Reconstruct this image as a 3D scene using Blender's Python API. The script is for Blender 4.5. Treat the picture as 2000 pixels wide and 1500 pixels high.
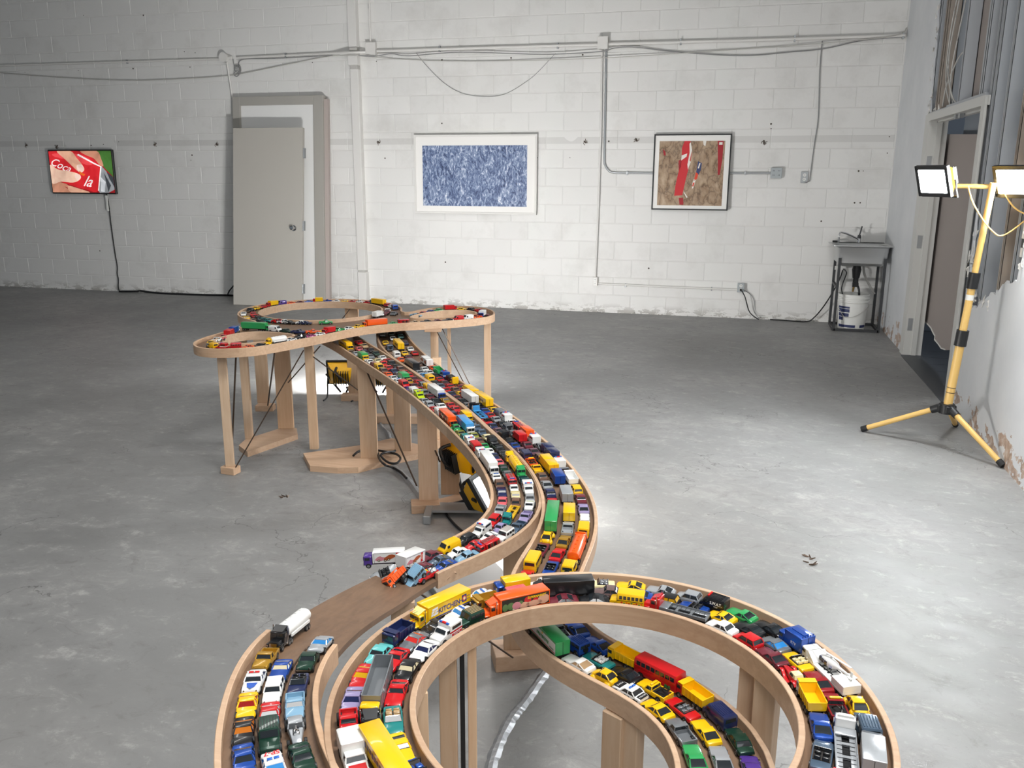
import bpy, bmesh, math, random
from mathutils import Vector, Matrix
from collections import defaultdict

random.seed(7)
for _o in list(bpy.data.objects):
    bpy.data.objects.remove(_o)
SC = bpy.context.scene
COL = SC.collection
R = math.radians

# ------------------------------------------------------------------ camera, world, lights, exposure
_cd = bpy.data.cameras.new('camera')
_cd.sensor_width = 36.0
_cd.lens = 36.0 * 1675.6 / 2000.0
_cd.clip_start = 0.05
CAM = bpy.data.objects.new('camera', _cd)
COL.objects.link(CAM)
CAM.matrix_world = Matrix([[0.96699, -0.063832, 0.246689, 0.0], [0.254791, 0.229299, -0.939417, 0.0], [0.003399, 0.971261, 0.237994, 1.5595], [0.0, 0.0, 0.0, 1.0]])
SC.camera = CAM
WD = bpy.data.worlds.new('world')
SC.world = WD
WD.use_nodes = True
WD.node_tree.nodes['Background'].inputs[0].default_value = (0.80, 0.90, 1.0, 1)
WD.node_tree.nodes['Background'].inputs[1].default_value = 0.20
SC.view_settings.view_transform = 'Standard'
SC.view_settings.look = 'None'
SC.view_settings.exposure = 0.0
SC.view_settings.gamma = 1.0
SC.view_settings.use_curve_mapping = False


def area_light(name, loc, target, size, power, color=(1, 1, 1), size_y=None):
    ld = bpy.data.lights.new(name, 'AREA')
    ld.shape = 'RECTANGLE'
    ld.size = size
    ld.size_y = size_y or size
    ld.energy = power
    ld.color = color
    o = bpy.data.objects.new(name, ld)
    COL.objects.link(o)
    o.location = loc
    o.rotation_euler = (Vector(target) - Vector(loc)).to_track_quat('-Z', 'Y').to_euler()
    return o


# added fill lights, then the row of ceiling tubes that light the hall
area_light('camera_fill_light', (0.7, -1.0, 3.2), (-0.4, 2.2, 0.0), 1.4, 60, (1.0, 0.99, 0.97))  # unseen fill added behind the camera to lift the foreground
area_light('overhead_fill_light', (0.35, 1.7, 4.3), (0.2, 1.9, 0.0), 1.2, 145, (1.0, 0.99, 0.97))  # unseen fill added overhead to brighten the front floor
area_light('hall_fill_light', (2.6, 7.3, 4.2), (2.3, 7.3, 0.0), 0.6, 45, (0.92, 0.96, 1.0))  # unseen fill added to brighten the space beyond the doorway
area_light('ceiling_tube_light', (-3.5, 4.5, 4.5), (-3.5, 4.5, 0), 0.3, 60, (1.0, 0.98, 0.95), 5.0)
# radiance of the lit glass of the halogen work lamps
TRIPOD_LAMP, WALL_LAMP, RAMP_LAMP = 430.0, 1000.0, 350.0

# ------------------------------------------------------------------ small helpers


def lin(c):
    return tuple(((v / 12.92) if v <= 0.04045 else ((v + 0.055) / 1.055) ** 2.4) for v in c)


def hexc(h):
    return lin(tuple(int(h[i:i + 2], 16) / 255 for i in (0, 2, 4)))


class MB:
    """collects vertices, faces and a material index per face; build() links them as one mesh object"""

    def __init__(s):
        s.v, s.f, s.m = [], [], []

    def add(s, vs, fs, m=0):
        b = len(s.v)
        s.v += [tuple(v) for v in vs]
        s.f += [tuple(i + b for i in f) for f in fs]
        s.m += [m] * len(fs)
        return s

    def join(s, o, mat=None, mm=None):
        vs = [tuple(mat @ Vector(v)) for v in o.v] if mat is not None else o.v
        b = len(s.v)
        s.v += vs
        s.f += [tuple(i + b for i in f) for f in o.f]
        s.m += [(mm[k] if mm else k) for k in o.m]
        return s

    def box(s, x0, x1, y0, y1, z0, z1, m=0, mat=None):
        vs = [(x0, y0, z0), (x1, y0, z0), (x1, y1, z0), (x0, y1, z0), (x0, y0, z1), (x1, y0, z1), (x1, y1, z1), (x0, y1, z1)]
        if mat is not None:
            vs = [tuple(mat @ Vector(v)) for v in vs]
        return s.add(vs, [(3, 2, 1, 0), (4, 5, 6, 7), (0, 1, 5, 4), (1, 2, 6, 5), (2, 3, 7, 6), (3, 0, 4, 7)], m)

    def cbox(s, c, d, m=0, mat=None, bev=0.0):
        """centred box; bev > 0 cuts its upright edges and top"""
        x, y, z = d[0] / 2, d[1] / 2, d[2] / 2
        if bev <= 0:
            T = Matrix.Translation(c) if mat is None else mat @ Matrix.Translation(c)
            return s.box(-x, x, -y, y, -z, z, m, T)
        T = Matrix.Translation(c) if mat is None else mat @ Matrix.Translation(c)
        b = bev
        rings = []
        for zz, k in ((-z, b), (-z + b, 0), (z - b, 0), (z, b)):
            X, Y = x - k, y - k
            rings.append([(X, Y - b, zz), (X - b, Y, zz), (-X + b, Y, zz), (-X, Y - b, zz), (-X, -Y + b, zz), (-X + b, -Y, zz), (X - b, -Y, zz), (X, -Y + b, zz)])
        rings = [[tuple(T @ Vector(p)) for p in r] for r in rings]
        return s.loft(rings, m)

    def loft(s, rings, m=0, cap=True, closed=True):
        n = len(rings[0])
        vs = [p for r in rings for p in r]
        fs = []
        for i in range(len(rings) - 1):
            for j in range(n if closed else n - 1):
                k = (j + 1) % n
                fs.append((i * n + j, i * n + k, (i + 1) * n + k, (i + 1) * n + j))
        if cap and closed:
            fs.append(tuple(range(n))[::-1])
            fs.append(tuple((len(rings) - 1) * n + j for j in range(n)))
        return s.add(vs, fs, m)

    def cyl(s, p0, p1, r0, r1=None, n=12, m=0, cap=True):
        r1 = r0 if r1 is None else r1
        p0, p1 = Vector(p0), Vector(p1)
        q = (p1 - p0).to_track_quat('Z', 'Y').to_matrix()
        rings = []
        for p, r in ((p0, r0), (p1, r1)):
            rings.append([tuple(p + q @ Vector((r * math.cos(2 * math.pi * j / n), r * math.sin(2 * math.pi * j / n), 0))) for j in range(n)])
        return s.loft(rings, m, cap)

    def lathe(s, prof, c=(0, 0, 0), n=24, m=0, mat=None):
        rings = []
        for r, z in prof:
            rg = [Vector((c[0] + r * math.cos(2 * math.pi * j / n), c[1] + r * math.sin(2 * math.pi * j / n), c[2] + z)) for j in range(n)]
            rings.append([tuple(mat @ p) if mat is not None else tuple(p) for p in rg])
        return s.loft(rings, m, True)

    def tube(s, pts, r, n=8, m=0, flat=None):
        pts = [Vector(p) for p in pts]
        rings = []
        up = Vector((0, 0, 1))
        for i, p in enumerate(pts):
            t = (pts[min(i + 1, len(pts) - 1)] - pts[max(i - 1, 0)])
            if t.length < 1e-9:
                t = Vector((1, 0, 0))
            t.normalize()
            a = up if abs(t.dot(up)) < 0.95 else Vector((1, 0, 0))
            x = t.cross(a).normalized()
            y = x.cross(t).normalized()
            rx, ry = (r, r) if flat is None else flat
            rings.append([tuple(p + x * rx * math.cos(2 * math.pi * j / n) + y * ry * math.sin(2 * math.pi * j / n)) for j in range(n)])
        return s.loft(rings, m, True)

    def prism(s, poly, z0, z1, m=0, mat=None):
        """a flat polygon (x, y) drawn out from z0 to z1"""
        n = len(poly)
        area = sum(poly[i][0] * poly[(i + 1) % n][1] - poly[(i + 1) % n][0] * poly[i][1] for i in range(n))
        if area < 0:
            poly = poly[::-1]
        vs = [(p[0], p[1], z0) for p in poly] + [(p[0], p[1], z1) for p in poly]
        if mat is not None:
            vs = [tuple(mat @ Vector(v)) for v in vs]
        fs = [tuple(range(n))[::-1], tuple(range(n, 2 * n))] + [(i, (i + 1) % n, n + (i + 1) % n, n + i) for i in range(n)]
        return s.add(vs, fs, m)

    def mesh(s, name, mats, smooth=None):
        me = bpy.data.meshes.new(name)
        me.from_pydata(s.v, [], s.f)
        for m in (mats if isinstance(mats, (list, tuple)) else [mats]):
            me.materials.append(m)
        if len(me.materials) > 1:
            me.polygons.foreach_set('material_index', s.m)
        if smooth is not None:
            me.polygons.foreach_set('use_smooth', [True] * len(me.polygons))
            me.set_sharp_from_angle(angle=R(smooth))
        me.update()
        return me

    def build(s, name, mats, parent=None, smooth=None, fix=False):
        me = s.mesh(name, mats, smooth)
        if fix:
            b = bmesh.new()
            b.from_mesh(me)
            bmesh.ops.recalc_face_normals(b, faces=b.faces)
            b.to_mesh(me)
            b.free()
        return link(name, me, parent)


def link(name, me, parent=None):
    o = bpy.data.objects.new(name, me)
    COL.objects.link(o)
    if parent is not None:
        o.parent = parent
    return o


def thing(name, label, cat, loc=(0, 0, 0), rz=0.0, group=None):
    o = bpy.data.objects.new(name, None)
    o.empty_display_size = 0.02
    COL.objects.link(o)
    o.location = loc
    o.rotation_euler = (0, 0, rz)
    return tag(o, label, cat, group)


def tag(o, label, cat=None, group=None):
    o['label'] = label
    if cat:
        o['category'] = cat
    if group:
        o['group'] = group
    return o


def structure(o, label=None):
    o['kind'] = 'structure'
    if label:
        o['label'] = label
    return o


def spline(pts, n=8):
    """Catmull-Rom through the points"""
    P = [Vector(p) for p in pts]
    out = []
    for i in range(len(P) - 1):
        a, b, c, d = P[max(i - 1, 0)], P[i], P[i + 1], P[min(i + 2, len(P) - 1)]
        for k in range(n):
            t = k / n
            out.append(0.5 * ((2 * b) + (c - a) * t + (2 * a - 5 * b + 4 * c - d) * t * t + (3 * b - a - 3 * c + d) * t ** 3))
    out.append(P[-1])
    return out


# ------------------------------------------------------------------ materials
def mat(name, color, rough=0.5, metal=0.0, coat=0.0, emit=None, estr=0.0, trans=0.0, spec=0.5, alpha=1.0):
    m = bpy.data.materials.new(name)
    m.use_nodes = True
    b = m.node_tree.nodes['Principled BSDF']
    b.inputs['Base Color'].default_value = (*color, 1)
    b.inputs['Roughness'].default_value = rough
    b.inputs['Metallic'].default_value = metal
    b.inputs['Coat Weight'].default_value = coat
    b.inputs['Specular IOR Level'].default_value = spec
    b.inputs['Transmission Weight'].default_value = trans
    if emit:
        b.inputs['Emission Color'].default_value = (*emit, 1)
        b.inputs['Emission Strength'].default_value = estr
    return m


class NT:
    """short hand for a node tree"""

    def __init__(s, m):
        s.t = m.node_tree
        s.b = s.t.nodes['Principled BSDF']

    def n(s, kind, **kw):
        x = s.t.nodes.new(kind)
        for k, v in kw.items():
            if k.startswith('i_'):
                key = k[2:]
                x.inputs[int(key) if key.isdigit() else key.replace('_', ' ')].default_value = v
            else:
                setattr(x, k, v)
        return x

    def l(s, a, b):
        s.t.links.new(a, b)

    def noise(s, vec, scale, detail=4, rough=0.6, dist=0.0):
        x = s.n('ShaderNodeTexNoise')
        x.inputs['Scale'].default_value = scale
        x.inputs['Detail'].default_value = detail
        x.inputs['Roughness'].default_value = rough
        x.inputs['Distortion'].default_value = dist
        if vec is not None:
            s.l(vec, x.inputs['Vector'])
        return x.outputs['Fac']

    def ramp(s, fac, stops, interp='LINEAR'):
        x = s.n('ShaderNodeValToRGB')
        x.color_ramp.interpolation = interp
        e = x.color_ramp.elements
        while len(e) < len(stops):
            e.new(0.5)
        for el, (p, c) in zip(e, stops):
            el.position = p
            el.color = (*c, 1) if len(c) == 3 else c
        s.l(fac, x.inputs['Fac'])
        return x.outputs['Color']

    def mix(s, fac, a, b, mode='MIX'):
        x = s.n('ShaderNodeMix', data_type='RGBA', blend_type=mode)
        for sock, v in ((x.inputs[0], fac), (x.inputs[6], a), (x.inputs[7], b)):
            if isinstance(v, (int, float)):
                sock.default_value = v
            elif isinstance(v, tuple):
                sock.default_value = (*v, 1) if len(v) == 3 else v
            else:
                s.l(v, sock)
        return x.outputs[2]

    def math(s, op, a, b=0.0, clamp=False):
        x = s.n('ShaderNodeMath', operation=op, use_clamp=clamp)
        for sock, v in ((x.inputs[0], a), (x.inputs[1], b)):
            if isinstance(v, (int, float)):
                sock.default_value = v
            else:
                s.l(v, sock)
        return x.outputs[0]

    def vec(s, scale=(1, 1, 1), kind='Object', rot=(0, 0, 0)):
        if kind == 'World':
            src = s.n('ShaderNodeNewGeometry').outputs['Position']
        else:
            src = s.n('ShaderNodeTexCoord').outputs[kind]
        mp = s.n('ShaderNodeMapping')
        mp.inputs['Scale'].default_value = scale
        mp.inputs['Rotation'].default_value = rot
        s.l(src, mp.inputs['Vector'])
        return mp.outputs['Vector']

    def bump(s, h, strength=0.2, dist=0.002):
        x = s.n('ShaderNodeBump')
        x.inputs['Strength'].default_value = strength
        x.inputs['Distance'].default_value = dist
        s.l(h, x.inputs['Height'])
        s.l(x.outputs['Normal'], s.b.inputs['Normal'])

    def color(s, c):
        s.l(c, s.b.inputs['Base Color'])

    def xyz(s, vec):
        x = s.n('ShaderNodeSeparateXYZ')
        s.l(vec, x.inputs[0])
        return x.outputs


def wood_mat(name, c_light, c_dark, axis=0, rough=0.55):
    m = mat(name, c_light, rough)
    t = NT(m)
    sc = [22, 22, 22]
    sc[axis] = 1.6
    v = t.vec(tuple(sc))
    a = t.noise(v, 3.0, 5, 0.6, 0.4)
    b = t.noise(t.vec((1, 1, 1)), 3.0, 3)
    info = t.n('ShaderNodeObjectInfo').outputs['Random']
    base = t.ramp(a, [(0.3, c_dark), (0.7, c_light)])
    base = t.mix(0.35, base, t.ramp(b, [(0.35, c_dark), (0.65, c_light)]))
    tint = t.ramp(info, [(0.0, (0.80, 0.76, 0.72)), (0.5, (1, 1, 1)), (1.0, (1.05, 0.98, 0.90))])
    t.color(t.mix(1.0, base, tint, 'MULTIPLY'))
    t.bump(a, 0.12, 0.001)
    return m


M = {}
M['maple'] = wood_mat('maple_wood', hexc('d9bda2'), hexc('c4a184'), 0)
M['post'] = wood_mat('post_wood', hexc('dcc3a8'), hexc('c9a888'), 2)
M['rail'] = wood_mat('rail_wood', hexc('d3b598'), hexc('b8977b'), 0)
M['deck'] = wood_mat('deck_plywood', hexc('8a6f58'), hexc('6c5442'), 1, 0.5)
M['bare_deck'] = M['deck']
M['steel'] = mat('stainless_steel', hexc('c2c3c3'), 0.33, 0.75)
M['iron'] = mat('dark_iron', hexc('4a4b4d'), 0.5, 0.7)
M['chrome'] = mat('chrome', hexc('d8d8d8'), 0.15, 1.0)
M['galv'] = mat('galvanized_metal', hexc('a9acae'), 0.45, 0.7)
M['rod'] = mat('bronze_rod', hexc('5a4a3e'), 0.4, 0.6)
M['black'] = mat('black_plastic', hexc('17181a'), 0.45)
M['rubber'] = mat('black_rubber', hexc('1c1c1d'), 0.7)
M['white_paint'] = mat('white_gloss_paint', hexc('dedcd8'), 0.45)
M['wire'] = mat('painted_wire', hexc('b9b7b2'), 0.55)
M['wire_grey'] = mat('grey_wire', hexc('8b8b8b'), 0.55)
M['bluegrey'] = mat('grey_box_enamel', hexc('a7adaf'), 0.45, 0.2)
M['lampyellow'] = mat('lamp_yellow_enamel', hexc('f2b705'), 0.4)
M['poleyellow'] = mat('pole_yellow_enamel', hexc('dcb56a'), 0.4)
M['tape'] = mat('silver_tape', hexc('a3a6a9'), 0.42, 0.35)
M['jamb'] = mat('pale_grey_enamel', hexc('c6c6c2'), 0.45)
M['doorgrey'] = mat('door_grey_paint', hexc('b2aea6'), 0.5)
M['doorframe'] = mat('frame_grey_paint', hexc('a6a39c'), 0.5)
M['doorwhite'] = mat('door_white_panel', hexc('e6e6e4'), 0.5)
M['pail'] = mat('white_polyethylene', hexc('e4e4e0'), 0.4)
M['navyprint'] = mat('navy_print', hexc('2c3560'), 0.5)
M['stud'] = mat('steel_stud', hexc('a9adb2'), 0.5, 0.2)
M['stud2'] = mat('weathered_stud', hexc('a1968b'), 0.6, 0.1)
M['gyp'] = mat('grey_board', hexc('9b928d'), 0.85)
M['gyp2'] = mat('blue_grey_board', hexc('959ca4'), 0.85)
M['gypwhite'] = mat('gypsum_core', hexc('d9d7d2'), 0.9)
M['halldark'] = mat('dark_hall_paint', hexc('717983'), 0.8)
M['lampglass'] = mat('lit_lamp_glass', (1, 1, 1), 0.3, emit=(0.95, 0.98, 1.0), estr=TRIPOD_LAMP)
M['wallwash'] = mat('lit_wall_lamp_glass', (1, 1, 1), 0.3, emit=(1.0, 0.99, 0.98), estr=WALL_LAMP)
M['sidewash'] = mat('lit_side_lamp_glass', (1, 1, 1), 0.3, emit=(1.0, 0.97, 0.93), estr=RAMP_LAMP * 0.55)
M['rampglass'] = mat('lit_ramp_lamp_glass', (1, 1, 1), 0.3, emit=(1.0, 0.97, 0.93), estr=RAMP_LAMP)

# painted concrete block
m = mat('painted_block', hexc('e2e1de'), 0.55)
t = NT(m)
w = t.vec((1, 1, 1), 'World')
X = t.xyz(w)
info = t.n('ShaderNodeObjectInfo').outputs['Random']
base = t.ramp(info, [(0.0, hexc('dddcd9')), (1.0, hexc('e3e2df'))])
gr = t.noise(w, 2.3, 6, 0.65)
base = t.mix(t.math('MULTIPLY', t.math('SUBTRACT', gr, 0.52, True), 1.6, True), base, hexc('b9b6b0'))
# the strip of old glue left along the wall at head height
band = t.math('SUBTRACT', 1.0, t.math('GREATER_THAN', t.math('ABSOLUTE', t.math('SUBTRACT', X[2], 1.925)), 0.035))
pn = t.math('GREATER_THAN', t.noise(t.vec((1, 1, 1), 'World'), 0.9, 2), 0.42)
base = t.mix(t.math('MULTIPLY', t.math('MULTIPLY', band, pn), 0.38), base, hexc('b4b2ae'))
# scuffs and damp near the floor
low = t.math('SUBTRACT', 1.0, t.math('MULTIPLY', X[2], 9.0), True)
ln = t.math('MULTIPLY', low, t.math('GREATER_THAN', t.noise(t.vec((1, 1, 2.5), 'World'), 7.0, 5, 0.7), 0.52))
base = t.mix(t.math('MULTIPLY', ln, 0.75), base, hexc('8d8880'))
t.color(base)
t.bump(t.noise(w, 60.0, 5, 0.7), 0.22, 0.004)
M['block'] = m
M['mortar'] = mat('painted_joint', hexc('dcdbd8'), 0.6)

# sealed concrete floor
m = mat('sealed_concrete', hexc('8a8a89'), 0.35)
t = NT(m)
w = t.vec((1, 1, 1), 'World')
n1 = t.noise(w, 0.7, 6, 0.62, 0.3)
n2 = t.noise(t.vec((1, 1.6, 1), 'World', (0, 0, 0.4)), 4.5, 8, 0.72, 0.5)
n3 = t.noise(w, 26.0, 6, 0.75)
c = t.ramp(n1, [(0.3, hexc('7b7b7a')), (0.5, hexc('898988')), (0.72, hexc('979694'))])
c = t.mix(t.math('MULTIPLY', t.math('SUBTRACT', n2, 0.50, True), 1.6, True), c, hexc('a5a4a1'))
c = t.mix(t.math('MULTIPLY', t.math('SUBTRACT', t.math('ADD', t.math('MULTIPLY', n2, 0.6), t.math('MULTIPLY', n3, 0.4)), 0.555, True), 5.0, True), c, hexc('bab9b6'))
n4 = t.noise(t.vec((1, 1.3, 1), 'World', (0, 0, 0.9)), 9.0, 9, 0.78, 0.8)
c = t.mix(t.math('MULTIPLY', t.math('SUBTRACT', t.math('ADD', t.math('MULTIPLY', n4, 0.65), t.math('MULTIPLY', n1, 0.35)), 0.525, True), 6.0, True), c, hexc('a9a8a5'))
c = t.mix(t.math('MULTIPLY', t.math('SUBTRACT', 0.455, n4, True), 4.0, True), c, hexc('6c6a68'))
c = t.mix(t.math('MULTIPLY', t.math('SUBTRACT', t.noise(w, 0.45, 3, 0.5), 0.52, True), 1.2, True), c, hexc('86807a'))
c = t.mix(t.math('MULTIPLY', t.math('SUBTRACT', 0.42, n3, True), 1.8, True), c, hexc('5c5b59'))
# crazing
vo = t.n('ShaderNodeTexVoronoi', feature='DISTANCE_TO_EDGE')
vo.inputs['Scale'].default_value = 1.1
wv = t.n('ShaderNodeVectorMath', operation='ADD')
nd = t.n('ShaderNodeTexNoise')
nd.inputs['Scale'].default_value = 3.0
nd.inputs['Detail'].default_value = 6
t.l(w, nd.inputs['Vector'])
t.l(w, wv.inputs[0])
t.l(nd.outputs['Color'], wv.inputs[1])
t.l(wv.outputs[0], vo.inputs['Vector'])
crk = t.math('MULTIPLY', t.math('LESS_THAN', vo.outputs['Distance'], 0.0035), t.math('GREATER_THAN', t.noise(w, 0.8, 2), 0.52))
c = t.mix(t.math('MULTIPLY', crk, 0.55), c, hexc('4d4c4b'))
t.color(c)
rg = t.n('ShaderNodeMapRange')
rg.inputs['From Min'].default_value = 0.35
rg.inputs['From Max'].default_value = 0.7
rg.inputs['To Min'].default_value = 0.44
rg.inputs['To Max'].default_value = 0.62
t.l(n2, rg.inputs['Value'])
t.l(rg.outputs[0], t.b.inputs['Roughness'])
t.bump(n2, 0.10, 0.004)
M['floor'] = m

# the right-hand partition: white paint, peeled to brown board along its foot
m = mat('painted_partition', hexc('d3d5d8'), 0.5)
t = NT(m)
w = t.vec((1, 1, 1), 'World')
X = t.xyz(w)
c = t.ramp(t.noise(w, 2.0, 5, 0.6), [(0.3, hexc('cccfd2')), (0.7, hexc('dadcde'))])
low = t.math('SUBTRACT', 1.0, t.math('MULTIPLY', X[2], 4.2), True)
pk = t.noise(t.vec((1, 2.2, 3.2), 'World'), 3.0, 6, 0.62, 0.3)
pe = t.math('GREATER_THAN', t.math('ADD', pk, t.math('MULTIPLY', low, 0.16)), 0.635)
pe = t.math('MULTIPLY', pe, t.math('GREATER_THAN', low, 0.02))
c = t.mix(pe, c, t.ramp(t.noise(w, 14.0, 5, 0.7), [(0.35, hexc('8d7a6c')), (0.5, hexc('b39a88')), (0.68, hexc('c9c4bd'))]))
t.color(c)
t.bump(pk, 0.2, 0.006)
M['partition'] = m

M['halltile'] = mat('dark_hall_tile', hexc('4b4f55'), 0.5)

# shining foil print
m = mat('blue_foil_print', hexc('5b6e96'), 0.5)
t = NT(m)
v = t.vec((17, 17, 8), 'Object', (0, 0.35, 0))
a = t.noise(v, 1.0, 8, 0.66, 2.2)
b = t.noise(t.vec((44, 44, 20), 'Object', (0, -0.25, 0)), 1.0, 6, 0.7, 1.5)
d = t.math('ADD', t.math('MULTIPLY', a, 0.62), t.math('MULTIPLY', b, 0.38))
t.color(t.ramp(d, [(0.34, hexc('1f2a44')), (0.42, hexc('3d4c70')), (0.49, hexc('66789c')), (0.55, hexc('93a2be')), (0.62, hexc('e2e6ee'))]))
M['foil'] = m
m = mat('kraft_print', hexc('a88d72'), 0.6)
t = NT(m)
v = t.vec((7.5, 7.5, 4.5), 'Object')
vo = t.n('ShaderNodeTexVoronoi', feature='DISTANCE_TO_EDGE')
vo.inputs['Scale'].default_value = 1.0
nd = t.n('ShaderNodeTexNoise')
nd.inputs['Scale'].default_value = 1.3
nd.inputs['Detail'].default_value = 5
t.l(v, nd.inputs['Vector'])
wv = t.n('ShaderNodeVectorMath', operation='MULTIPLY_ADD')
wv.inputs[1].default_value = (2.2, 2.2, 2.2)
t.l(nd.outputs['Color'], wv.inputs[0])
t.l(v, wv.inputs[2])
t.l(wv.outputs[0], vo.inputs['Vector'])
c = t.ramp(vo.outputs['Distance'], [(0.0, hexc('5c4634')), (0.07, hexc('94785d')), (0.3, hexc('ae9478')), (0.6, hexc('c4ae96'))])
c = t.mix(0.3, c, t.ramp(t.noise(v, 2.2, 6, 0.6, 1.0), [(0.35, hexc('7b6048')), (0.65, hexc('c9b59d'))]))
t.color(c)
M['kraft'] = m

# ------------------------------------------------------------------ the room
WY = 9.833        # face of the rear wall
WX = 1.4775       # face of the right-hand partition
b = MB()
b.box(-16, WX, -5, WY + 0.3, -0.15, 0)
floor = structure(b.build('floor', M['floor']), 'worn grey sealed concrete floor')

b = MB()
b.box(-16, WX + 0.2, WY + 0.0038, WY + 0.25, -0.1, 4.9)
wall_back = structure(b.build('wall_back', M['mortar']), 'white painted concrete block rear wall')
BL, BHt, J = 0.4064, 0.2032, 0.0034


def block_mesh(L):
    q = MB()
    h = BHt
    bev = 0.004
    o = [(J, 0.012, J), (L - J, 0.012, J), (L - J, 0.012, h - J), (J, 0.012, h - J)]
    s_ = [(J, 0.0028, J), (L - J, 0.0028, J), (L - J, 0.0028, h - J), (J, 0.0028, h - J)]
    f = [(J + bev, 0, J + bev), (L - J - bev, 0, J + bev), (L - J - bev, 0, h - J - bev), (J + bev, 0, h - J - bev)]
    q.add(o + s_ + f, [(0, 1, 5, 4), (1, 2, 6, 5), (2, 3, 7, 6), (3, 0, 4, 7), (4, 5, 9, 8), (5, 6, 10, 9), (6, 7, 11, 10), (7, 4, 8, 11), (8, 9, 10, 11)])
    return q


slots = []
for k in range(24):
    off = 0.04 if k % 2 == 0 else 0.245
    i0 = int(math.floor((-15.6 - off) / BL))
    x = off + i0 * BL
    while x < WX:
        L = min(BL, WX - x)
        if L > 0.03:
            slots.append((x, k, L))
        x += BL
vis = [s for s in slots if s[1] < 19 and s[0] > -10.5]
vis.sort(key=lambda s: s[0] ** 2 * 1.0 + (s[1] * BHt - 1.56) ** 2)
single = set(vis[:300])
cache = {}
rest = MB()
for s in slots:
    x, k, L = s
    dy = random.uniform(-0.0012, 0.0012)
    if s in single:
        key = round(L, 3)
        if key not in cache:
            cache[key] = block_mesh(L).mesh('concrete_block', M['block'])
        o = link('concrete_block', cache[key], wall_back)
        o.location = (x, WY + dy, k * BHt)
    else:
        rest.join(block_mesh(L), Matrix.Translation((x, WY + dy, k * BHt)))
o = rest.build('blockwork', M['block'], wall_back)
o['kind'] = 'stuff'
# mortar smear and drips along the foot of the wall
q = MB()
x = -10.5
while x < WX - 0.1:
    w_ = random.uniform(0.12, 0.5)
    h = random.uniform(0.018, 0.04)
    q.loft([[(x, WY - 0.012, 0.0), (x, WY + 0.002, 0.0), (x, WY + 0.002, h), (x, WY - 0.003, h)], [(x + w_, WY - 0.012 - random.uniform(0, .006), 0.0), (x + w_, WY + 0.002, 0.0), (x + w_, WY + 0.002, h * .9), (x + w_, WY - 0.003, h * .9)]])
    x += w_ + random.uniform(0.0, 0.06)
o = q.build('mortar_smear', M['block'], wall_back)
# plugged fixing holes
HOLES = [(-9.3068, 9.8330, 1.8987), (-8.7995, 9.8330, 1.9029), (-8.2724, 9.8330, 1.9005), (-8.0821, 9.8330, 1.9124), (-7.8446, 9.8330, 1.9432), (-7.2887, 9.8330, 1.9212), (-6.4222, 9.8330, 1.9167), (-6.7802, 9.8330, 1.7749), (-6.8011, 9.8330, 1.7122), (-9.1675, 9.8330, 2.8257), (-8.3426, 9.8330, 2.8242), (-7.5239, 9.8330, 2.8282), (-6.7066, 9.8330, 2.8254), (-6.7682, 9.8330, 3.0055), (-6.6186, 9.8330, 2.9893), (-4.2275, 9.8330, 2.8234), (-3.4224, 9.8330, 2.8179), (-2.6071, 9.8330, 2.8169), (-1.7965, 9.8330, 2.8257), (-3.4342, 9.8330, 2.1244), (-4.2150, 9.8330, 1.9170), (-4.1559, 9.8330, 1.7346), (-1.7579, 9.8330, 1.9146), (-1.4818, 9.8330, 1.9131), (-1.1704, 9.8330, 1.9167), (0.1745, 9.8330, 1.9088), (-1.9173, 9.8330, 1.7378), (-3.4158, 9.8330, 0.5237), (-0.9844, 9.8330, 0.5241), (0.2352, 9.8330, 2.0801), (0.2386, 9.8330, 2.0334), (1.4098, 9.8330, 1.9420), (1.4065, 9.8330, 1.7797), (1.1914, 9.8330, 1.6000), (1.1464, 9.8330, 1.5999), (1.1362, 9.8330, 1.2758), (1.1917, 9.8330, 1.2764), (0.8213, 9.8330, 1.0797), (-8.3172, 9.8330, 0.5340), (-2.2903, 9.8330, 1.7382), (-5.0453, 9.8330, 2.8342), (-8.1754, 9.8330, 3.4777), (-7.3036, 9.8330, 3.4435)]
hm = MB()
hm.cyl((0, 0.002, 0), (0, -0.0015, 0), 0.011, 0.009, 10)
hole_me = hm.mesh('fixing_hole', mat('rusty_plug', hexc('4a423b'), 0.8))
for p in HOLES:
    o = link('fixing_hole', hole_me, wall_back)
    o.location = p
    s_ = random.uniform(0.5, 1.1)
    o.scale = (s_, 1, s_)
# torn anchors left in the glue strip
am = MB()
for k in range(5):
    a = random.uniform(0, 6.28)
    am.tube([(0, 0.002, 0), (0.02 * math.cos(a), -0.012, 0.02 * math.sin(a)), (0.035 * math.cos(a + .5), -0.006, 0.04 * math.sin(a + .5))], 0.003, 5)
anchor_me = am.mesh('torn_anchor', mat('rusty_anchor', hexc('57493f'), 0.8))
for p in [(-9.3058, 9.8330, 1.9053), (-7.2894, 9.8330, 1.9149), (-6.4227, 9.8330, 1.9105), (-1.7578, 9.8330, 1.9091), (-1.1702, 9.8330, 1.9113), (0.1748, 9.8330, 1.9036), (-4.2152, 9.8330, 1.9111), (-8.8004, 9.8330, 1.8964)]:
    o = link('torn_anchor', anchor_me, wall_back)
    o.location = p
    o.rotation_euler = (0, random.uniform(0, 6.28), 0)

# right-hand partition: two boards of torn plasterboard, the door opening between them
HZ = 2.00
DY0, DY1 = 6.45, 8.13


def jag(a, b_, n, amp, rnd=None):
    out = []
    for i in range(n):
        u = (i + random.uniform(-0.3, 0.3)) / n
        p = (a[0] + (b_[0] - a[0]) * u + random.uniform(-amp, amp), a[1] + (b_[1] - a[1]) * u + random.uniform(-amp, amp))
        out.append(p)
    return out


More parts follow.
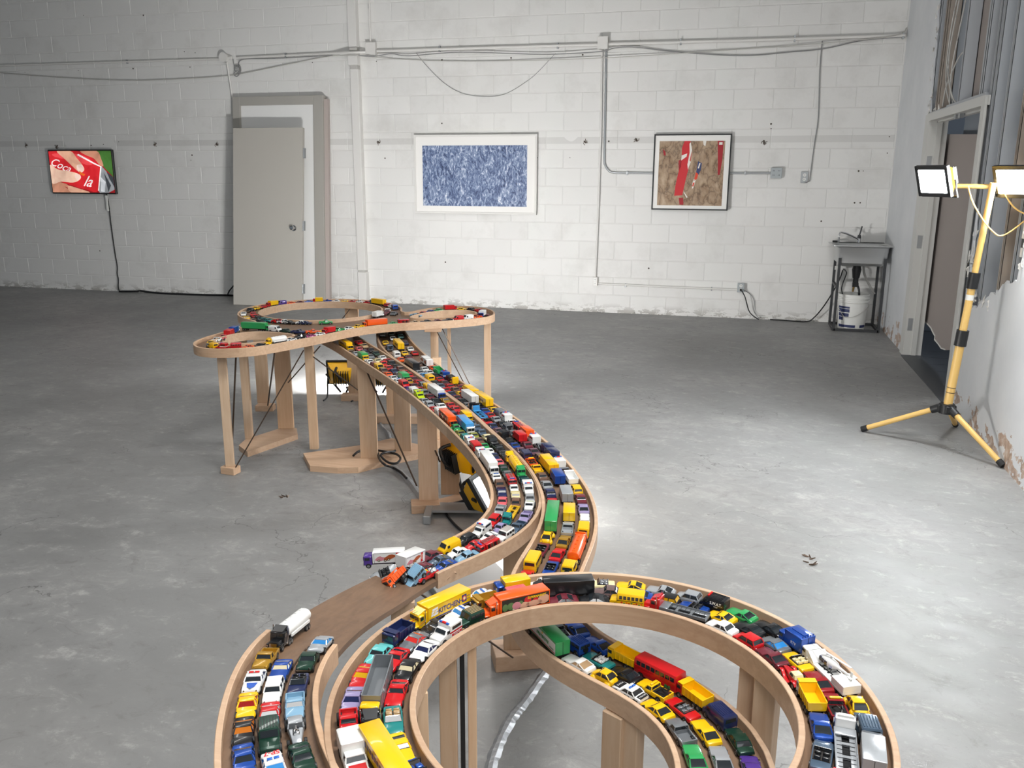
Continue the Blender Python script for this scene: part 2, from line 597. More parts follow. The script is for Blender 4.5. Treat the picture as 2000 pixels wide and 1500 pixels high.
TO_X = Matrix(((0, 0, 1, 0), (1, 0, 0, 0), (0, 1, 0, 0), (0, 0, 0, 1)))   # polygon (y, z) drawn along x


def partition(name, poly):
    q = MB()
    q.prism(poly, WX, WX + 0.013, 0, TO_X)
    me = q.mesh(name, M['partition'])
    bb = bmesh.new()
    bb.from_mesh(me)
    bmesh.ops.triangulate(bb, faces=[f for f in bb.faces if len(f.verts) > 4], ngon_method='EAR_CLIP')
    bmesh.ops.recalc_face_normals(bb, faces=bb.faces)
    bb.to_mesh(me)
    bb.free()
    return structure(link(name, me))


poly = [(DY1 + 0.16, 0.0), (WY + 0.01, 0.0), (WY + 0.01, 4.9), (8.47, 4.9)] + jag((8.47, 4.85), (8.36, 3.0), 26, 0.012) + jag((8.36, 3.0), (8.25, 2.1), 22, 0.018) + [(8.22, 2.06), (DY1 + 0.16, 2.06)]
wall_right = partition('wall_right', poly)
wall_right['label'] = 'white partition with torn plasterboard edge beside the doorway'
poly = [(DY0 - 0.16, 0.0), (-5, 0.0), (-5, 4.9), (5.12, 4.9)] + jag((5.12, 4.85), (5.16, 1.3), 40, 0.012) + jag((5.16, 1.3), (5.24, 1.02), 8, 0.02) + jag((5.24, 1.0), (5.55, 0.94), 8, 0.018) + jag((5.55, 0.92), (6.0, 0.74), 12, 0.022) + jag((6.0, 0.74), (6.20, 0.74), 5, 0.012) + jag((6.24, 0.78), (6.27, 1.3), 12, 0.016) + [(DY0 - 0.16, 1.35)]
wall_right2 = partition('wall_right', poly)
wall_right2['label'] = 'white partition with a ragged hole showing the studs'
# flakes of torn paper along the broken edges
q = MB()
for (y, z, n, sy, sz) in ((8.34, 2.9, 26, 0.05, 0.75), (8.24, 2.15, 12, 0.04, 0.1), (6.26, 1.0, 22, 0.03, 0.25), (5.9, 0.8, 10, 0.2, 0.03), (5.2, 1.2, 10, 0.03, 0.2), (8.0, 2.08, 8, 0.12, 0.02)):
    for i in range(n):
        c_ = Vector((WX + random.uniform(-0.012, 0.012), y + random.uniform(-sy, sy), z + random.uniform(-sz, sz)))
        pts = [c_ + Vector((random.uniform(-.008, .008), random.uniform(-.022, .022), random.uniform(-.03, .03))) for _ in range(5)]
        q.add(pts + [p + Vector((0.003, 0, 0)) for p in pts], [(0, 1, 2), (0, 2, 3), (0, 3, 4), (5, 7, 6), (5, 8, 7), (5, 9, 8), (0, 5, 6, 1), (1, 6, 7, 2), (2, 7, 8, 3), (3, 8, 9, 4), (4, 9, 5, 0)])
o = q.build('torn_paper', M['gypwhite'], wall_right)
o['kind'] = 'stuff'
# steel studs, the far board and the cables inside the open partition
inner = structure(thing('trim_1', 'steel studs bared inside the broken partition', None))


def stud(y, z0, z1, w_=0.042, m='stud', x0=0.016, d=0.088):
    q = MB()
    q.box(WX + x0, WX + x0 + 0.003, y, y + w_, z0, z1)
    q.box(WX + x0, WX + x0 + d, y, y + 0.003, z0, z1)
    q.box(WX + x0 + d - 0.003, WX + x0 + d, y, y + w_, z0, z1)
    q.box(WX + x0, WX + x0 + 0.003, y + w_ * .42, y + w_ * .58, z0, z1)
    return q.build('stud', M[m], inner)


for (y, z0, z1, w_, m_) in ((8.28, 2.06, 4.9, 0.13, 'stud'), (8.07, 2.06, 4.9, 0.05, 'stud2'), (7.98, 2.06, 4.9, 0.05, 'stud2'), (7.28, 2.06, 4.9, 0.05, 'stud'), (6.60, 2.06, 4.9, 0.09, 'stud'), (6.36, 0.02, 4.9, 0.05, 'stud'), (6.27, 0.02, 4.9, 0.045, 'stud'),
                            (5.98, 0.0, 4.9, 0.05, 'stud'), (5.62, 0.0, 4.9, 0.05, 'stud2'), (5.38, 0.0, 4.9, 0.05, 'stud'), (5.16, 0.0, 4.9, 0.05, 'stud')):
    stud(y, z0, z1, w_, m_)
for (y0, y1, z0, z1, m_) in ((7.35, 8.6, 2.06, 4.9, 'gyp2'), (6.42, 7.33, 2.06, 4.9, 'gyp'), (5.66, 6.4, 0, 4.9, 'gyp2'), (4.9, 5.64, 0, 4.9, 'gyp')):
    q = MB()
    q.box(WX + 0.108, WX + 0.121, y0, y1, z0, z1)
    q.build('board', M[m_], inner)
q = MB()
q.box(WX + 0.0, WX + 0.10, 7.6, 8.27, 2.062, 2.075)
q.box(WX + 0.0, WX + 0.10, 6.45, 7.6, 2.062, 2.085)
q.build('track_channel', M['stud'], inner)
for pts in (((0.03, 7.72, 3.05), (0.02, 7.82, 2.8), (0.015, 7.86, 2.5), (0.02, 7.8, 2.25), (0.03, 7.62, 2.09)), ((0.03, 7.68, 3.0), (0.03, 7.79, 2.75), (0.02, 7.82, 2.5), (0.02, 7.74, 2.3), (0.04, 7.56, 2.09)),
            ((0.03, 7.5, 2.85), (0.03, 7.62, 2.6), (0.02, 7.66, 2.35), (0.03, 7.64, 2.09)), ((0.03, 7.86, 2.42), (0.01, 7.74, 2.34), (0.02, 7.55, 2.16), (0.03, 7.42, 2.09)), ((0.04, 7.36, 4.8), (0.03, 7.4, 3.3), (0.05, 7.46, 2.95)), ((0.03, 7.9, 2.1), (0.02, 7.78, 2.25), (0.03, 7.52, 2.42), (0.04, 7.33, 2.46))):
    q = MB()
    q.tube(spline([(WX + a, b_, c_) for a, b_, c_ in pts], 6), 0.0055, 6)
    q.build('cable', M['wire'], inner, 40)
q = MB()
q.box(WX + 0.02, WX + 0.1, 5.25, 5.33, 1.12, 1.36)
q.build('switch_box', M['iron'], inner)
q = MB()
q.cbox((WX + 0.018, 5.29, 1.28), (0.01, 0.05, 0.11))
q.cbox((WX + 0.018, 5.29, 1.15), (0.01, 0.035, 0.05))
q.build('switch', M['pail'], inner)

# doorway in the partition: pressed steel frame, hinge plates
dr = structure(thing('door_1', 'open doorway with pale grey pressed steel frame', None))
for (y, sgn) in ((DY1, 1), (DY0, -1)):
    q = MB()
    pr = [(-0.016, 0.16), (-0.016, 0.0), (0.05, 0.0), (0.05, -0.014), (0.09, -0.014), (0.09, 0.0), (0.135, 0.0), (0.135, 0.16), (0.12, 0.16), (0.12, 0.03), (0.0, 0.03), (0.0, 0.16)]
    if sgn < 0:
        pr = [(a, min(b_, 0.085)) for a, b_ in pr]
    vs = [(WX + a, y + sgn * b_) for a, b_ in pr]
    q.prism(vs, 0.0, HZ + 0.055)
    q.build('jamb', M['jamb'], dr, fix=True)
q = MB()
q.box(WX - 0.0165, WX + 0.135, DY0 - 0.08, DY1 + 0.10, HZ, HZ + 0.062)
q.box(WX + 0.05, WX + 0.09, DY0, DY1, HZ - 0.014, HZ)
q.build('header', M['jamb'], dr)
for z in (1.66, 1.0, 0.28):
    q = MB()
    q.box(WX + 0.0, WX + 0.038, DY1 - 0.003, DY1, z - 0.055, z + 0.055)
    for dz in (-0.04, 0.0, 0.04):
        q.cyl((WX + 0.02, DY1 - 0.0045, z + dz), (WX + 0.02, DY1 - 0.002, z + dz), 0.005, n=8)
    q.build('hinge_plate', M['galv'], dr)
q = MB()
q.box(WX - 0.03, WX + 0.14, DY0, DY1, 0.0, 0.006)
q.build('threshold', mat('worn_threshold', hexc('55585c'), 0.5, 0.3), dr)
for (y, z) in ((7.2, HZ - 0.03), (7.34, HZ - 0.03)):
    q = MB()
    q.cbox((WX + 0.03, y, z + .015), (0.03, 0.06, 0.03))
    q.build('closer_bracket', M['galv'], dr)

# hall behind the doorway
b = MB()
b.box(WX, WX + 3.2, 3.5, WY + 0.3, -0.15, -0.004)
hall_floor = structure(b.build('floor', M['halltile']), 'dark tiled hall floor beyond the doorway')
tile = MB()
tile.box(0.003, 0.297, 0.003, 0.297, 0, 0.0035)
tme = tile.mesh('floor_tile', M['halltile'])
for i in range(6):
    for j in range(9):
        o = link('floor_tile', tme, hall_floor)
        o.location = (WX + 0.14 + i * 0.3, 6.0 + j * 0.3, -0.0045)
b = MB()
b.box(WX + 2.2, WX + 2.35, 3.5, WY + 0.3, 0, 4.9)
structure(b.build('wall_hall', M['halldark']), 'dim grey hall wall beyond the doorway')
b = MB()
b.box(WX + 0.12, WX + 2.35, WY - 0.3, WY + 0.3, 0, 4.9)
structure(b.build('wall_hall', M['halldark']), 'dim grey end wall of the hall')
# broken sheet of plasterboard standing in the hall
SHX = 0.16
poly = [p[1:] for p in ((1.6375, 8.4178, 1.9052), (1.6375, 8.5996, 1.2100), (1.6375, 8.4905, 0.7135), (1.6375, 8.2563, 0.2825), (1.6375, 8.1218, 0.2863), (1.6375, 7.9845, 0.2778), (1.6375, 7.8854, 0.2549), (1.6375, 7.7932, 0.2405), (1.6375, 7.7959, 0.2093), (1.6375, 7.6487, 0.2019), (1.6375, 7.5223, 0.1876), (1.6375, 7.3789, 0.2029), (1.6375, 7.1225, 0.2572), (1.6375, 6.7008, 0.3133), (1.6375, 6.6587, 1.8303))]
q = MB()
q.prism(poly, WX + SHX, WX + SHX + 0.013, 0, TO_X)
o = q.build('plasterboard_sheet', M['gyp'], None, fix=True)
tag(o, 'grey brown broken plasterboard sheet standing inside the doorway', 'board')
q = MB()
for (y0, z0), (y1, z1) in zip(poly[3:11], poly[4:12]):
    q.loft([[(WX + SHX - .004, y0, z0), (WX + SHX - .004, y0 - .012, z0 + .012), (WX + SHX + .014, y0 - .012, z0 + .012), (WX + SHX + .014, y0, z0)], [(WX + SHX - .004, y1, z1), (WX + SHX - .004, y1 - .012, z1 + .012), (WX + SHX + .014, y1 - .012, z1 + .012), (WX + SHX + .014, y1, z1)]])
q.build('broken_edge', M['gypwhite'], o, None, True)
q = MB()
q.box(WX + 0.24, WX + 0.252, 6.9, 8.05, 1.35, 2.9)
o = q.build('plasterboard_sheet', M['gyp2'], None)
tag(o, 'blue grey plasterboard sheet hanging behind the doorway head', 'board')

# ceiling far above the frame
b = MB()
b.box(-16, WX + 3.2, 2.2, WY + 0.3, 4.9, 5.0)
structure(b.build('ceiling', mat('ceiling_grey', hexc('a9a9a7'), 0.8)), 'plain grey ceiling above the hall')

# ------------------------------------------------------------------ fittings on the rear wall
def on_wall(o):
    return o


# boxed pipe cover that runs down the wall
pc = structure(thing('trim_2', 'white boxed pipe cover running down the wall', None))
for (z0, z1, x0, x1, d) in ((2.98, 4.9, -4.535, -4.43, 0.09), (2.78, 2.93, -4.545, -4.425, 0.10), (0.40, 2.74, -4.53, -4.425, 0.085), (0.0, 0.38, -4.525, -4.415, 0.10)):
    q = MB()
    q.cbox(((x0 + x1) / 2, WY - d / 2, (z0 + z1) / 2), (x1 - x0, d, z1 - z0), bev=0.006)
    q.build('cover_section', M['white_paint'], pc)
q = MB()
for z in (2.955, 2.76, 0.39):
    q.cbox((-4.478, WY - 0.04, z), (0.09, 0.08, 0.04))
q.build('collar', M['wire'], pc)


def wall_pipe(pts, r, name, label, cat, m='white_paint', clips=(), group=None):
    q = MB()
    q.tube(pts, r, 8)
    o = q.build(name, M[m], None, 50)
    tag(o, label, cat, group)
    for p in clips:
        c_ = MB()
        c_.box(p[0] - 0.008, p[0] + 0.008, WY - 2.6 * r, WY - 0.002, p[2] - r * 1.9, p[2] + r * 1.9)
        c_.build('pipe_clip', M['galv'], o)
    return o


CO = 0.024   # stand-off of conduit from the wall
wall_pipe([(-9.8574, 9.8090, 2.9167), (-7.9484, 9.8090, 2.9098), (-6.2617, 9.8090, 2.9054)], 0.011, 'conduit', 'thin painted conduit along the wall left of the round junction box', 'conduit', 'white_paint', [(-7.5893, 9.8330, 2.9089)])
wall_pipe([(-6.0367, 9.8090, 2.9108), (-4.7634, 9.8090, 2.9258), (-4.5579, 9.7330, 2.9158), (-4.4035, 9.7330, 2.9168), (-4.2963, 9.8090, 2.9288)], 0.014, 'conduit', 'white conduit between the round junction box and the pipe cover', 'conduit', 'white_paint', [(-5.3765, 9.8330, 2.9181)])
wall_pipe([(-4.2041, 9.8030, 2.9308), (-2.8243, 9.8030, 2.9271), (-1.6138, 9.8030, 2.9210)], 0.016, 'conduit', 'white conduit between the two square junction boxes', 'conduit', 'white_paint', [(-3.4389, 9.8330, 2.9336), (-2.0722, 9.8330, 2.9237)])
wall_pipe([(-1.5136, 9.8030, 2.9230), (0.0419, 9.8030, 2.9132), (1.4549, 9.8030, 2.9097)], 0.017, 'conduit', 'white conduit from junction box to the right-hand corner', 'conduit', 'white_paint', [(-0.7431, 9.8330, 2.9228), (0.4072, 9.8330, 2.9152), (1.4361, 9.8330, 2.9098)])
wall_pipe([(-4.2788, 9.8090, 3.7006), (-4.2832, 9.8090, 3.2661), (-4.2807, 9.8090, 3.0007)], 0.012, 'conduit', 'white conduit rising from junction box beside the pipe cover', 'conduit', 'white_paint', [(-4.2879, 9.8330, 3.4182)])
wall_pipe([(-6.1739, 9.8090, 2.8619), (-6.1507, 9.8090, 2.6372), (-6.1283, 9.8090, 2.3986), (-6.1007, 9.8090, 1.6064)], 0.010, 'conduit', 'white conduit dropping from round junction box behind the leaning frame', 'conduit', 'white_paint')
wall_pipe([(-1.5799, 9.8090, 2.8738), (-1.5679, 9.8090, 2.0544), (-1.5734, 9.8090, 1.2228), (-1.5864, 9.8090, 0.4024)], 0.010, 'conduit', 'thin white conduit dropping to the low outlet box', 'conduit', 'white_paint')
wall_pipe(spline([(-1.5366, 9.8180, 2.8737), (-1.5285, 9.8180, 2.2167), (-1.5226, 9.8180, 1.7260), (-1.5121, 9.8180, 1.6597), (-1.4759, 9.8180, 1.6043), (-1.4119, 9.8180, 1.5768), (-1.1783, 9.8180, 1.5747), (-0.8972, 9.8180, 1.5728), (-0.2931, 9.8180, 1.5747), (0.2712, 9.8180, 1.5764)], 6), 0.0115, 'conduit', 'grey bent conduit passing behind the brown print', 'conduit', 'galv', [(-1.5307, 9.8330, 2.5970), (-1.2653, 9.8330, 1.5717), (0.0018, 9.8330, 1.5756)])
wall_pipe([(-1.5548, 9.8090, 0.3327), (-0.7839, 9.8090, 0.3249), (0.0131, 9.8090, 0.3194)], 0.011, 'conduit', 'white conduit low on the wall between two outlet boxes', 'conduit', 'white_paint', [(-1.2387, 9.8330, 0.3233), (-0.2756, 9.8330, 0.3173)])


def jbox(name, label, p, w_, h, d, m, parts=(), cat='junction box'):
    o = thing(name, label, cat, (p[0], WY, p[2]))
    q = MB()
    q.cbox((0, -d / 2, 0), (w_, d, h), bev=0.004)
    q.build('box', M[m], o)
    q = MB()
    q.cbox((0, -d - 0.0015, 0), (w_ * 0.96, 0.004, h * 0.96))
    for sx, sz in ((-1, -1), (1, 1), (-1, 1), (1, -1)):
        q.cyl((sx * w_ * .38, -d - 0.003, sz * h * .38), (sx * w_ * .38, -d - 0.006, sz * h * .38), 0.005, n=8)
    q.build('cover_plate', M[m], o)
    return o


jbox('junction_box', 'white square junction box beside the pipe cover', (-4.2739, 9.8330, 2.9535), 0.125, 0.15, 0.06, 'white_paint')
jbox('junction_box', 'white square junction box at top of the bent conduit', (-1.5686, 9.8330, 2.9340), 0.115, 0.13, 0.075, 'white_paint')
o = thing('junction_box', 'round white junction box above the leaning frame', 'junction box', (-6.1985, 9.8330, 2.9182))
q = MB()
q.cyl((0, 0, 0), (0, -0.06, 0), 0.052, n=20)
q.cyl((0, -0.06, 0), (0, -0.068, 0), 0.056, n=20)
q.build('box', M['white_paint'], o, 40)
q = MB()
q.cyl((0.05, -0.03, -0.005), (0.10, -0.03, -0.005), 0.022, 0.02, 12)
q.build('hub', M['white_paint'], o, 40)


def outlet(o, d, m='black', two=True):
    for dz in ((0.022, -0.022) if two else (0,)):
        q = MB()
        q.cyl((0, -d - 0.003, dz), (0, -d - 0.006, dz), 0.017, n=14)
        q.build('socket', M['pail'], o, 40)
        q = MB()
        q.box(-0.007, -0.004, -d - 0.0068, -d - 0.006, dz - 0.005, dz + 0.006)
        q.box(0.004, 0.007, -d - 0.0068, -d - 0.006, dz - 0.005, dz + 0.006)
        q.build('slot', M['black'], o)


o = jbox('outlet_box', 'grey square outlet box at the end of the bent conduit', (0.3240, 9.8330, 1.5766), 0.115, 0.11, 0.05, 'bluegrey', cat='outlet')
for sx in (-0.027, 0.027):
    for sz in (0.024, -0.022):
        q = MB()
        q.box(sx - 0.008, sx - 0.004, -0.056, -0.0545, sz - 0.006, sz + 0.006)
        q.box(sx + 0.004, sx + 0.008, -0.056, -0.0545, sz - 0.006, sz + 0.006)
        q.build('socket', M['black'], o)
o = jbox('outlet_box', 'grey wall outlet with a cable running up from it', (0.6132, 9.8330, 1.5353), 0.072, 0.118, 0.012, 'galv', cat='outlet')
outlet(o, 0.012)
o = jbox('outlet_box', 'white outlet box at foot of the thin conduit', (-1.5892, 9.8330, 0.3582), 0.06, 0.10, 0.045, 'white_paint', cat='outlet')
outlet(o, 0.045)
o = jbox('outlet_box', 'grey outlet box low on the wall with cord plugged in', (0.0388, 9.8330, 0.3458), 0.075, 0.10, 0.05, 'bluegrey', cat='outlet')
outlet(o, 0.05)
q = MB()
q.cbox((0, -0.068, -0.022), (0.022, 0.026, 0.024), bev=0.003)
q.build('plug', M['black'], o)


def wire(name, label, pts, r, m, n=8, cat='cable', raw=False):
    q = MB()
    q.tube(pts if raw else spline(pts, n), r, 6)
    return tag(q.build(name, M[m], None, 50), label, cat)


wire('cable', 'slack grey cable sagging along the wall above the television', [(-9.8727, 9.8130, 2.8536), (-9.0665, 9.8130, 2.7834), (-8.3618, 9.8130, 2.7295), (-7.5626, 9.8130, 2.6868), (-6.8586, 9.8130, 2.6892), (-6.1397, 9.8130, 2.7143), (-5.5092, 9.8130, 2.7981), (-4.8328, 9.8130, 2.8943), (-4.5265, 9.7180, 2.8851), (-4.3984, 9.7180, 2.8759), (-4.0584, 9.8130, 2.8499), (-3.4341, 9.8130, 2.8049), (-2.7084, 9.8130, 2.7850), (-1.5508, 9.7830, 2.7811), (-0.3662, 9.8130, 2.8222), (0.4507, 9.8030, 2.8506), (1.3189, 9.7730, 2.9005), (1.4631, 9.8130, 2.9822)], 0.005, 'wire', 6)
wire('cable', 'black cable looping along the conduit towards the right-hand corner', [(-4.3982, 9.7180, 2.8814), (-4.2228, 9.7530, 2.8695), (-4.0210, 9.8030, 2.8976), (-3.7938, 9.7830, 2.8664), (-3.1785, 9.7830, 2.8867), (-2.2327, 9.7830, 2.8375), (-1.6052, 9.7630, 2.8427), (-1.4442, 9.7930, 2.8780), (-1.2254, 9.8030, 2.8829), (-0.8986, 9.8130, 2.8382), (-0.3638, 9.8130, 2.7816), (0.0008, 9.8130, 2.7660), (0.3559, 9.8130, 2.7856), (0.7032, 9.8130, 2.8096), (1.0874, 9.8130, 2.8802), (1.4564, 9.8030, 2.8953)], 0.006, 'wire_grey', 6)
wire('cable', 'thin pale cord hanging in a deep curve above the blue print', [(-3.7272, 9.8230, 2.9026), (-3.6241, 9.8230, 2.7781), (-3.4106, 9.8230, 2.5788), (-3.1964, 9.8230, 2.4577), (-2.9524, 9.8230, 2.4143), (-2.6809, 9.8230, 2.4314), (-2.4144, 9.8230, 2.5679), (-2.2633, 9.8230, 2.6883), (-2.0976, 9.8230, 2.8491)], 0.0028, 'wire_grey')
wire('cable', 'single cable hanging down to the grey wall outlet', [(0.6777, 9.8210, 2.8850), (0.6779, 9.8210, 2.5890), (0.7009, 9.8210, 2.1358), (0.6838, 9.8210, 1.8537), (0.6685, 9.8190, 1.5409), (0.6617, 9.8130, 1.4935), (0.6213, 9.8130, 1.4827)], 0.0055, 'wire_grey')
wire('cable', 'small coil of grey cable below the round junction box', [(-6.0827, 9.8030, 2.8997), (-6.0681, 9.8030, 2.8232), (-6.0007, 9.8030, 2.7922), (-6.0185, 9.8030, 2.7457), (-6.0597, 9.7930, 2.7632), (-6.0621, 9.8030, 2.8113), (-5.9983, 9.8030, 2.8214), (-5.9901, 9.8030, 2.7508), (-6.0371, 9.7930, 2.6980), (-6.0771, 9.7930, 2.7225), (-6.0252, 9.7830, 2.7672), (-5.9910, 9.8030, 2.7391), (-5.9784, 9.8130, 2.8863), (-5.4973, 9.8030, 2.8891), (-4.7617, 9.8030, 2.9024)], 0.006, 'wire_grey')
wire('cable', 'black cord from the low outlet down to the floor', [(0.0399, 9.7430, 0.3344), (0.0888, 9.7330, 0.2528), (0.1365, 9.7530, 0.1100), (0.1843, 9.7530, 0.0493), (0.2517, 9.7198, 0.0120)], 0.006, 'black')
wire('cable', 'grey cord hanging beside the low outlet down to the floor', [(0.0678, 9.8030, 0.3222), (0.1478, 9.8130, 0.2728), (0.1909, 9.8130, 0.2005), (0.1985, 9.8030, 0.0880), (0.2564, 9.7067, 0.0200)], 0.004, 'wire_grey')
o = thing('power_strip', 'white power strip on the floor near the low outlet', 'power strip', (0.3204, 9.8501, 0.0000))
q = MB()
q.cbox((0, 0, 0.018), (0.16, 0.05, 0.036), bev=0.005)
q.build('housing', M['pail'], o)
q = MB()
q.cbox((-0.05, -0.0255, 0.02), (0.02, 0.002, 0.012))
q.build('rocker_switch', M['black'], o)
wire('cable', 'black cord lying along the wall from power strip to sink', [(0.3721, 9.7666, 0.0100), (0.5119, 9.7534, 0.0100), (0.7509, 9.7343, 0.0100), (0.8260, 9.7330, 0.0586), (0.8994, 9.7130, 0.1653), (0.9690, 9.6930, 0.3035), (1.0498, 9.7330, 0.4821), (1.0841, 9.7830, 0.6140)], 0.007, 'black')

# television
tv = thing('television', 'small wall television showing hands gripping a red can', 'television', (-8.405, WY, 1.565))
q = MB()
q.cbox((0, -0.055, 0), (1.0, 0.035, 0.565), bev=0.006)
q.build('housing', M['black'], tv)
q = MB()
q.cbox((0, -0.02, 0), (0.3, 0.04, 0.25))
q.build('wall_bracket', M['iron'], tv)
SCR = {}
for k, h in dict(grass='3f6b2c', red='c81f26', redhi='e2464a', reddk='8f1519', skin='d9a488', skin2='bd8268', skin3='e6bea6', nail='ecccbc', silver='8c8f92', silver2='c9ccd0', dark='3b3e42', white='f2efec', orange='d9641e').items():
    c_ = hexc(h)
    m = SCR[k] = mat('screen_' + k, c_, 0.3, emit=c_, estr=0.8)
    t = NT(m)            # the picture's own mottling and creases
    e = t.ramp(t.noise(t.vec((1, 1, 1)), 5.0, 5, 0.6, 0.6), [(0.30, tuple(v * 0.45 for v in c_)), (0.52, c_), (0.75, tuple(min(1, v * 1.25 + .02) for v in c_))])
    t.l(e, t.b.inputs['Emission Color'])
sw, sh = 0.965, 0.53


def spoly(name, pts, key, lay, grow=None):
    """flat picture patch: points in fractions of the screen (0..1 from left, 0..1 from top)"""
    P = [((x - 0.5) * sw, (0.5 - y) * sh) for x, y in pts]
    if key.startswith(('skin', 'nail', 'red')):     # rounded outlines
        n = len(P)
        S_ = []
        for i in range(n):
            a, b_, c_, d = (Vector(P[(i + k) % n]) for k in (-1, 0, 1, 2))
            for u in (0.0, 0.25, 0.5, 0.75):
                S_.append(0.5 * ((2 * b_) + (c_ - a) * u + (2 * a - 5 * b_ + 4 * c_ - d) * u * u + (3 * b_ - a - 3 * c_ + d) * u ** 3))
        P = [(p.x, p.y) for p in S_]
    P = [(max(-sw / 2, min(sw / 2, x)), max(-sh / 2, min(sh / 2, y))) for x, y in P]
    q = MB()
    yy = -0.0728 - 0.0004 * lay
    q.add([(x, yy, z) for x, z in P], [tuple(range(len(P)))])
    o = q.build(name, SCR[key], SCRO)
    return o


q = MB()
q.box(-sw / 2, sw / 2, -0.0728, -0.0725, -sh / 2, sh / 2)
SCRO = q.build('screen', SCR['reddk'], tv)
spoly('picture', [(0.72, 0), (1, 0), (1, .62), (.9, .45), (.8, .25)], 'grass', 1)
spoly('picture', [(0, 0.02), (.55, .02), (.72, .2), (.83, .36), (.74, .95), (.55, .93), (.3, .82), (0, .6)], 'red', 2)
spoly('picture', [(.1, .06), (.5, .08), (.70, .27), (.62, .34), (.45, .26), (.1, .14)], 'redhi', 3)
spoly('picture', [(.83, .36), (.93, .55), (1, .80), (1, .92), (.9, 1), (.76, 1), (.74, .95)], 'silver', 3)
spoly('picture', [(.9, .5), (1, .62), (1, .86), (.94, .68)], 'dark', 4)
spoly('picture', [(.80, .62), (.87, .74), (.84, .98), (.78, .97)], 'silver2', 5)
spoly('picture', [(.86, .52), (.95, .82), (.90, .98), (.88, .78)], 'dark', 5)
spoly('picture', [(.48, .07), (.74, .3), (.83, .37), (.75, .95), (.735, .95), (.81, .38), (.72, .32), (.46, .1)], 'white', 4)
spoly('picture', [(.52, 0), (.78, 0), (.84, .2), (.86, .36), (.80, .33), (.72, .18), (.6, .1)], 'skin2', 5)
spoly('picture', [(.14, 0), (.36, 0), (.45, .17), (.53, .34), (.55, .45), (.50, .52), (.44, .48), (.36, .36), (.26, .2)], 'skin', 6)
spoly('picture', [(.44, .34), (.52, .33), (.55, .44), (.50, .51), (.44, .46)], 'nail', 7)
spoly('picture', [(0, .34), (.12, .44), (.28, .48), (.42, .53), (.48, .60), (.45, .70), (.34, .76), (.15, .74), (0, .78)], 'skin3', 6)
spoly('picture', [(.40, .54), (.47, .57), (.48, .65), (.43, .71), (.39, .64)], 'nail', 7)
spoly('picture', [(0, .72), (.16, .76), (.26, .82), (.28, .9), (.2, .86), (.30, 1), (0, 1)], 'skin2', 4.8)
spoly('picture', [(.3, 1), (.26, .84), (.42, .9), (.6, 1)], 'skin', 5)
spoly('picture', [(.47, .47), (.51, .53), (.56, .56), (.53, .6), (.47, .55)], 'orange', 8)


def letters(body, size, m, parent, matrix, name='lettering', shear=0.0, depth=0.0002, bold=0.0, align='CENTER'):
    cu = bpy.data.curves.new(name, 'FONT')
    cu.body = body
    cu.size = size
    cu.shear = shear
    cu.extrude = depth
    cu.offset = bold
    cu.align_x = align
    cu.align_y = 'CENTER'
    cu.resolution_u = 3
    to = bpy.data.objects.new(name, cu)
    COL.objects.link(to)
    me = bpy.data.meshes.new_from_object(to.evaluated_get(bpy.context.evaluated_depsgraph_get()))
    bpy.data.objects.remove(to)
    bpy.data.curves.remove(cu)
    me.name = name
    me.materials.clear()
    me.materials.append(m)
    o = link(name, me, parent)
    o.matrix_local = matrix
    return o


FRONT = Matrix.Rotation(R(90), 4, 'X')    # text that faces -y, reads along +x


def place(x, y, z, rot=0.0):
    return Matrix.Translation((x, y, z)) @ Matrix.Rotation(rot, 4, 'Y') @ FRONT


letters('Coca', 0.15, SCR['white'], SCRO, place(-0.325, -0.0746, 0.085, R(20)), shear=0.55, bold=0.0)
letters('la', 0.20, SCR['white'], SCRO, place(0.07, -0.0762, -0.125, R(6)), shear=0.6, bold=0.001)
q = MB()
q.cbox((0.32, -0.045, -0.40), (0.022, 0.02, 0.20))
adp = q.build('power_adapter', M['pail'], tv)
wire('cable', 'black cord hanging from the television to the floor', [(-8.0913, 9.8030, 1.2828), (-8.0768, 9.8030, 1.2106), (-8.0736, 9.8030, 1.1116), (-8.0796, 9.8130, 0.8783), (-8.0660, 9.8130, 0.5420), (-8.0513, 9.8130, 0.3383), (-8.0550, 9.8030, 0.2434), (-8.0482, 9.8030, 0.1681), (-8.0529, 9.7930, 0.0658), (-8.0303, 9.7764, 0.0100)], 0.007, 'black')
wire('cable', 'black cord lying along the foot of the wall under the television', [(-8.0128, 9.7545, 0.0100), (-7.7472, 9.7538, 0.0200), (-7.7225, 9.8146, 0.0200), (-7.4936, 9.7725, 0.0100), (-7.1574, 9.7400, 0.0100), (-6.7151, 9.7660, 0.0100), (-6.4256, 9.8096, 0.0120), (-6.1765, 9.8065, 0.0120)], 0.013, 'black')
wire('cable', 'black cord rising from the floor behind the leaning door', [(-6.3869, 9.7730, 0.0150), (-6.3582, 9.7830, 0.0747), (-6.2862, 9.7730, 0.1449), (-6.2195, 9.7730, 0.2330), (-6.1565, 9.7530, 0.3094), (-6.0879, 9.7730, 0.4009)], 0.009, 'black')
q = MB()
p_ = (-6.3339, 9.9013, 0.0000)
q.cbox((p_[0], p_[1] - 0.02, 0.02), (0.26, 0.06, 0.04), bev=0.01)
tag(q.build('power_strip', M['black']), 'black power strip on the floor beside the leaning door', 'power strip')
for i, (px_, lab) in enumerate((((-6.8370, 9.8318, 0.0000), 'white plug strip lying on the cord at wall foot'), ((-6.5255, 9.8457, 0.0000), 'short white plug lying on the cord beside leaning door'))):
    o = thing('plug_block', lab, 'plug', px_)
    q = MB()
    q.cbox((0, -0.01, 0.024), (0.14 - 0.02 * i, 0.04, 0.022), bev=0.004)
    q.build('housing', M['pail'], o)

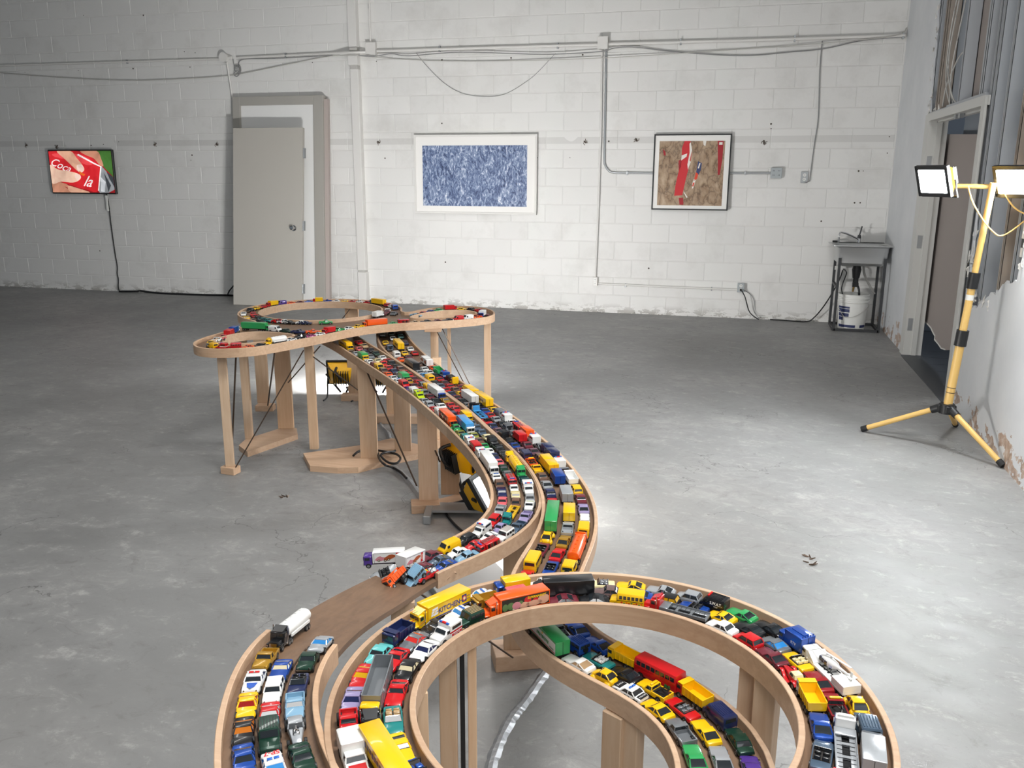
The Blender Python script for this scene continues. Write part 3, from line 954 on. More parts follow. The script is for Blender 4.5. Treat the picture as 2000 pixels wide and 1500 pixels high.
# ------------------------------------------------------------------ prints on the wall
def framed(name, label, x0, x1, z0, z1, fw_, px0, px1, pz0, pz1, fm, printm, tilt, d=0.035):
    o = thing(name, label, 'picture', ((x0 + x1) / 2, WY - 0.034, z0))
    o.rotation_euler = (R(tilt), 0, 0)
    W_, H_ = x1 - x0, z1 - z0
    cx_ = (x0 + x1) / 2
    for (a, b_, c_, e) in ((-W_ / 2, W_ / 2, 0, fw_), (-W_ / 2, W_ / 2, H_ - fw_, H_), (-W_ / 2, -W_ / 2 + fw_, fw_, H_ - fw_), (W_ / 2 - fw_, W_ / 2, fw_, H_ - fw_)):
        q = MB()
        q.cbox(((a + b_) / 2, -d / 2, (c_ + e) / 2), (b_ - a, d, e - c_), bev=0.002)
        q.build('frame_rail', fm, o)
    q = MB()
    q.box(-W_ / 2 + fw_, W_ / 2 - fw_, -d * 0.7, -d * 0.5, fw_, H_ - fw_)
    q.build('mat_board', mat('mat_board', hexc('eceae6'), 0.6), o)
    q = MB()
    q.box(px0 - cx_, px1 - cx_, -d * 0.7 - 0.0015, -d * 0.7, pz0 - z0, pz1 - z0)
    pr = q.build('print', printm, o)
    return o, pr, -d * 0.7 - 0.0015


framed('framed_print', 'wide white framed print of crumpled blue foil', -3.765, -2.285, 1.10, 1.995, 0.022, -3.662, -2.40, 1.19, 1.875, M['white_paint'], M['foil'], -0.6)
o, pr, yy = framed('framed_print', 'black framed print of crumpled brown paper with red stripe', -0.977, -0.156, 1.178, 1.982, 0.014, -0.917, -0.222, 1.228, 1.909, M['black'], M['kraft'], -1.0)
PRM = {k: mat('print_' + k, hexc(h), 0.6) for k, h in dict(red='c8232b', red2='a31b24', white='e9e4dc', navy='35406b', orange='dd4a2c').items()}


def patch(pts, key, lay=1):
    W_, H_ = 0.695, 0.681
    q = MB()
    P = [(-0.3475 + 0.0 + x * W_ + 0.0, yy - 0.0006 * lay, 0.05 + (1 - y) * H_) for x, y in pts]
    q.add(P + [(a, b_ + 0.0004, c_) for a, b_, c_ in P], [tuple(range(len(P))), tuple(range(len(P), 2 * len(P)))[::-1]])
    q.build('torn_scrap', PRM[key], o)


patch([(.38, .0), (.47, .0), (.46, .12), (.50, .16), (.48, .34), (.44, .52), (.40, .74), (.385, .84), (.26, .85), (.27, .70), (.30, .52), (.33, .38), (.345, .24), (.345, .10)], 'red')
patch([(.345, .22), (.43, .19), (.42, .24), (.34, .30)], 'white', 2)
patch([(.455, .04), (.475, .02), (.50, .14), (.47, .30), (.49, .32), (.45, .44), (.44, .36), (.465, .18)], 'white', 2)
patch([(.33, .88), (.40, .88), (.41, .99), (.35, .99)], 'red2')
patch([(.88, 0), (.97, 0), (.965, .30), (.94, .52), (.91, .52), (.90, .30)], 'red2')
patch([(.905, .02), (.955, .02), (.955, .06), (.905, .06)], 'white', 2)
patch([(.60, .31), (.66, .34), (.65, .44), (.62, .52), (.58, .48)], 'navy')
patch([(.575, .48), (.615, .50), (.60, .58), (.55, .62)], 'orange')
patch([(.55, .58), (.58, .60), (.55, .72), (.53, .74), (.53, .66)], 'white')
patch([(.54, .64), (.565, .64), (.55, .70), (.53, .70)], 'orange', 2)
patch([(.62, .34), (.64, .34), (.62, .42), (.60, .42)], 'white', 2)
patch([(.66, .0), (.71, .0), (.70, .08), (.67, .06)], 'white')
patch([(.40, .78), (.42, .80), (.47, .87), (.45, .88)], 'white')
patch([(.05, .12), (.09, .16), (.10, .22), (.07, .22)], 'red2')
patch([(.30, .30), (.345, .28), (.34, .40), (.31, .46)], 'red2')

# ------------------------------------------------------------------ doors leaning on the wall
def leaning(name, label, xl, xr, yb, H_, cat):
    """an Empty at the foot; the slab leans back until its top edge touches the wall"""
    o = thing(name, label, cat, ((xl + xr) / 2, yb, 0))
    return o


lean = math.asin(0.20 / 2.45)
fr = thing('door_frame_set', 'tall grey door frame with white panel leaning against the wall', 'door', (-5.485, WY - 0.255, 0.0))
fr.rotation_euler = (-lean, 0, 0)
for (a, b_, c_, e, nm, mm) in ((-0.605, -0.505, 0, 2.46, 'frame_post', 'doorframe'), (0.475, 0.605, 0, 2.46, 'frame_post', 'doorframe'), (-0.505, 0.475, 2.36, 2.46, 'frame_head', 'doorframe')):
    q = MB()
    q.cbox(((a + b_) / 2, -0.0, (c_ + e) / 2), (b_ - a, 0.09, e - c_), bev=0.004)
    q.build(nm, M[mm], fr)
q = MB()
q.cbox((-0.015, 0.01, 1.18), (0.98, 0.045, 2.36))
q.build('panel', M['doorwhite'], fr)
q = MB()
q.cbox((0.63, 0.01, 1.22), (0.05, 0.05, 2.40))
q.build('stop_strip', mat('taupe_strip', hexc('b1a6a0'), 0.6), fr)
ds = thing('door_slab', 'plain grey door slab with chrome knob leaning before the white panel', 'door', (-5.46, WY - 0.64, 0.0))
ds.rotation_euler = (-math.asin(0.275 / 2.1), 0, R(1.5))
q = MB()
q.cbox((0, 0, 1.045), (0.905, 0.045, 2.09), bev=0.002)
q.build('slab', M['doorgrey'], ds)
q = MB()
q.cyl((0.345, -0.022, 0.93), (0.345, -0.028, 0.93), 0.034, n=20)
q.build('rose', M['chrome'], ds, 40)
q = MB()
prof = [(0.012, 0), (0.012, 0.02), (0.024, 0.03), (0.029, 0.045), (0.024, 0.06), (0.008, 0.064)]
q.lathe(prof, (0, 0, 0), 20, 0, Matrix.Translation((0.345, -0.028, 0.93)) @ Matrix.Rotation(R(90), 4, 'X'))
q.build('knob', M['chrome'], ds, 50)
q = MB()
q.cbox((0.4545, -0.005, 0.93), (0.003, 0.028, 0.06))
q.cyl((0.455, -0.005, 0.93), (0.464, -0.005, 0.93), 0.009, n=10)
q.build('latch_plate', M['chrome'], ds, 40)
for z in (1.80, 0.96, 0.22):
    q = MB()
    q.box(0.4525, 0.478, -0.014, 0.010, z - 0.056, z + 0.056)
    for j in range(5):
        q.cyl((0.462, -0.02, z - 0.055 + j * 0.022), (0.462, -0.02, z - 0.036 + j * 0.022), 0.007, n=8)
    q.build('hinge', M['galv'], ds)

# ------------------------------------------------------------------ steel sink on its stand, pail below
sk = thing('utility_sink', 'stainless steel utility sink on a thin black steel stand', 'sink', (1.20, 9.49, 0.0))
SX, SY, SHt = 0.215, 0.215, 0.80


def rrect(a, b_, r, z, n=4):
    out = []
    for cx_, cy_, a0 in ((a - r, b_ - r, 0), (-a + r, b_ - r, 90), (-a + r, -b_ + r, 180), (a - r, -b_ + r, 270)):
        for k in range(n + 1):
            t_ = R(a0 + 90 * k / n)
            out.append((cx_ + r * math.cos(t_), cy_ + r * math.sin(t_), z))
    return out


zt = 0.865
q = MB()
q.loft([rrect(.20, .175, .05, zt - .20), rrect(.235, .205, .05, zt - .17), rrect(.245, .215, .05, zt - .02), rrect(.255, .225, .04, zt - .006), rrect(.300, .255, .03, zt), rrect(.300, .255, .03, zt + .006), rrect(.255, .20, .045, zt + .004), rrect(.24, .19, .05, zt - .01), rrect(.215, .17, .05, zt - .17)])
q.build('basin', M['steel'], sk, 40)
q = MB()
for (dx, dy, dz) in ((-0.16, 0.225, 0.012), (0.16, 0.225, 0.012)):
    q.cbox((dx * 0.0, 0.225, zt + 0.006), (0.5, 0.05, 0.008), bev=0.002)
q.build('back_ledge', M['steel'], sk)
q = MB()
q.cyl((0, 0.222, zt + 0.008), (0, 0.222, zt + 0.05), 0.022, 0.018, 14)
q.tube(spline([(0, 0.215, zt + 0.04), (-0.06, 0.19, zt + .07), (-0.13, 0.16, zt + .10), (-0.19, 0.135, zt + .115), (-0.205, 0.128, zt + .105), (-0.207, 0.126, zt + .075)], 5), 0.0095, 8)
q.build('faucet_spout', M['chrome'], sk, 40)
q = MB()
q.cyl((0, 0.222, zt + 0.05), (0, 0.222, zt + 0.085), 0.019, 0.015, 14)
q.tube([(0, 0.222, zt + .08), (0.012, 0.225, zt + .13), (0.02, 0.228, zt + .175)], 0.007, 8)
q.build('faucet_lever', M['iron'], sk, 40)
q = MB()
q.cyl((-0.20, 0.215, zt + 0.01), (-0.20, 0.215, zt + 0.06), 0.012, 0.01, 10)
q.build('spray_head', M['chrome'], sk, 40)
q = MB()
q.cbox((-0.24, 0.16, zt + 0.018), (0.05, 0.02, 0.02), bev=0.003)
q.build('stopper', M['black'], sk)
T_ = 0.0125
for (sx, sy) in ((-1, -1), (1, -1), (-1, 1), (1, 1)):
    q = MB()
    q.cbox((sx * SX, sy * SY, zt * 0.5 - 0.06), (0.025, 0.025, zt - 0.12))
    q.build('leg', M['iron'], sk)
for (x0, x1, y0, y1, z) in ((-SX, SX, -SY - T_, -SY + T_, 0.013), (-SX, SX, SY - T_, SY + T_, 0.013), (-SX - T_, -SX + T_, -SY, SY, 0.013), (SX - T_, SX + T_, -SY, SY, 0.013), (-SX - T_, -SX + T_, -SY, SY, 0.45)):
    q = MB()
    q.box(x0, x1, y0, y1, z - 0.0125, z + 0.0125)
    q.build('rail', M['iron'], sk)
q = MB()
q.cyl((-0.02, 0, zt - 0.20), (-0.02, 0, zt - 0.215), 0.055, 0.05, 18)
q.cyl((-0.02, 0, zt - 0.215), (-0.02, 0, zt - 0.25), 0.038, 0.045, 16)
q.cyl((-0.02, 0, zt - 0.25), (-0.02, 0, zt - 0.34), 0.047, 0.034, 16)
q.cyl((-0.02, 0, zt - 0.34), (-0.02, 0, zt - 0.43), 0.026, 0.03, 16)
q.cyl((-0.02, -0.03, zt - 0.40), (-0.02, 0.02, zt - 0.40), 0.03, 0.03, 12)
q.build('drain_trap', M['black'], sk, 40)
q = MB()
q.cyl((-0.035, -0.02, zt - 0.43), (-0.04, -0.02, zt - 0.48), 0.012, 0.009, 10)
q.build('brass_tap', mat('brass', hexc('a98a52'), 0.4, 0.9), sk, 40)
q = MB()
q.tube(spline([(0.0, 0.0, zt - .41), (0.02, 0.0, zt - .46), (0.03, -0.01, zt - .54), (0.028, -0.01, 0.27)], 5), 0.011, 8)
q.build('drain_hose', M['black'], sk, 40)
q = MB()
q.cbox((-0.16, 0.205, zt - 0.26), (0.11, 0.03, 0.04))
q.build('outlet_strip', M['pail'], sk)
q = MB()
q.tube(spline([(-0.13, 0.18, zt - .27), (-0.11, 0.05, zt - .30), (-0.15, 0.0, zt - .45), (-0.11, -0.03, 0.30)], 5), 0.006, 6)
q.build('pump_cord', M['black'], sk, 40)
q = MB()
q.tube(spline([(0.05, 0.1, zt - .2), (0.08, 0.14, zt - .32), (0.16, 0.17, zt - .46), (0.2, 0.18, zt - .52)], 5), 0.012, 8)
q.build('supply_hose', M['wire'], sk, 40)
pl = thing('pail', 'white plastic pail with navy print standing under the sink', 'bucket', (1.175, 9.47, 0.0))
q = MB()
q.lathe([(0.128, 0.0), (0.132, 0.004), (0.146, 0.28), (0.158, 0.285), (0.158, 0.30), (0.149, 0.304), (0.149, 0.318), (0.160, 0.322), (0.160, 0.336), (0.150, 0.34), (0.150, 0.352), (0.157, 0.356), (0.157, 0.366), (0.148, 0.367), (0.142, 0.34), (0.124, 0.012)], (0, 0, 0), 36)
q.build('body', M['pail'], pl, 35)


def pail_patch(a0, a1, z0, z1):
    q = MB()
    n = 8
    v = []
    for k in range(n + 1):
        a = R(a0 + (a1 - a0) * k / n)
        for z in (z0, z1):
            r_ = 0.1325 + (0.146 - 0.132) * z / 0.28 + 0.0006
            v.append((r_ * math.cos(a), r_ * math.sin(a), z))
    q.add(v, [(2 * k, 2 * k + 2, 2 * k + 3, 2 * k + 1) for k in range(n)])
    return q


for (a0, a1, z0, z1) in ((196, 252, 0.225, 0.245), (196, 252, 0.185, 0.22), (198, 250, 0.14, 0.175), (200, 225, 0.10, 0.135), (200, 280, 0.028, 0.055), (300, 335, 0.028, 0.055)):
    pail_patch(a0, a1, z0, z1).build('print_block', M['navyprint'], pl, 60)
q = MB()
q.tube(spline([(0.155, -0.02, 0.25), (0.10, -0.125, 0.21), (0.0, -0.165, 0.15), (-0.09, -0.135, 0.14), (-0.155, -0.02, 0.245)], 6), 0.003, 6)
q.build('bail_handle', M['wire'], pl, 40)

# ------------------------------------------------------------------ tripod work light
FOOT = [(0.8169, 5.5337, 0.0000), (1.4687, 5.0042, 0.0000)]
HUB = (1.2317, 5.3383, 0.2350)
ts = thing('tripod_work_light', 'yellow tripod stand with two blazing halogen work lamps', 'work light', (HUB[0], HUB[1], 0))
HB = Vector((HUB[0], HUB[1], 0))


def loc_(p):
    return Vector(p) - HB


f3 = Vector((1.40, HUB[1] + 0.46, 0))
for i, ft in enumerate((Vector(FOOT[0]), Vector(FOOT[1]), f3)):
    a = loc_((HUB[0], HUB[1], HUB[2])) + (loc_(ft) * 0.07)
    e = loc_(ft) + Vector((0, 0, 0.018))
    q = MB()
    q.cyl(a, e, 0.0155, n=12)
    lg = q.build('leg', M['poleyellow'], ts, 40)
    d = (e - a).normalized()
    q = MB()
    q.cyl(e - d * 0.03, e + d * 0.008, 0.0185, n=12)
    q.build('rubber_foot', M['rubber'], lg, 40)
    q = MB()
    q.cyl(a - d * 0.02, a + d * 0.055, 0.026, 0.022, n=12)
    q.build('leg_clamp', M['black'], lg, 40)
q = MB()
q.cyl((0, 0, 0.205), (0, 0, 0.262), 0.042, n=16)
q.cbox((0.0, 0, 0.235), (0.10, 0.03, 0.04), bev=0.004)
q.cbox((0.0, 0, 0.235), (0.03, 0.10, 0.04), bev=0.004)
q.build('hub', M['black'], ts, 40)
LN = Vector((0.062, -0.018, 1.0))      # the pole leans towards the partition


def pp(z):
    return Vector((LN.x * (z - 0.2), LN.y * (z - 0.2), z))


for z0, z1, r_ in ((0.24, 0.66, 0.024), (0.66, 0.98, 0.0205), (0.98, 1.52, 0.017)):
    q = MB()
    q.cyl(pp(z0), pp(z1), r_, n=16)
    q.build('pole_section', M['poleyellow'], ts, 40)
for z0, z1, r_ in ((0.61, 0.70, 0.033), (0.94, 1.03, 0.030)):
    q = MB()
    q.cyl(pp(z0), pp(z1), r_, n=16)
    q.build('collar', M['black'], ts, 40)
for z0 in (0.33, 0.36):
    q = MB()
    q.cyl(pp(z0), pp(z0 + 0.004), 0.0245, n=16)
    q.build('wrap_mark', M['rod'], ts, 40)
q = MB()
q.cyl(pp(0.875), pp(0.905), 0.0212, n=16)
q.build('torn_sticker', M['pail'], ts, 40)
BARD = Vector((0.94, -0.34, 0)).normalized()
q = MB()
q.cyl(BARD * -0.27 + pp(1.50) + Vector((.05, .05, 0)), BARD * 0.30 + pp(1.50) + Vector((.05, .05, 0)), 0.013, n=12)
q.build('cross_bar', M['poleyellow'], ts, 40)


def flood_head(parent, origin, aim, w_, h, glassm, yellow=True, tilt_only=None):
    """halogen head: ribbed housing, black frame, lit glass, wire guard, yoke"""
    aim = Vector(aim).normalized()
    zq = aim.to_track_quat('Y', 'Z').to_matrix().to_4x4()
    T = Matrix.Translation(origin) @ zq     # +y looks where the lamp shines
    q = MB()
    rings = []
    for (y, k, kz) in ((-0.085, 0.45, 0.42), (-0.07, 0.62, 0.62), (-0.02, 0.92, 0.94), (0.0, 1.0, 1.0)):
        rings.append([tuple(T @ Vector((sx * w_ / 2 * k, y, sz * h / 2 * kz))) for sx, sz in ((-1, -1), (1, -1), (1, 1), (-1, 1))])
    q.loft(rings)
    hs = q.build('lamp_housing', M['lampyellow' if yellow else 'black'], parent)
    q = MB()
    for k in range(7):
        x = (k - 3) * w_ * 0.085
        q.box(x - 0.002, x + 0.002, -0.105, -0.05, -h * .3, h * .3, 0, T)
    q.build('cooling_fin', M['black'], hs)
    q = MB()
    for (x0, x1, z0, z1) in ((-w_ / 2 - .01, w_ / 2 + .01, h / 2 - .012, h / 2 + .01), (-w_ / 2 - .01, w_ / 2 + .01, -h / 2 - .01, -h / 2 + .012), (-w_ / 2 - .01, -w_ / 2 + .012, -h / 2, h / 2), (w_ / 2 - .012, w_ / 2 + .01, -h / 2, h / 2)):
        q.box(x0, x1, -0.004, 0.016, z0, z1, 0, T)
    q.build('lamp_frame', M['black'], hs)
    q = MB()
    q.box(-w_ / 2 + .012, w_ / 2 - .012, 0.004, 0.010, -h / 2 + .012, h / 2 - .012, 0, T)
    q.build('lamp_glass', glassm, hs)
    return T, hs


AIM = (-0.80, -0.52, -0.32)
for s_, (w_, h) in ((-0.27, (0.215, 0.155)), (0.12, (0.215, 0.155))):
    c_ = BARD * s_ + pp(1.53) + Vector((-.03, -.03, 0))
    T, hs = flood_head(ts, c_, AIM, w_, h, M['lampglass'])
    q = MB()
    q.tube([T @ Vector((-w_ / 2 - .02, -0.02, 0)), T @ Vector((-w_ / 2 - .02, -0.02, -h * .62)), T @ Vector((w_ / 2 + .02, -0.02, -h * .62)), T @ Vector((w_ / 2 + .02, -0.02, 0))], 0.006, 8)
    q.build('yoke', M['black'], hs)
q = MB()
q.tube(spline([BARD * -0.12 + pp(1.50), BARD * 0.0 + Vector((0, -0.03, 1.40)), BARD * 0.10 + Vector((0, -.02, 1.27)), BARD * 0.18 + Vector((0, -.01, 1.25)), BARD * 0.26 + pp(1.42), BARD * 0.3 + pp(1.52)], 6), 0.0045, 6)
q.build('lamp_cord', M['poleyellow'], ts, 40)
q = MB()
q.tube(spline([BARD * 0.06 + pp(1.47), BARD * 0.14 + pp(1.38), BARD * 0.28 + pp(1.33), BARD * 0.45 + pp(1.34), BARD * 0.5 + pp(1.5)], 6), 0.0045, 6)
q.build('lamp_cord', M['poleyellow'], ts, 40)

# ------------------------------------------------------------------ floor work lamps under the roadway
def floor_lamp(label, loc, yaw, heads, base=True, basedim=(0.36, 0.24), lit='rampglass'):
    o = thing('floor_work_light', label, 'work light', (loc[0], loc[1], 0), yaw)
    if base:
        q = MB()
        for sx in (-1, 1):
            q.cbox((sx * basedim[0] * .46, 0, 0.02), (0.035, basedim[1], 0.04), bev=0.003)
        q.cbox((0, 0, 0.032), (basedim[0] * .92, 0.10, 0.012))
        q.build('stand_base', M['galv'], o)
    else:
        for sx in (-1, 1):
            q = MB()
            q.tube(spline([(sx * 0.10, -0.14, 0.006), (sx * 0.11, -0.03, 0.008), (sx * 0.12, 0.02, 0.10), (sx * 0.12, 0.05, 0.16)], 5), 0.006, 8)
            q.build('wire_leg', M['iron'], o, 40)
    for (c_, aim, w_, h, *g_) in heads:
        T, hs = flood_head(o, c_, aim, w_, h, M[g_[0] if g_ else lit])
        q = MB()
        for sx in (-1, 1):
            q.cyl(T @ Vector((sx * (w_ / 2 + .012), -0.02, 0)), (c_[0] * 0.96 + sx * 0.02, c_[1], 0.035), 0.008, n=8)
        q.build('yoke', M['black'], hs)
        q = MB()
        q.tube(spline([T @ Vector((-0.03, -0.06, h * .42)), T @ Vector((-0.03, -0.115, h * .40)), T @ Vector((0.0, -0.125, h * .1)), T @ Vector((0.0, -0.10, -h * .12))], 5), 0.009, 8)
        q.build('grip', M['black'], hs, 40)
    return o


floor_lamp('yellow floor work lamp facing the rear wall under the interchange', (-2.6834, 5.4578, 0.0000), R(8), [((0, 0, 0.18), (-0.18, 1, 0.28), 0.20, 0.165)], base=False, lit='wallwash')
floor_lamp('second yellow floor work lamp, half hidden behind a wide column', (-2.4266, 5.5140, 0.0000), R(6), [((0, 0, 0.17), (-0.05, 0.9, 0.22), 0.18, 0.155)], base=False, lit='wallwash')
LB = (-1.1739, 3.6039, 0.0000)
floor_lamp('yellow double floor lamp with lit faces on a silver base beside the ramp', LB, R(14),
           [((0.10, -0.02, 0.13), (0.86, -0.36, 0.58), 0.19, 0.165), ((0.0, 0.16, 0.24), (0.80, 0.55, 0.20), 0.18, 0.165, 'sidewash')], basedim=(0.36, 0.26))
q = MB()
q.cbox((0, 0, 0.035), (0.30, 0.24, 0.012), bev=0.002)
q.cbox((-0.13, 0, 0.015), (0.03, 0.24, 0.03))
q.cbox((0.13, 0, 0.015), (0.03, 0.24, 0.03))
o = q.build('stand_base', mat('grey_matt_paint', hexc('8f9090'), 0.7), None)
tag(o, 'flat grey metal lamp base on the floor behind the KITCHEN truck', 'lamp base')
o.location = (-0.965, 2.94, 0)
o.rotation_euler = (0, 0, R(38))

# cables and tape on the floor
def floor_strip(name, label, pts, w_, m, cat, h=0.004):
    P = spline([Vector((p[0], p[1], 0)) for p in pts], 8)
    rings = []
    for i, p in enumerate(P):
        t_ = (P[min(i + 1, len(P) - 1)] - P[max(i - 1, 0)]).normalized()
        nx = Vector((-t_.y, t_.x, 0))
        ww = w_ * (0.85 + 0.25 * random.random())
        rings.append([tuple(p + nx * ww), tuple(p + nx * ww * .35 + Vector((0, 0, h * 2.2 + random.uniform(0, .003)))), tuple(p - nx * ww * .3 + Vector((0, 0, h * 2.4 + random.uniform(0, .003)))), tuple(p - nx * ww)])
    q = MB()
    q.loft(rings, 0, True)
    return tag(q.build(name, M[m]), label, cat)


floor_strip('taped_cable', 'crumpled silver tape over a cable crossing the floor in front', [(-0.5024, 2.4678, 0.0000), (-0.5211, 2.3834, 0.0000), (-0.5435, 2.2360, 0.0000), (-0.5617, 2.1527, 0.0000), (-0.5670, 2.0581, 0.0000), (-0.5650, 1.9562, -0.0000), (-0.5500, 1.8456, 0.0000), (-0.5274, 1.7025, 0.0000)], 0.018, 'tape', 'tape')
floor_strip('taped_cable', 'silver tape line passing below the end of the left road', [(-1.0137, 3.2044, 0.0000), (-0.9267, 3.0869, 0.0000), (-0.8623, 2.9913, 0.0000), (-0.8048, 2.8833, 0.0000), (-0.7356, 2.7395, 0.0000)], 0.016, 'tape', 'tape')
floor_strip('taped_cable', 'grey taped cable between the wide columns at mid floor', [(-2.2326, 5.0290, 0.0000), (-2.1302, 4.8491, 0.0000), (-2.0363, 4.7253, 0.0000), (-1.9679, 4.6019, 0.0000), (-1.9189, 4.5313, 0.0000)], 0.014, 'tape', 'tape')
floor_strip('taped_cable', 'grey taped cable running to the silver lamp base', [(-1.7513, 4.1398, 0.0000), (-1.6426, 4.0169, 0.0000), (-1.5504, 3.8984, 0.0000), (-1.4536, 3.7604, -0.0000), (-1.3583, 3.6466, 0.0000)], 0.018, 'tape', 'tape')
wire('cable', 'black cable coiled on the base plank beside the wide column', [(-1.9904, 4.1352, 0.0450), (-1.9870, 4.1950, 0.0500), (-1.9581, 4.2409, 0.0500), (-1.8842, 4.2422, 0.0500), (-1.8093, 4.2250, 0.0500), (-1.7514, 4.1882, 0.0550), (-1.7031, 4.1137, 0.0600), (-1.7011, 4.0504, 0.0550), (-1.7556, 4.0679, 0.0500), (-1.8374, 4.1618, 0.0500), (-1.8245, 4.1896, 0.0600), (-1.7998, 4.2464, 0.0500), (-1.7957, 4.2665, 0.0500)], 0.0065, 'black')
wire('cable', 'black cable curving off the base plank onto the tape', [(-1.8751, 4.2069, 0.0500), (-1.8150, 4.0957, 0.0500), (-1.7551, 4.0247, 0.0500), (-1.7363, 4.0760, 0.0200), (-1.6748, 4.0399, 0.0120), (-1.6059, 3.9544, 0.0140)], 0.0065, 'black')
wire('cable', 'black cord from the silver lamp base to the near floor', [(-1.3249, 3.6707, 0.0100), (-1.2929, 3.6387, 0.0100), (-1.2496, 3.5581, 0.0100), (-1.1908, 3.4733, 0.0100), (-1.1157, 3.3858, 0.0100), (-1.0442, 3.3251, 0.0100), (-0.9480, 3.2741, 0.0100)], 0.0065, 'black')
wire('cable', 'thick black cord behind the double floor lamp', [(-1.3137, 3.6686, 0.0120), (-1.2617, 3.6535, 0.0180), (-1.2230, 3.6930, 0.0200), (-1.1825, 3.7124, 0.0300)], 0.009, 'black')
wire('cable', 'black cord trailing from the yellow lamp under the interchange', [(-2.6776, 5.4936, 0.0600), (-2.6390, 5.5301, 0.0500), (-2.5812, 5.4723, 0.0300), (-2.5053, 5.3562, 0.0120), (-2.3801, 5.1471, 0.0100)], 0.008, 'black')
for i, p in enumerate([(0.3588, 3.5250, 0.0000), (0.3653, 3.4714, 0.0000), (-2.3571, 4.3699, 0.0000), (-2.0978, 3.5703, 0.0000)]):
    q = MB()
    for k in range(5):
        a = random.uniform(0, 6.28)
        q.cyl((0.012 * math.cos(a), 0.012 * math.sin(a), 0.0), (0.03 * math.cos(a + .8), 0.02 * math.sin(a + .8), 0.008), 0.004, 0.002, 6)
    o = tag(q.build('debris', M['rod']), ['small dark scrap on the bright floor right of the front loop', 'second dark scrap on the bright floor, nearest the front loop', 'small dark scrap on the floor left of the base plank', 'small dark scrap on the floor left of the columns'][i], 'debris')
    o.location = p

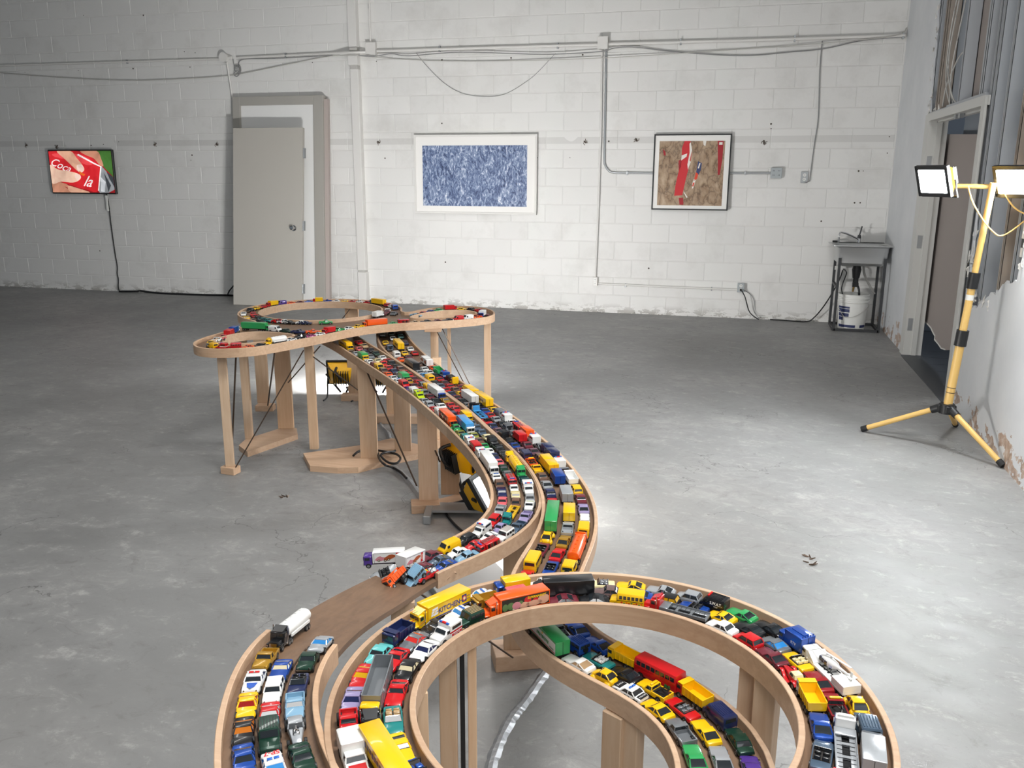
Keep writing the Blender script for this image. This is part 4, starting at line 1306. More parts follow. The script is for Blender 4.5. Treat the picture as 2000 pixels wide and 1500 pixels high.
# ------------------------------------------------------------------ the elevated toy roadway
ROAD1_BREAK = (81, 85, 102, 103)
UPPER_OUTER = [[-1.485, 5.202], [-1.479, 5.179], [-1.474, 5.157], [-1.471, 5.134], [-1.471, 5.112], [-1.473, 5.09], [-1.477, 5.068], [-1.484, 5.047], [-1.494, 5.026], [-1.506, 5.007], [-1.519, 4.988], [-1.533, 4.97], [-1.548, 4.953], [-1.564, 4.936], [-1.58, 4.919], [-1.597, 4.904], [-1.614, 4.888], [-1.632, 4.873], [-1.649, 4.858], [-1.667, 4.843], [-1.685, 4.828], [-1.704, 4.815], [-1.723, 4.801], [-1.742, 4.788], [-1.761, 4.776], [-1.781, 4.764], [-1.801, 4.751], [-1.82, 4.739], [-1.84, 4.726], [-1.859, 4.713], [-1.878, 4.7], [-1.896, 4.686], [-1.914, 4.671], [-1.931, 4.656], [-1.948, 4.64], [-1.965, 4.624], [-1.981, 4.607], [-1.997, 4.59], [-2.012, 4.573], [-2.027, 4.555], [-2.041, 4.537], [-2.054, 4.518], [-2.066, 4.498], [-2.078, 4.478], [-2.088, 4.458], [-2.099, 4.437], [-2.108, 4.416], [-2.117, 4.394], [-2.125, 4.373], [-2.132, 4.351], [-2.139, 4.329], [-2.146, 4.307], [-2.152, 4.284], [-2.159, 4.262], [-2.167, 4.24], [-2.174, 4.218], [-2.182, 4.196], [-2.189, 4.174], [-2.197, 4.153], [-2.206, 4.131], [-2.214, 4.11], [-2.223, 4.088], [-2.233, 4.067], [-2.242, 4.046], [-2.251, 4.025], [-2.26, 4.003], [-2.269, 3.982], [-2.278, 3.96], [-2.286, 3.939], [-2.295, 3.917], [-2.304, 3.896], [-2.314, 3.875], [-2.325, 3.855], [-2.336, 3.835], [-2.349, 3.816], [-2.363, 3.799], [-2.379, 3.783], [-2.397, 3.769], [-2.415, 3.756], [-2.435, 3.745], [-2.456, 3.735], [-2.477, 3.726], [-2.499, 3.719], [-2.521, 3.714], [-2.543, 3.711], [-2.565, 3.712], [-2.587, 3.715], [-2.608, 3.721], [-2.628, 3.731], [-2.647, 3.743], [-2.664, 3.758], [-2.68, 3.774], [-2.694, 3.792], [-2.707, 3.811], [-2.718, 3.831], [-2.728, 3.851], [-2.735, 3.873], [-2.741, 3.895], [-2.745, 3.917], [-2.749, 3.94], [-2.75, 3.963], [-2.752, 3.986], [-2.752, 4.009], [-2.752, 4.033], [-2.751, 4.056], [-2.75, 4.079], [-2.749, 4.102], [-2.747, 4.125], [-2.745, 4.148], [-2.744, 4.171], [-2.742, 4.195], [-2.741, 4.218], [-2.741, 4.241], [-2.741, 4.264], [-2.741, 4.287], [-2.741, 4.31], [-2.741, 4.334], [-2.742, 4.357], [-2.742, 4.38], [-2.742, 4.403], [-2.743, 4.426], [-2.745, 4.448], [-2.749, 4.469], [-2.756, 4.487], [-2.766, 4.504], [-2.781, 4.517], [-2.798, 4.529], [-2.817, 4.541], [-2.837, 4.552], [-2.857, 4.564], [-2.876, 4.576], [-2.895, 4.589], [-2.913, 4.604], [-2.931, 4.619], [-2.948, 4.635], [-2.964, 4.651], [-2.979, 4.668], [-2.994, 4.686], [-3.007, 4.705], [-3.02, 4.724], [-3.032, 4.744], [-3.043, 4.764], [-3.053, 4.785], [-3.063, 4.806], [-3.071, 4.828], [-3.078, 4.85], [-3.084, 4.872], [-3.09, 4.894], [-3.094, 4.917], [-3.097, 4.94], [-3.099, 4.963], [-3.1, 4.986], [-3.101, 5.009], [-3.1, 5.032], [-3.098, 5.055], [-3.095, 5.078], [-3.091, 5.101], [-3.086, 5.124], [-3.08, 5.146], [-3.072, 5.168], [-3.064, 5.189], [-3.055, 5.211], [-3.045, 5.232], [-3.035, 5.252], [-3.023, 5.272], [-3.01, 5.291], [-2.996, 5.31], [-2.982, 5.328], [-2.967, 5.345], [-2.951, 5.362], [-2.934, 5.378], [-2.917, 5.393], [-2.899, 5.408], [-2.88, 5.421], [-2.861, 5.434], [-2.841, 5.446], [-2.821, 5.457], [-2.8, 5.467], [-2.779, 5.476], [-2.757, 5.484], [-2.735, 5.491], [-2.713, 5.497], [-2.69, 5.502], [-2.667, 5.506], [-2.645, 5.51], [-2.622, 5.512], [-2.598, 5.513], [-2.575, 5.513], [-2.552, 5.511], [-2.529, 5.509], [-2.506, 5.506], [-2.484, 5.502], [-2.461, 5.497], [-2.439, 5.491], [-2.417, 5.483], [-2.395, 5.475], [-2.374, 5.466], [-2.353, 5.456], [-2.333, 5.445], [-2.313, 5.433], [-2.294, 5.42], [-2.275, 5.406], [-2.257, 5.392], [-2.24, 5.377], [-2.224, 5.361], [-2.208, 5.344], [-2.193, 5.326], [-2.178, 5.308], [-2.165, 5.289], [-2.152, 5.27], [-2.14, 5.25], [-2.13, 5.23], [-2.12, 5.209], [-2.111, 5.188], [-2.103, 5.166], [-2.095, 5.145], [-2.086, 5.124], [-2.076, 5.106], [-2.064, 5.09], [-2.051, 5.08], [-2.039, 5.076], [-2.027, 5.079], [-2.018, 5.089], [-2.01, 5.105], [-2.004, 5.124], [-1.998, 5.145], [-1.992, 5.167], [-1.985, 5.189], [-1.978, 5.211], [-1.969, 5.232], [-1.959, 5.253], [-1.948, 5.274], [-1.936, 5.293], [-1.923, 5.312], [-1.909, 5.33], [-1.894, 5.347], [-1.878, 5.364], [-1.861, 5.379], [-1.843, 5.393], [-1.824, 5.405], [-1.804, 5.415], [-1.783, 5.422], [-1.762, 5.426], [-1.739, 5.428], [-1.717, 5.426], [-1.695, 5.422], [-1.673, 5.416], [-1.652, 5.408], [-1.632, 5.398], [-1.613, 5.386], [-1.594, 5.373], [-1.577, 5.358], [-1.561, 5.342], [-1.547, 5.324], [-1.533, 5.305], [-1.521, 5.286], [-1.511, 5.266], [-1.501, 5.245], [-1.492, 5.223]]
UPPER_HOLES = [[[-2.659, 3.918], [-2.665, 3.933], [-2.67, 3.949], [-2.674, 3.965], [-2.676, 3.982], [-2.676, 3.999], [-2.676, 4.016], [-2.674, 4.033], [-2.672, 4.05], [-2.669, 4.067], [-2.665, 4.083], [-2.661, 4.1], [-2.656, 4.116], [-2.649, 4.131], [-2.641, 4.145], [-2.631, 4.159], [-2.62, 4.171], [-2.608, 4.182], [-2.594, 4.192], [-2.58, 4.2], [-2.565, 4.206], [-2.549, 4.21], [-2.532, 4.213], [-2.516, 4.215], [-2.499, 4.215], [-2.482, 4.214], [-2.465, 4.213], [-2.448, 4.211], [-2.431, 4.209], [-2.414, 4.206], [-2.397, 4.202], [-2.381, 4.198], [-2.365, 4.193], [-2.35, 4.186], [-2.338, 4.178], [-2.329, 4.168], [-2.323, 4.155], [-2.321, 4.141], [-2.321, 4.126], [-2.324, 4.109], [-2.328, 4.093], [-2.333, 4.077], [-2.338, 4.06], [-2.344, 4.044], [-2.351, 4.029], [-2.358, 4.013], [-2.365, 3.997], [-2.373, 3.982], [-2.382, 3.968], [-2.391, 3.953], [-2.4, 3.939], [-2.411, 3.926], [-2.422, 3.913], [-2.435, 3.902], [-2.447, 3.891], [-2.461, 3.881], [-2.475, 3.872], [-2.49, 3.864], [-2.506, 3.858], [-2.522, 3.853], [-2.538, 3.85], [-2.554, 3.85], [-2.571, 3.851], [-2.586, 3.855], [-2.601, 3.861], [-2.616, 3.869], [-2.629, 3.879], [-2.64, 3.891], [-2.65, 3.904]], [[-1.934, 4.898], [-1.94, 4.914], [-1.943, 4.932], [-1.944, 4.951], [-1.943, 4.971], [-1.94, 4.991], [-1.936, 5.01], [-1.932, 5.03], [-1.926, 5.049], [-1.92, 5.068], [-1.913, 5.087], [-1.905, 5.105], [-1.896, 5.123], [-1.885, 5.14], [-1.874, 5.156], [-1.862, 5.172], [-1.849, 5.187], [-1.835, 5.201], [-1.82, 5.214], [-1.805, 5.226], [-1.788, 5.236], [-1.77, 5.244], [-1.752, 5.25], [-1.733, 5.255], [-1.714, 5.257], [-1.695, 5.256], [-1.677, 5.253], [-1.66, 5.246], [-1.643, 5.236], [-1.628, 5.225], [-1.615, 5.211], [-1.604, 5.195], [-1.595, 5.178], [-1.589, 5.161], [-1.587, 5.142], [-1.588, 5.123], [-1.591, 5.105], [-1.598, 5.087], [-1.607, 5.07], [-1.619, 5.055], [-1.631, 5.039], [-1.645, 5.025], [-1.66, 5.011], [-1.675, 4.998], [-1.69, 4.985], [-1.706, 4.973], [-1.722, 4.96], [-1.739, 4.949], [-1.755, 4.937], [-1.772, 4.926], [-1.789, 4.916], [-1.807, 4.905], [-1.824, 4.896], [-1.843, 4.888], [-1.861, 4.881], [-1.879, 4.876], [-1.897, 4.875], [-1.912, 4.878], [-1.925, 4.886]]]
UPPER_CIRCLE = (-2.588, 5.000, 0.388, 0.515)
ROAD1_LEFT = [[-2.4571,4.6688,0.61],[-2.4294,4.6425,0.6097],[-2.4018,4.6162,0.6094],[-2.3742,4.5899,0.6091],[-2.3467,4.5635,0.6088],[-2.3192,4.537,0.6085],[-2.2919,4.5104,0.6082],[-2.2647,4.4836,0.6079],[-2.238,4.4564,0.6076],[-2.2115,4.4289,0.6074],[-2.1854,4.4011,0.6071],[-2.1596,4.373,0.6068],[-2.134,4.3448,0.6065],[-2.1085,4.3163,0.6062],[-2.0831,4.2879,0.606],[-2.0577,4.2594,0.6057],[-2.0322,4.231,0.6054],[-2.0067,4.2026,0.6051],[-1.9812,4.1743,0.6048],[-1.9557,4.146,0.6045],[-1.9301,4.1176,0.6042],[-1.9045,4.0893,0.6039],[-1.8789,4.061,0.6035],[-1.8533,4.0327,0.6032],[-1.8278,4.0044,0.6029],[-1.8022,3.9762,0.6025],[-1.7766,3.9479,0.6022],[-1.751,3.9196,0.6018],[-1.7254,3.8912,0.6015],[-1.6999,3.8629,0.6011],[-1.6743,3.8346,0.6006],[-1.6488,3.8062,0.6001],[-1.6233,3.7779,0.5995],[-1.5977,3.7496,0.5988],[-1.5722,3.7212,0.598],[-1.5467,3.6929,0.5971],[-1.5213,3.6644,0.5961],[-1.4961,3.6358,0.5951],[-1.471,3.6071,0.5941],[-1.4462,3.5781,0.5931],[-1.4216,3.549,0.5921],[-1.3971,3.5197,0.5911],[-1.3729,3.4903,0.59],[-1.3487,3.4608,0.589],[-1.3247,3.4312,0.5879],[-1.3008,3.4015,0.5868],[-1.2769,3.3718,0.5857],[-1.2531,3.3419,0.5846],[-1.2295,3.312,0.5835],[-1.2059,3.282,0.5823],[-1.1825,3.2519,0.5812],[-1.1593,3.2217,0.58],[-1.1361,3.1914,0.5788],[-1.1131,3.161,0.5776],[-1.0902,3.1305,0.5764],[-1.0674,3.0999,0.5751],[-1.0448,3.0693,0.5738],[-1.0222,3.0385,0.5724],[-0.9998,3.0077,0.5709],[-0.9775,2.9768,0.5693],[-0.9554,2.9457,0.5675],[-0.9337,2.9144,0.5656],[-0.9123,2.8829,0.5636],[-0.8915,2.851,0.5616],[-0.8712,2.8187,0.5595],[-0.8515,2.7861,0.5574],[-0.8323,2.7532,0.5553],[-0.8137,2.72,0.5531],[-0.7958,2.6864,0.5509],[-0.7787,2.6523,0.5486],[-0.7627,2.6178,0.5463],[-0.748,2.5827,0.5437],[-0.7352,2.5469,0.541],[-0.7247,2.5103,0.5378],[-0.7175,2.4731,0.5341],[-0.7144,2.4353,0.5297],[-0.7166,2.3977,0.5246],[-0.7248,2.3609,0.5187],[-0.7384,2.3259,0.5126],[-0.7561,2.2926,0.5068],[-0.7761,2.2604,0.5021],[-0.7966,2.2284,0.4989],[-0.8161,2.1957,0.4975],[-0.8339,2.1619,0.4981],[-0.8492,2.1271,0.5004],[-0.8626,2.0915,0.5039],[-0.8741,2.0554,0.5082],[-0.8843,2.019,0.5129],[-0.8932,1.9822,0.518],[-0.901,1.9453,0.5235],[-0.9076,1.9082,0.5293],[-0.9131,1.8709,0.5355],[-0.9175,1.8336,0.5422],[-0.9208,1.7963,0.5492],[-0.9231,1.7589,0.5565],[-0.9244,1.7215,0.5641],[-0.925,1.6842,0.5719],[-0.925,1.6469,0.5797],[-0.9245,1.6095,0.5877],[-0.9235,1.5722,0.5956],[-0.9219,1.5349,0.6033],[-0.9196,1.4976,0.6108],[-0.9162,1.4602,0.6177],[-0.9114,1.4229,0.624],[-0.9049,1.3857,0.6297],[-0.8966,1.3488,0.6347],[-0.8866,1.3123,0.6392],[-0.8749,1.2762,0.6431],[-0.8617,1.2406,0.6466],[-0.8473,1.2054,0.6497],[-0.8317,1.1707,0.6523],[-0.8151,1.1364,0.6544],[-0.7974,1.1027,0.6562],[-0.7786,1.0695,0.6576],[-0.7587,1.037,0.6589],[-0.7378,1.0051,0.66],[-0.7161,0.9738,0.6611],[-0.6935,0.943,0.6622],[-0.6707,0.9124,0.6633],[-0.6472,0.8824,0.6644]]
ROAD1_RIGHT = [[-2.242,4.7298,0.61],[-2.2368,4.7237,0.61],[-2.2263,4.7117,0.6099],[-2.2121,4.6954,0.6097],[-2.1949,4.6756,0.6096],[-2.1747,4.6524,0.6094],[-2.1522,4.6267,0.6092],[-2.129,4.6,0.609],[-2.105,4.5725,0.6088],[-2.0796,4.5433,0.6086],[-2.0549,4.515,0.6084],[-2.0301,4.4866,0.6081],[-2.0047,4.4574,0.6079],[-1.9793,4.4281,0.6077],[-1.954,4.3988,0.6074],[-1.9295,4.3703,0.6072],[-1.9043,4.3408,0.607],[-1.8792,4.3113,0.6067],[-1.8541,4.2818,0.6065],[-1.8297,4.2532,0.6062],[-1.8045,4.2238,0.606],[-1.78,4.1952,0.6057],[-1.7555,4.1667,0.6054],[-1.7302,4.1374,0.6052],[-1.7057,4.1088,0.6049],[-1.6806,4.0793,0.6046],[-1.6557,4.0496,0.6043],[-1.6308,4.0199,0.6041],[-1.6062,3.99,0.6038],[-1.5809,3.9591,0.6035],[-1.5566,3.929,0.6032],[-1.5331,3.8996,0.6029],[-1.509,3.8693,0.6026],[-1.4858,3.8397,0.6024],[-1.4625,3.8102,0.6021],[-1.4383,3.7799,0.6018],[-1.4152,3.7517,0.6015],[-1.3911,3.7229,0.6011],[-1.3667,3.6942,0.6007],[-1.3421,3.6658,0.6003],[-1.3168,3.6364,0.5997],[-1.2924,3.6078,0.5991],[-1.2674,3.5782,0.5983],[-1.2426,3.5485,0.5975],[-1.2179,3.5187,0.5966],[-1.1932,3.4888,0.5957],[-1.1687,3.4588,0.5947],[-1.1444,3.4286,0.5938],[-1.1196,3.3974,0.5928],[-1.0952,3.3659,0.5918],[-1.0711,3.3341,0.5907],[-1.0481,3.303,0.5898],[-1.0253,3.2716,0.5888],[-1.0029,3.24,0.5878],[-0.9807,3.2083,0.5868],[-0.9593,3.1774,0.5858],[-0.9373,3.1455,0.5848],[-0.9158,3.1147,0.5837],[-0.8939,3.0841,0.5827],[-0.8711,3.0528,0.5815],[-0.8486,3.0227,0.5804],[-0.8262,2.9925,0.5792],[-0.8032,2.9614,0.578],[-0.7806,2.9299,0.5767],[-0.7571,2.8963,0.5754],[-0.7342,2.8623,0.5741],[-0.7119,2.8279,0.5727],[-0.6904,2.793,0.5712],[-0.6691,2.7566,0.5695],[-0.6489,2.7197,0.5677],[-0.6292,2.6812,0.5658],[-0.6109,2.642,0.5638],[-0.5929,2.599,0.5615],[-0.5762,2.553,0.5591],[-0.5615,2.5017,0.5563],[-0.5513,2.4448,0.5531],[-0.5486,2.3828,0.549],[-0.5561,2.3203,0.5438],[-0.5759,2.2597,0.5366],[-0.6046,2.208,0.5282],[-0.6372,2.1667,0.5194],[-0.6681,2.1342,0.5116],[-0.6947,2.1068,0.5053],[-0.7164,2.0824,0.5008],[-0.7332,2.0597,0.498],[-0.7464,2.0359,0.4969],[-0.756,2.0117,0.4973],[-0.7632,1.9855,0.4991],[-0.7681,1.9577,0.5022],[-0.7713,1.9274,0.5067],[-0.7737,1.895,0.5124],[-0.7757,1.8614,0.5189],[-0.7775,1.8269,0.5261],[-0.7793,1.7914,0.534],[-0.7806,1.7559,0.5422],[-0.7813,1.7226,0.5501],[-0.7811,1.6894,0.5581],[-0.7799,1.654,0.5668],[-0.7779,1.6186,0.5754],[-0.7751,1.5844,0.5836],[-0.7718,1.5513,0.5915],[-0.7679,1.5181,0.599],[-0.7634,1.485,0.6061],[-0.7582,1.4519,0.6127],[-0.752,1.4188,0.6188],[-0.7452,1.3881,0.624],[-0.7371,1.3576,0.6289],[-0.7273,1.3265,0.6336],[-0.7166,1.2967,0.6379],[-0.7045,1.2675,0.6419],[-0.6917,1.2398,0.6455],[-0.6772,1.2116,0.6488],[-0.6615,1.1839,0.6516],[-0.6447,1.1569,0.6539],[-0.6267,1.1307,0.6557],[-0.6062,1.1034,0.6573],[-0.5836,1.0763,0.6587],[-0.5567,1.0469,0.66],[-0.5228,1.0132,0.6616],[-0.4791,0.9733,0.6636]]
ROAD2_LEFT = [[-2.2349,5.0862,0.6146],[-2.2195,5.0472,0.6141],[-2.2039,5.0082,0.6136],[-2.1883,4.9693,0.613],[-2.1726,4.9304,0.6125],[-2.1566,4.8916,0.612],[-2.1404,4.8529,0.6115],[-2.1238,4.8144,0.6109],[-2.1069,4.7761,0.6104],[-2.0895,4.7379,0.6098],[-2.0716,4.6999,0.6092],[-2.0533,4.6622,0.6087],[-2.0345,4.6247,0.6081],[-2.0151,4.5875,0.6075],[-1.9952,4.5506,0.6069],[-1.9747,4.514,0.6063],[-1.9535,4.4778,0.6057],[-1.9318,4.4419,0.6051],[-1.9095,4.4064,0.6044],[-1.8867,4.3712,0.6038],[-1.8633,4.3364,0.6032],[-1.8394,4.3019,0.6025],[-1.815,4.2678,0.6019],[-1.7901,4.2341,0.6013],[-1.7648,4.2006,0.6007],[-1.7389,4.1676,0.6002],[-1.7127,4.1349,0.5997],[-1.6861,4.1025,0.5992],[-1.6592,4.0703,0.5987],[-1.6321,4.0382,0.5983],[-1.6051,4.0062,0.5979],[-1.578,3.9741,0.5975],[-1.5511,3.9419,0.597],[-1.5244,3.9096,0.5966],[-1.4977,3.8773,0.5961],[-1.471,3.8449,0.5957],[-1.4442,3.8126,0.5952],[-1.4172,3.7805,0.5947],[-1.3901,3.7485,0.5943],[-1.3629,3.7166,0.5938],[-1.3356,3.6847,0.5933],[-1.3084,3.6528,0.5928],[-1.2814,3.6207,0.5923],[-1.2547,3.5884,0.5917],[-1.2281,3.5559,0.5912],[-1.2018,3.5232,0.5906],[-1.1758,3.4904,0.5901],[-1.15,3.4573,0.5895],[-1.1245,3.424,0.5889],[-1.0992,3.3905,0.5883],[-1.0743,3.3567,0.5876],[-1.0498,3.3227,0.587],[-1.0255,3.2885,0.5863],[-1.0015,3.2542,0.5857],[-0.9776,3.2197,0.585],[-0.9538,3.1851,0.5842],[-0.93,3.1506,0.5835],[-0.9061,3.1161,0.5828],[-0.882,3.0818,0.582],[-0.8579,3.0475,0.5812],[-0.8337,3.0133,0.5804],[-0.8095,2.979,0.5796],[-0.7856,2.9445,0.5787],[-0.762,2.9099,0.5778],[-0.7388,2.8749,0.5768],[-0.7162,2.8396,0.5757],[-0.6942,2.8039,0.5744],[-0.6729,2.7678,0.5731],[-0.6524,2.7312,0.5716],[-0.633,2.6941,0.5699],[-0.6146,2.6564,0.5682],[-0.5973,2.6183,0.5663],[-0.5814,2.5795,0.5643],[-0.5669,2.5402,0.5622],[-0.5541,2.5003,0.56],[-0.543,2.4599,0.5577],[-0.5339,2.4191,0.5551],[-0.5269,2.3778,0.5524],[-0.5223,2.3362,0.5496],[-0.5199,2.2945,0.5466],[-0.5197,2.2526,0.5436],[-0.5211,2.2108,0.5407],[-0.5234,2.169,0.5379],[-0.5257,2.1272,0.5354],[-0.5273,2.0853,0.5331],[-0.5272,2.0434,0.5312],[-0.5247,2.0016,0.5297],[-0.5194,1.96,0.5284],[-0.5109,1.919,0.5275],[-0.4991,1.8787,0.5267],[-0.4839,1.8397,0.5261],[-0.465,1.8022,0.5257],[-0.4428,1.7667,0.5254],[-0.4169,1.7337,0.5252],[-0.3881,1.7033,0.525],[-0.3564,1.6758,0.5249],[-0.3226,1.6509,0.5248],[-0.2873,1.6283,0.5247],[-0.2511,1.6071,0.5245],[-0.2147,1.5863,0.5244],[-0.1789,1.5644,0.5241],[-0.1448,1.54,0.5239],[-0.1138,1.5119,0.5236],[-0.0875,1.4793,0.5232],[-0.0675,1.4425,0.5228],[-0.0539,1.4028,0.5224],[-0.046,1.3617,0.5219],[-0.043,1.3199,0.5215],[-0.0417,1.278,0.521],[-0.0449,1.2362,0.5205]]
ROAD2_RIGHT = [[-2.1521,5.2316,0.615],[-2.1142,5.1594,0.6145],[-2.0834,5.1008,0.614],[-2.0575,5.0517,0.6135],[-2.0348,5.0088,0.613],[-2.0143,4.9702,0.6125],[-1.9942,4.9327,0.6119],[-1.9746,4.8963,0.6114],[-1.9549,4.8599,0.6109],[-1.9349,4.8237,0.6104],[-1.9148,4.7875,0.6098],[-1.8946,4.7515,0.6093],[-1.8742,4.7155,0.6087],[-1.8542,4.6806,0.6082],[-1.834,4.6459,0.6076],[-1.8129,4.6103,0.607],[-1.7922,4.5759,0.6065],[-1.7711,4.5416,0.6059],[-1.7498,4.5076,0.6053],[-1.7276,4.4727,0.6047],[-1.7053,4.4379,0.604],[-1.6828,4.4031,0.6034],[-1.6602,4.3685,0.6028],[-1.6376,4.3338,0.6021],[-1.615,4.2992,0.6015],[-1.5923,4.2646,0.6009],[-1.5702,4.2311,0.6004],[-1.5478,4.1977,0.5999],[-1.5245,4.1635,0.5994],[-1.5016,4.1305,0.5989],[-1.4782,4.0978,0.5985],[-1.4545,4.0653,0.5981],[-1.4298,4.0322,0.5976],[-1.4055,4.0002,0.5972],[-1.3808,3.9685,0.5968],[-1.3552,3.936,0.5964],[-1.3294,3.9036,0.5959],[-1.3028,3.8704,0.5954],[-1.2762,3.8372,0.595],[-1.2499,3.8038,0.5945],[-1.2239,3.7701,0.594],[-1.1982,3.7362,0.5935],[-1.1736,3.703,0.5929],[-1.1483,3.6687,0.5924],[-1.1229,3.6346,0.5919],[-1.0986,3.6026,0.5913],[-1.0739,3.5709,0.5908],[-1.048,3.5386,0.5903],[-1.0219,3.5066,0.5897],[-0.9956,3.4746,0.5891],[-0.9686,3.4417,0.5885],[-0.9418,3.4087,0.5879],[-0.9152,3.3754,0.5873],[-0.889,3.342,0.5866],[-0.8623,3.3073,0.5859],[-0.8366,3.2734,0.5852],[-0.8111,3.2393,0.5845],[-0.7859,3.2051,0.5838],[-0.7602,3.1697,0.583],[-0.7347,3.1341,0.5822],[-0.7103,3.0993,0.5815],[-0.6855,3.0633,0.5806],[-0.6611,3.027,0.5798],[-0.6372,2.9904,0.5789],[-0.6131,2.9525,0.5779],[-0.5908,2.9163,0.5769],[-0.5677,2.8778,0.5757],[-0.5458,2.84,0.5744],[-0.5237,2.8009,0.5729],[-0.5023,2.7614,0.5713],[-0.4816,2.7216,0.5695],[-0.4618,2.6813,0.5675],[-0.4421,2.6384,0.5654],[-0.4238,2.5949,0.5631],[-0.4072,2.5508,0.5607],[-0.3917,2.5037,0.5579],[-0.3785,2.456,0.5549],[-0.3679,2.4076,0.5517],[-0.36,2.3588,0.5482],[-0.3549,2.3096,0.5445],[-0.3525,2.2625,0.5411],[-0.3519,2.2166,0.5378],[-0.3525,2.1729,0.535],[-0.3534,2.1316,0.5327],[-0.3541,2.0927,0.531],[-0.3539,2.0561,0.5296],[-0.3524,2.0207,0.5286],[-0.3495,1.9878,0.5278],[-0.3447,1.9563,0.5271],[-0.3381,1.9275,0.5266],[-0.3299,1.9017,0.5262],[-0.3188,1.8756,0.5259],[-0.3056,1.852,0.5256],[-0.2902,1.8297,0.5254],[-0.2716,1.8084,0.5252],[-0.251,1.789,0.5251],[-0.2269,1.77,0.5251],[-0.1985,1.7509,0.525],[-0.1651,1.7308,0.5249],[-0.1292,1.7102,0.5249],[-0.0894,1.687,0.5247],[-0.0458,1.6587,0.5245],[0.0004,1.6223,0.5242],[0.045,1.5757,0.5237],[0.0812,1.5212,0.5232],[0.1061,1.4619,0.5225],[0.1194,1.4024,0.5219],[0.1246,1.3472,0.5213],[0.1247,1.2977,0.5207],[0.1223,1.2592,0.5203]]
LANES = ['left road, outer lane', 'left road, middle lane', 'left road, inner lane', 'severed road, outer lane', 'severed road, middle lane', 'severed road, inner lane', 'front loop, outer lane', 'front loop, middle lane', 'front loop, inner lane', 'right road, left lane', 'right road, middle lane', 'right road, outer lane', 'sunken ramp, outer lane', 'sunken ramp, middle lane', 'sunken ramp, inner lane', 'rear interchange strip', 'rear right loop', 'rear circle, outer lane', 'rear circle, inner lane']
CROWDS = ['toy vehicles jammed on the left road', 'toy vehicles on the severed front road', 'toy vehicles on the front loop', 'toy vehicles jammed on the right road', 'toy vehicles on the sunken ramp', 'toy vehicles on the rear interchange', 'toy vehicles on the rear right loop', 'toy vehicles on the rear circle']
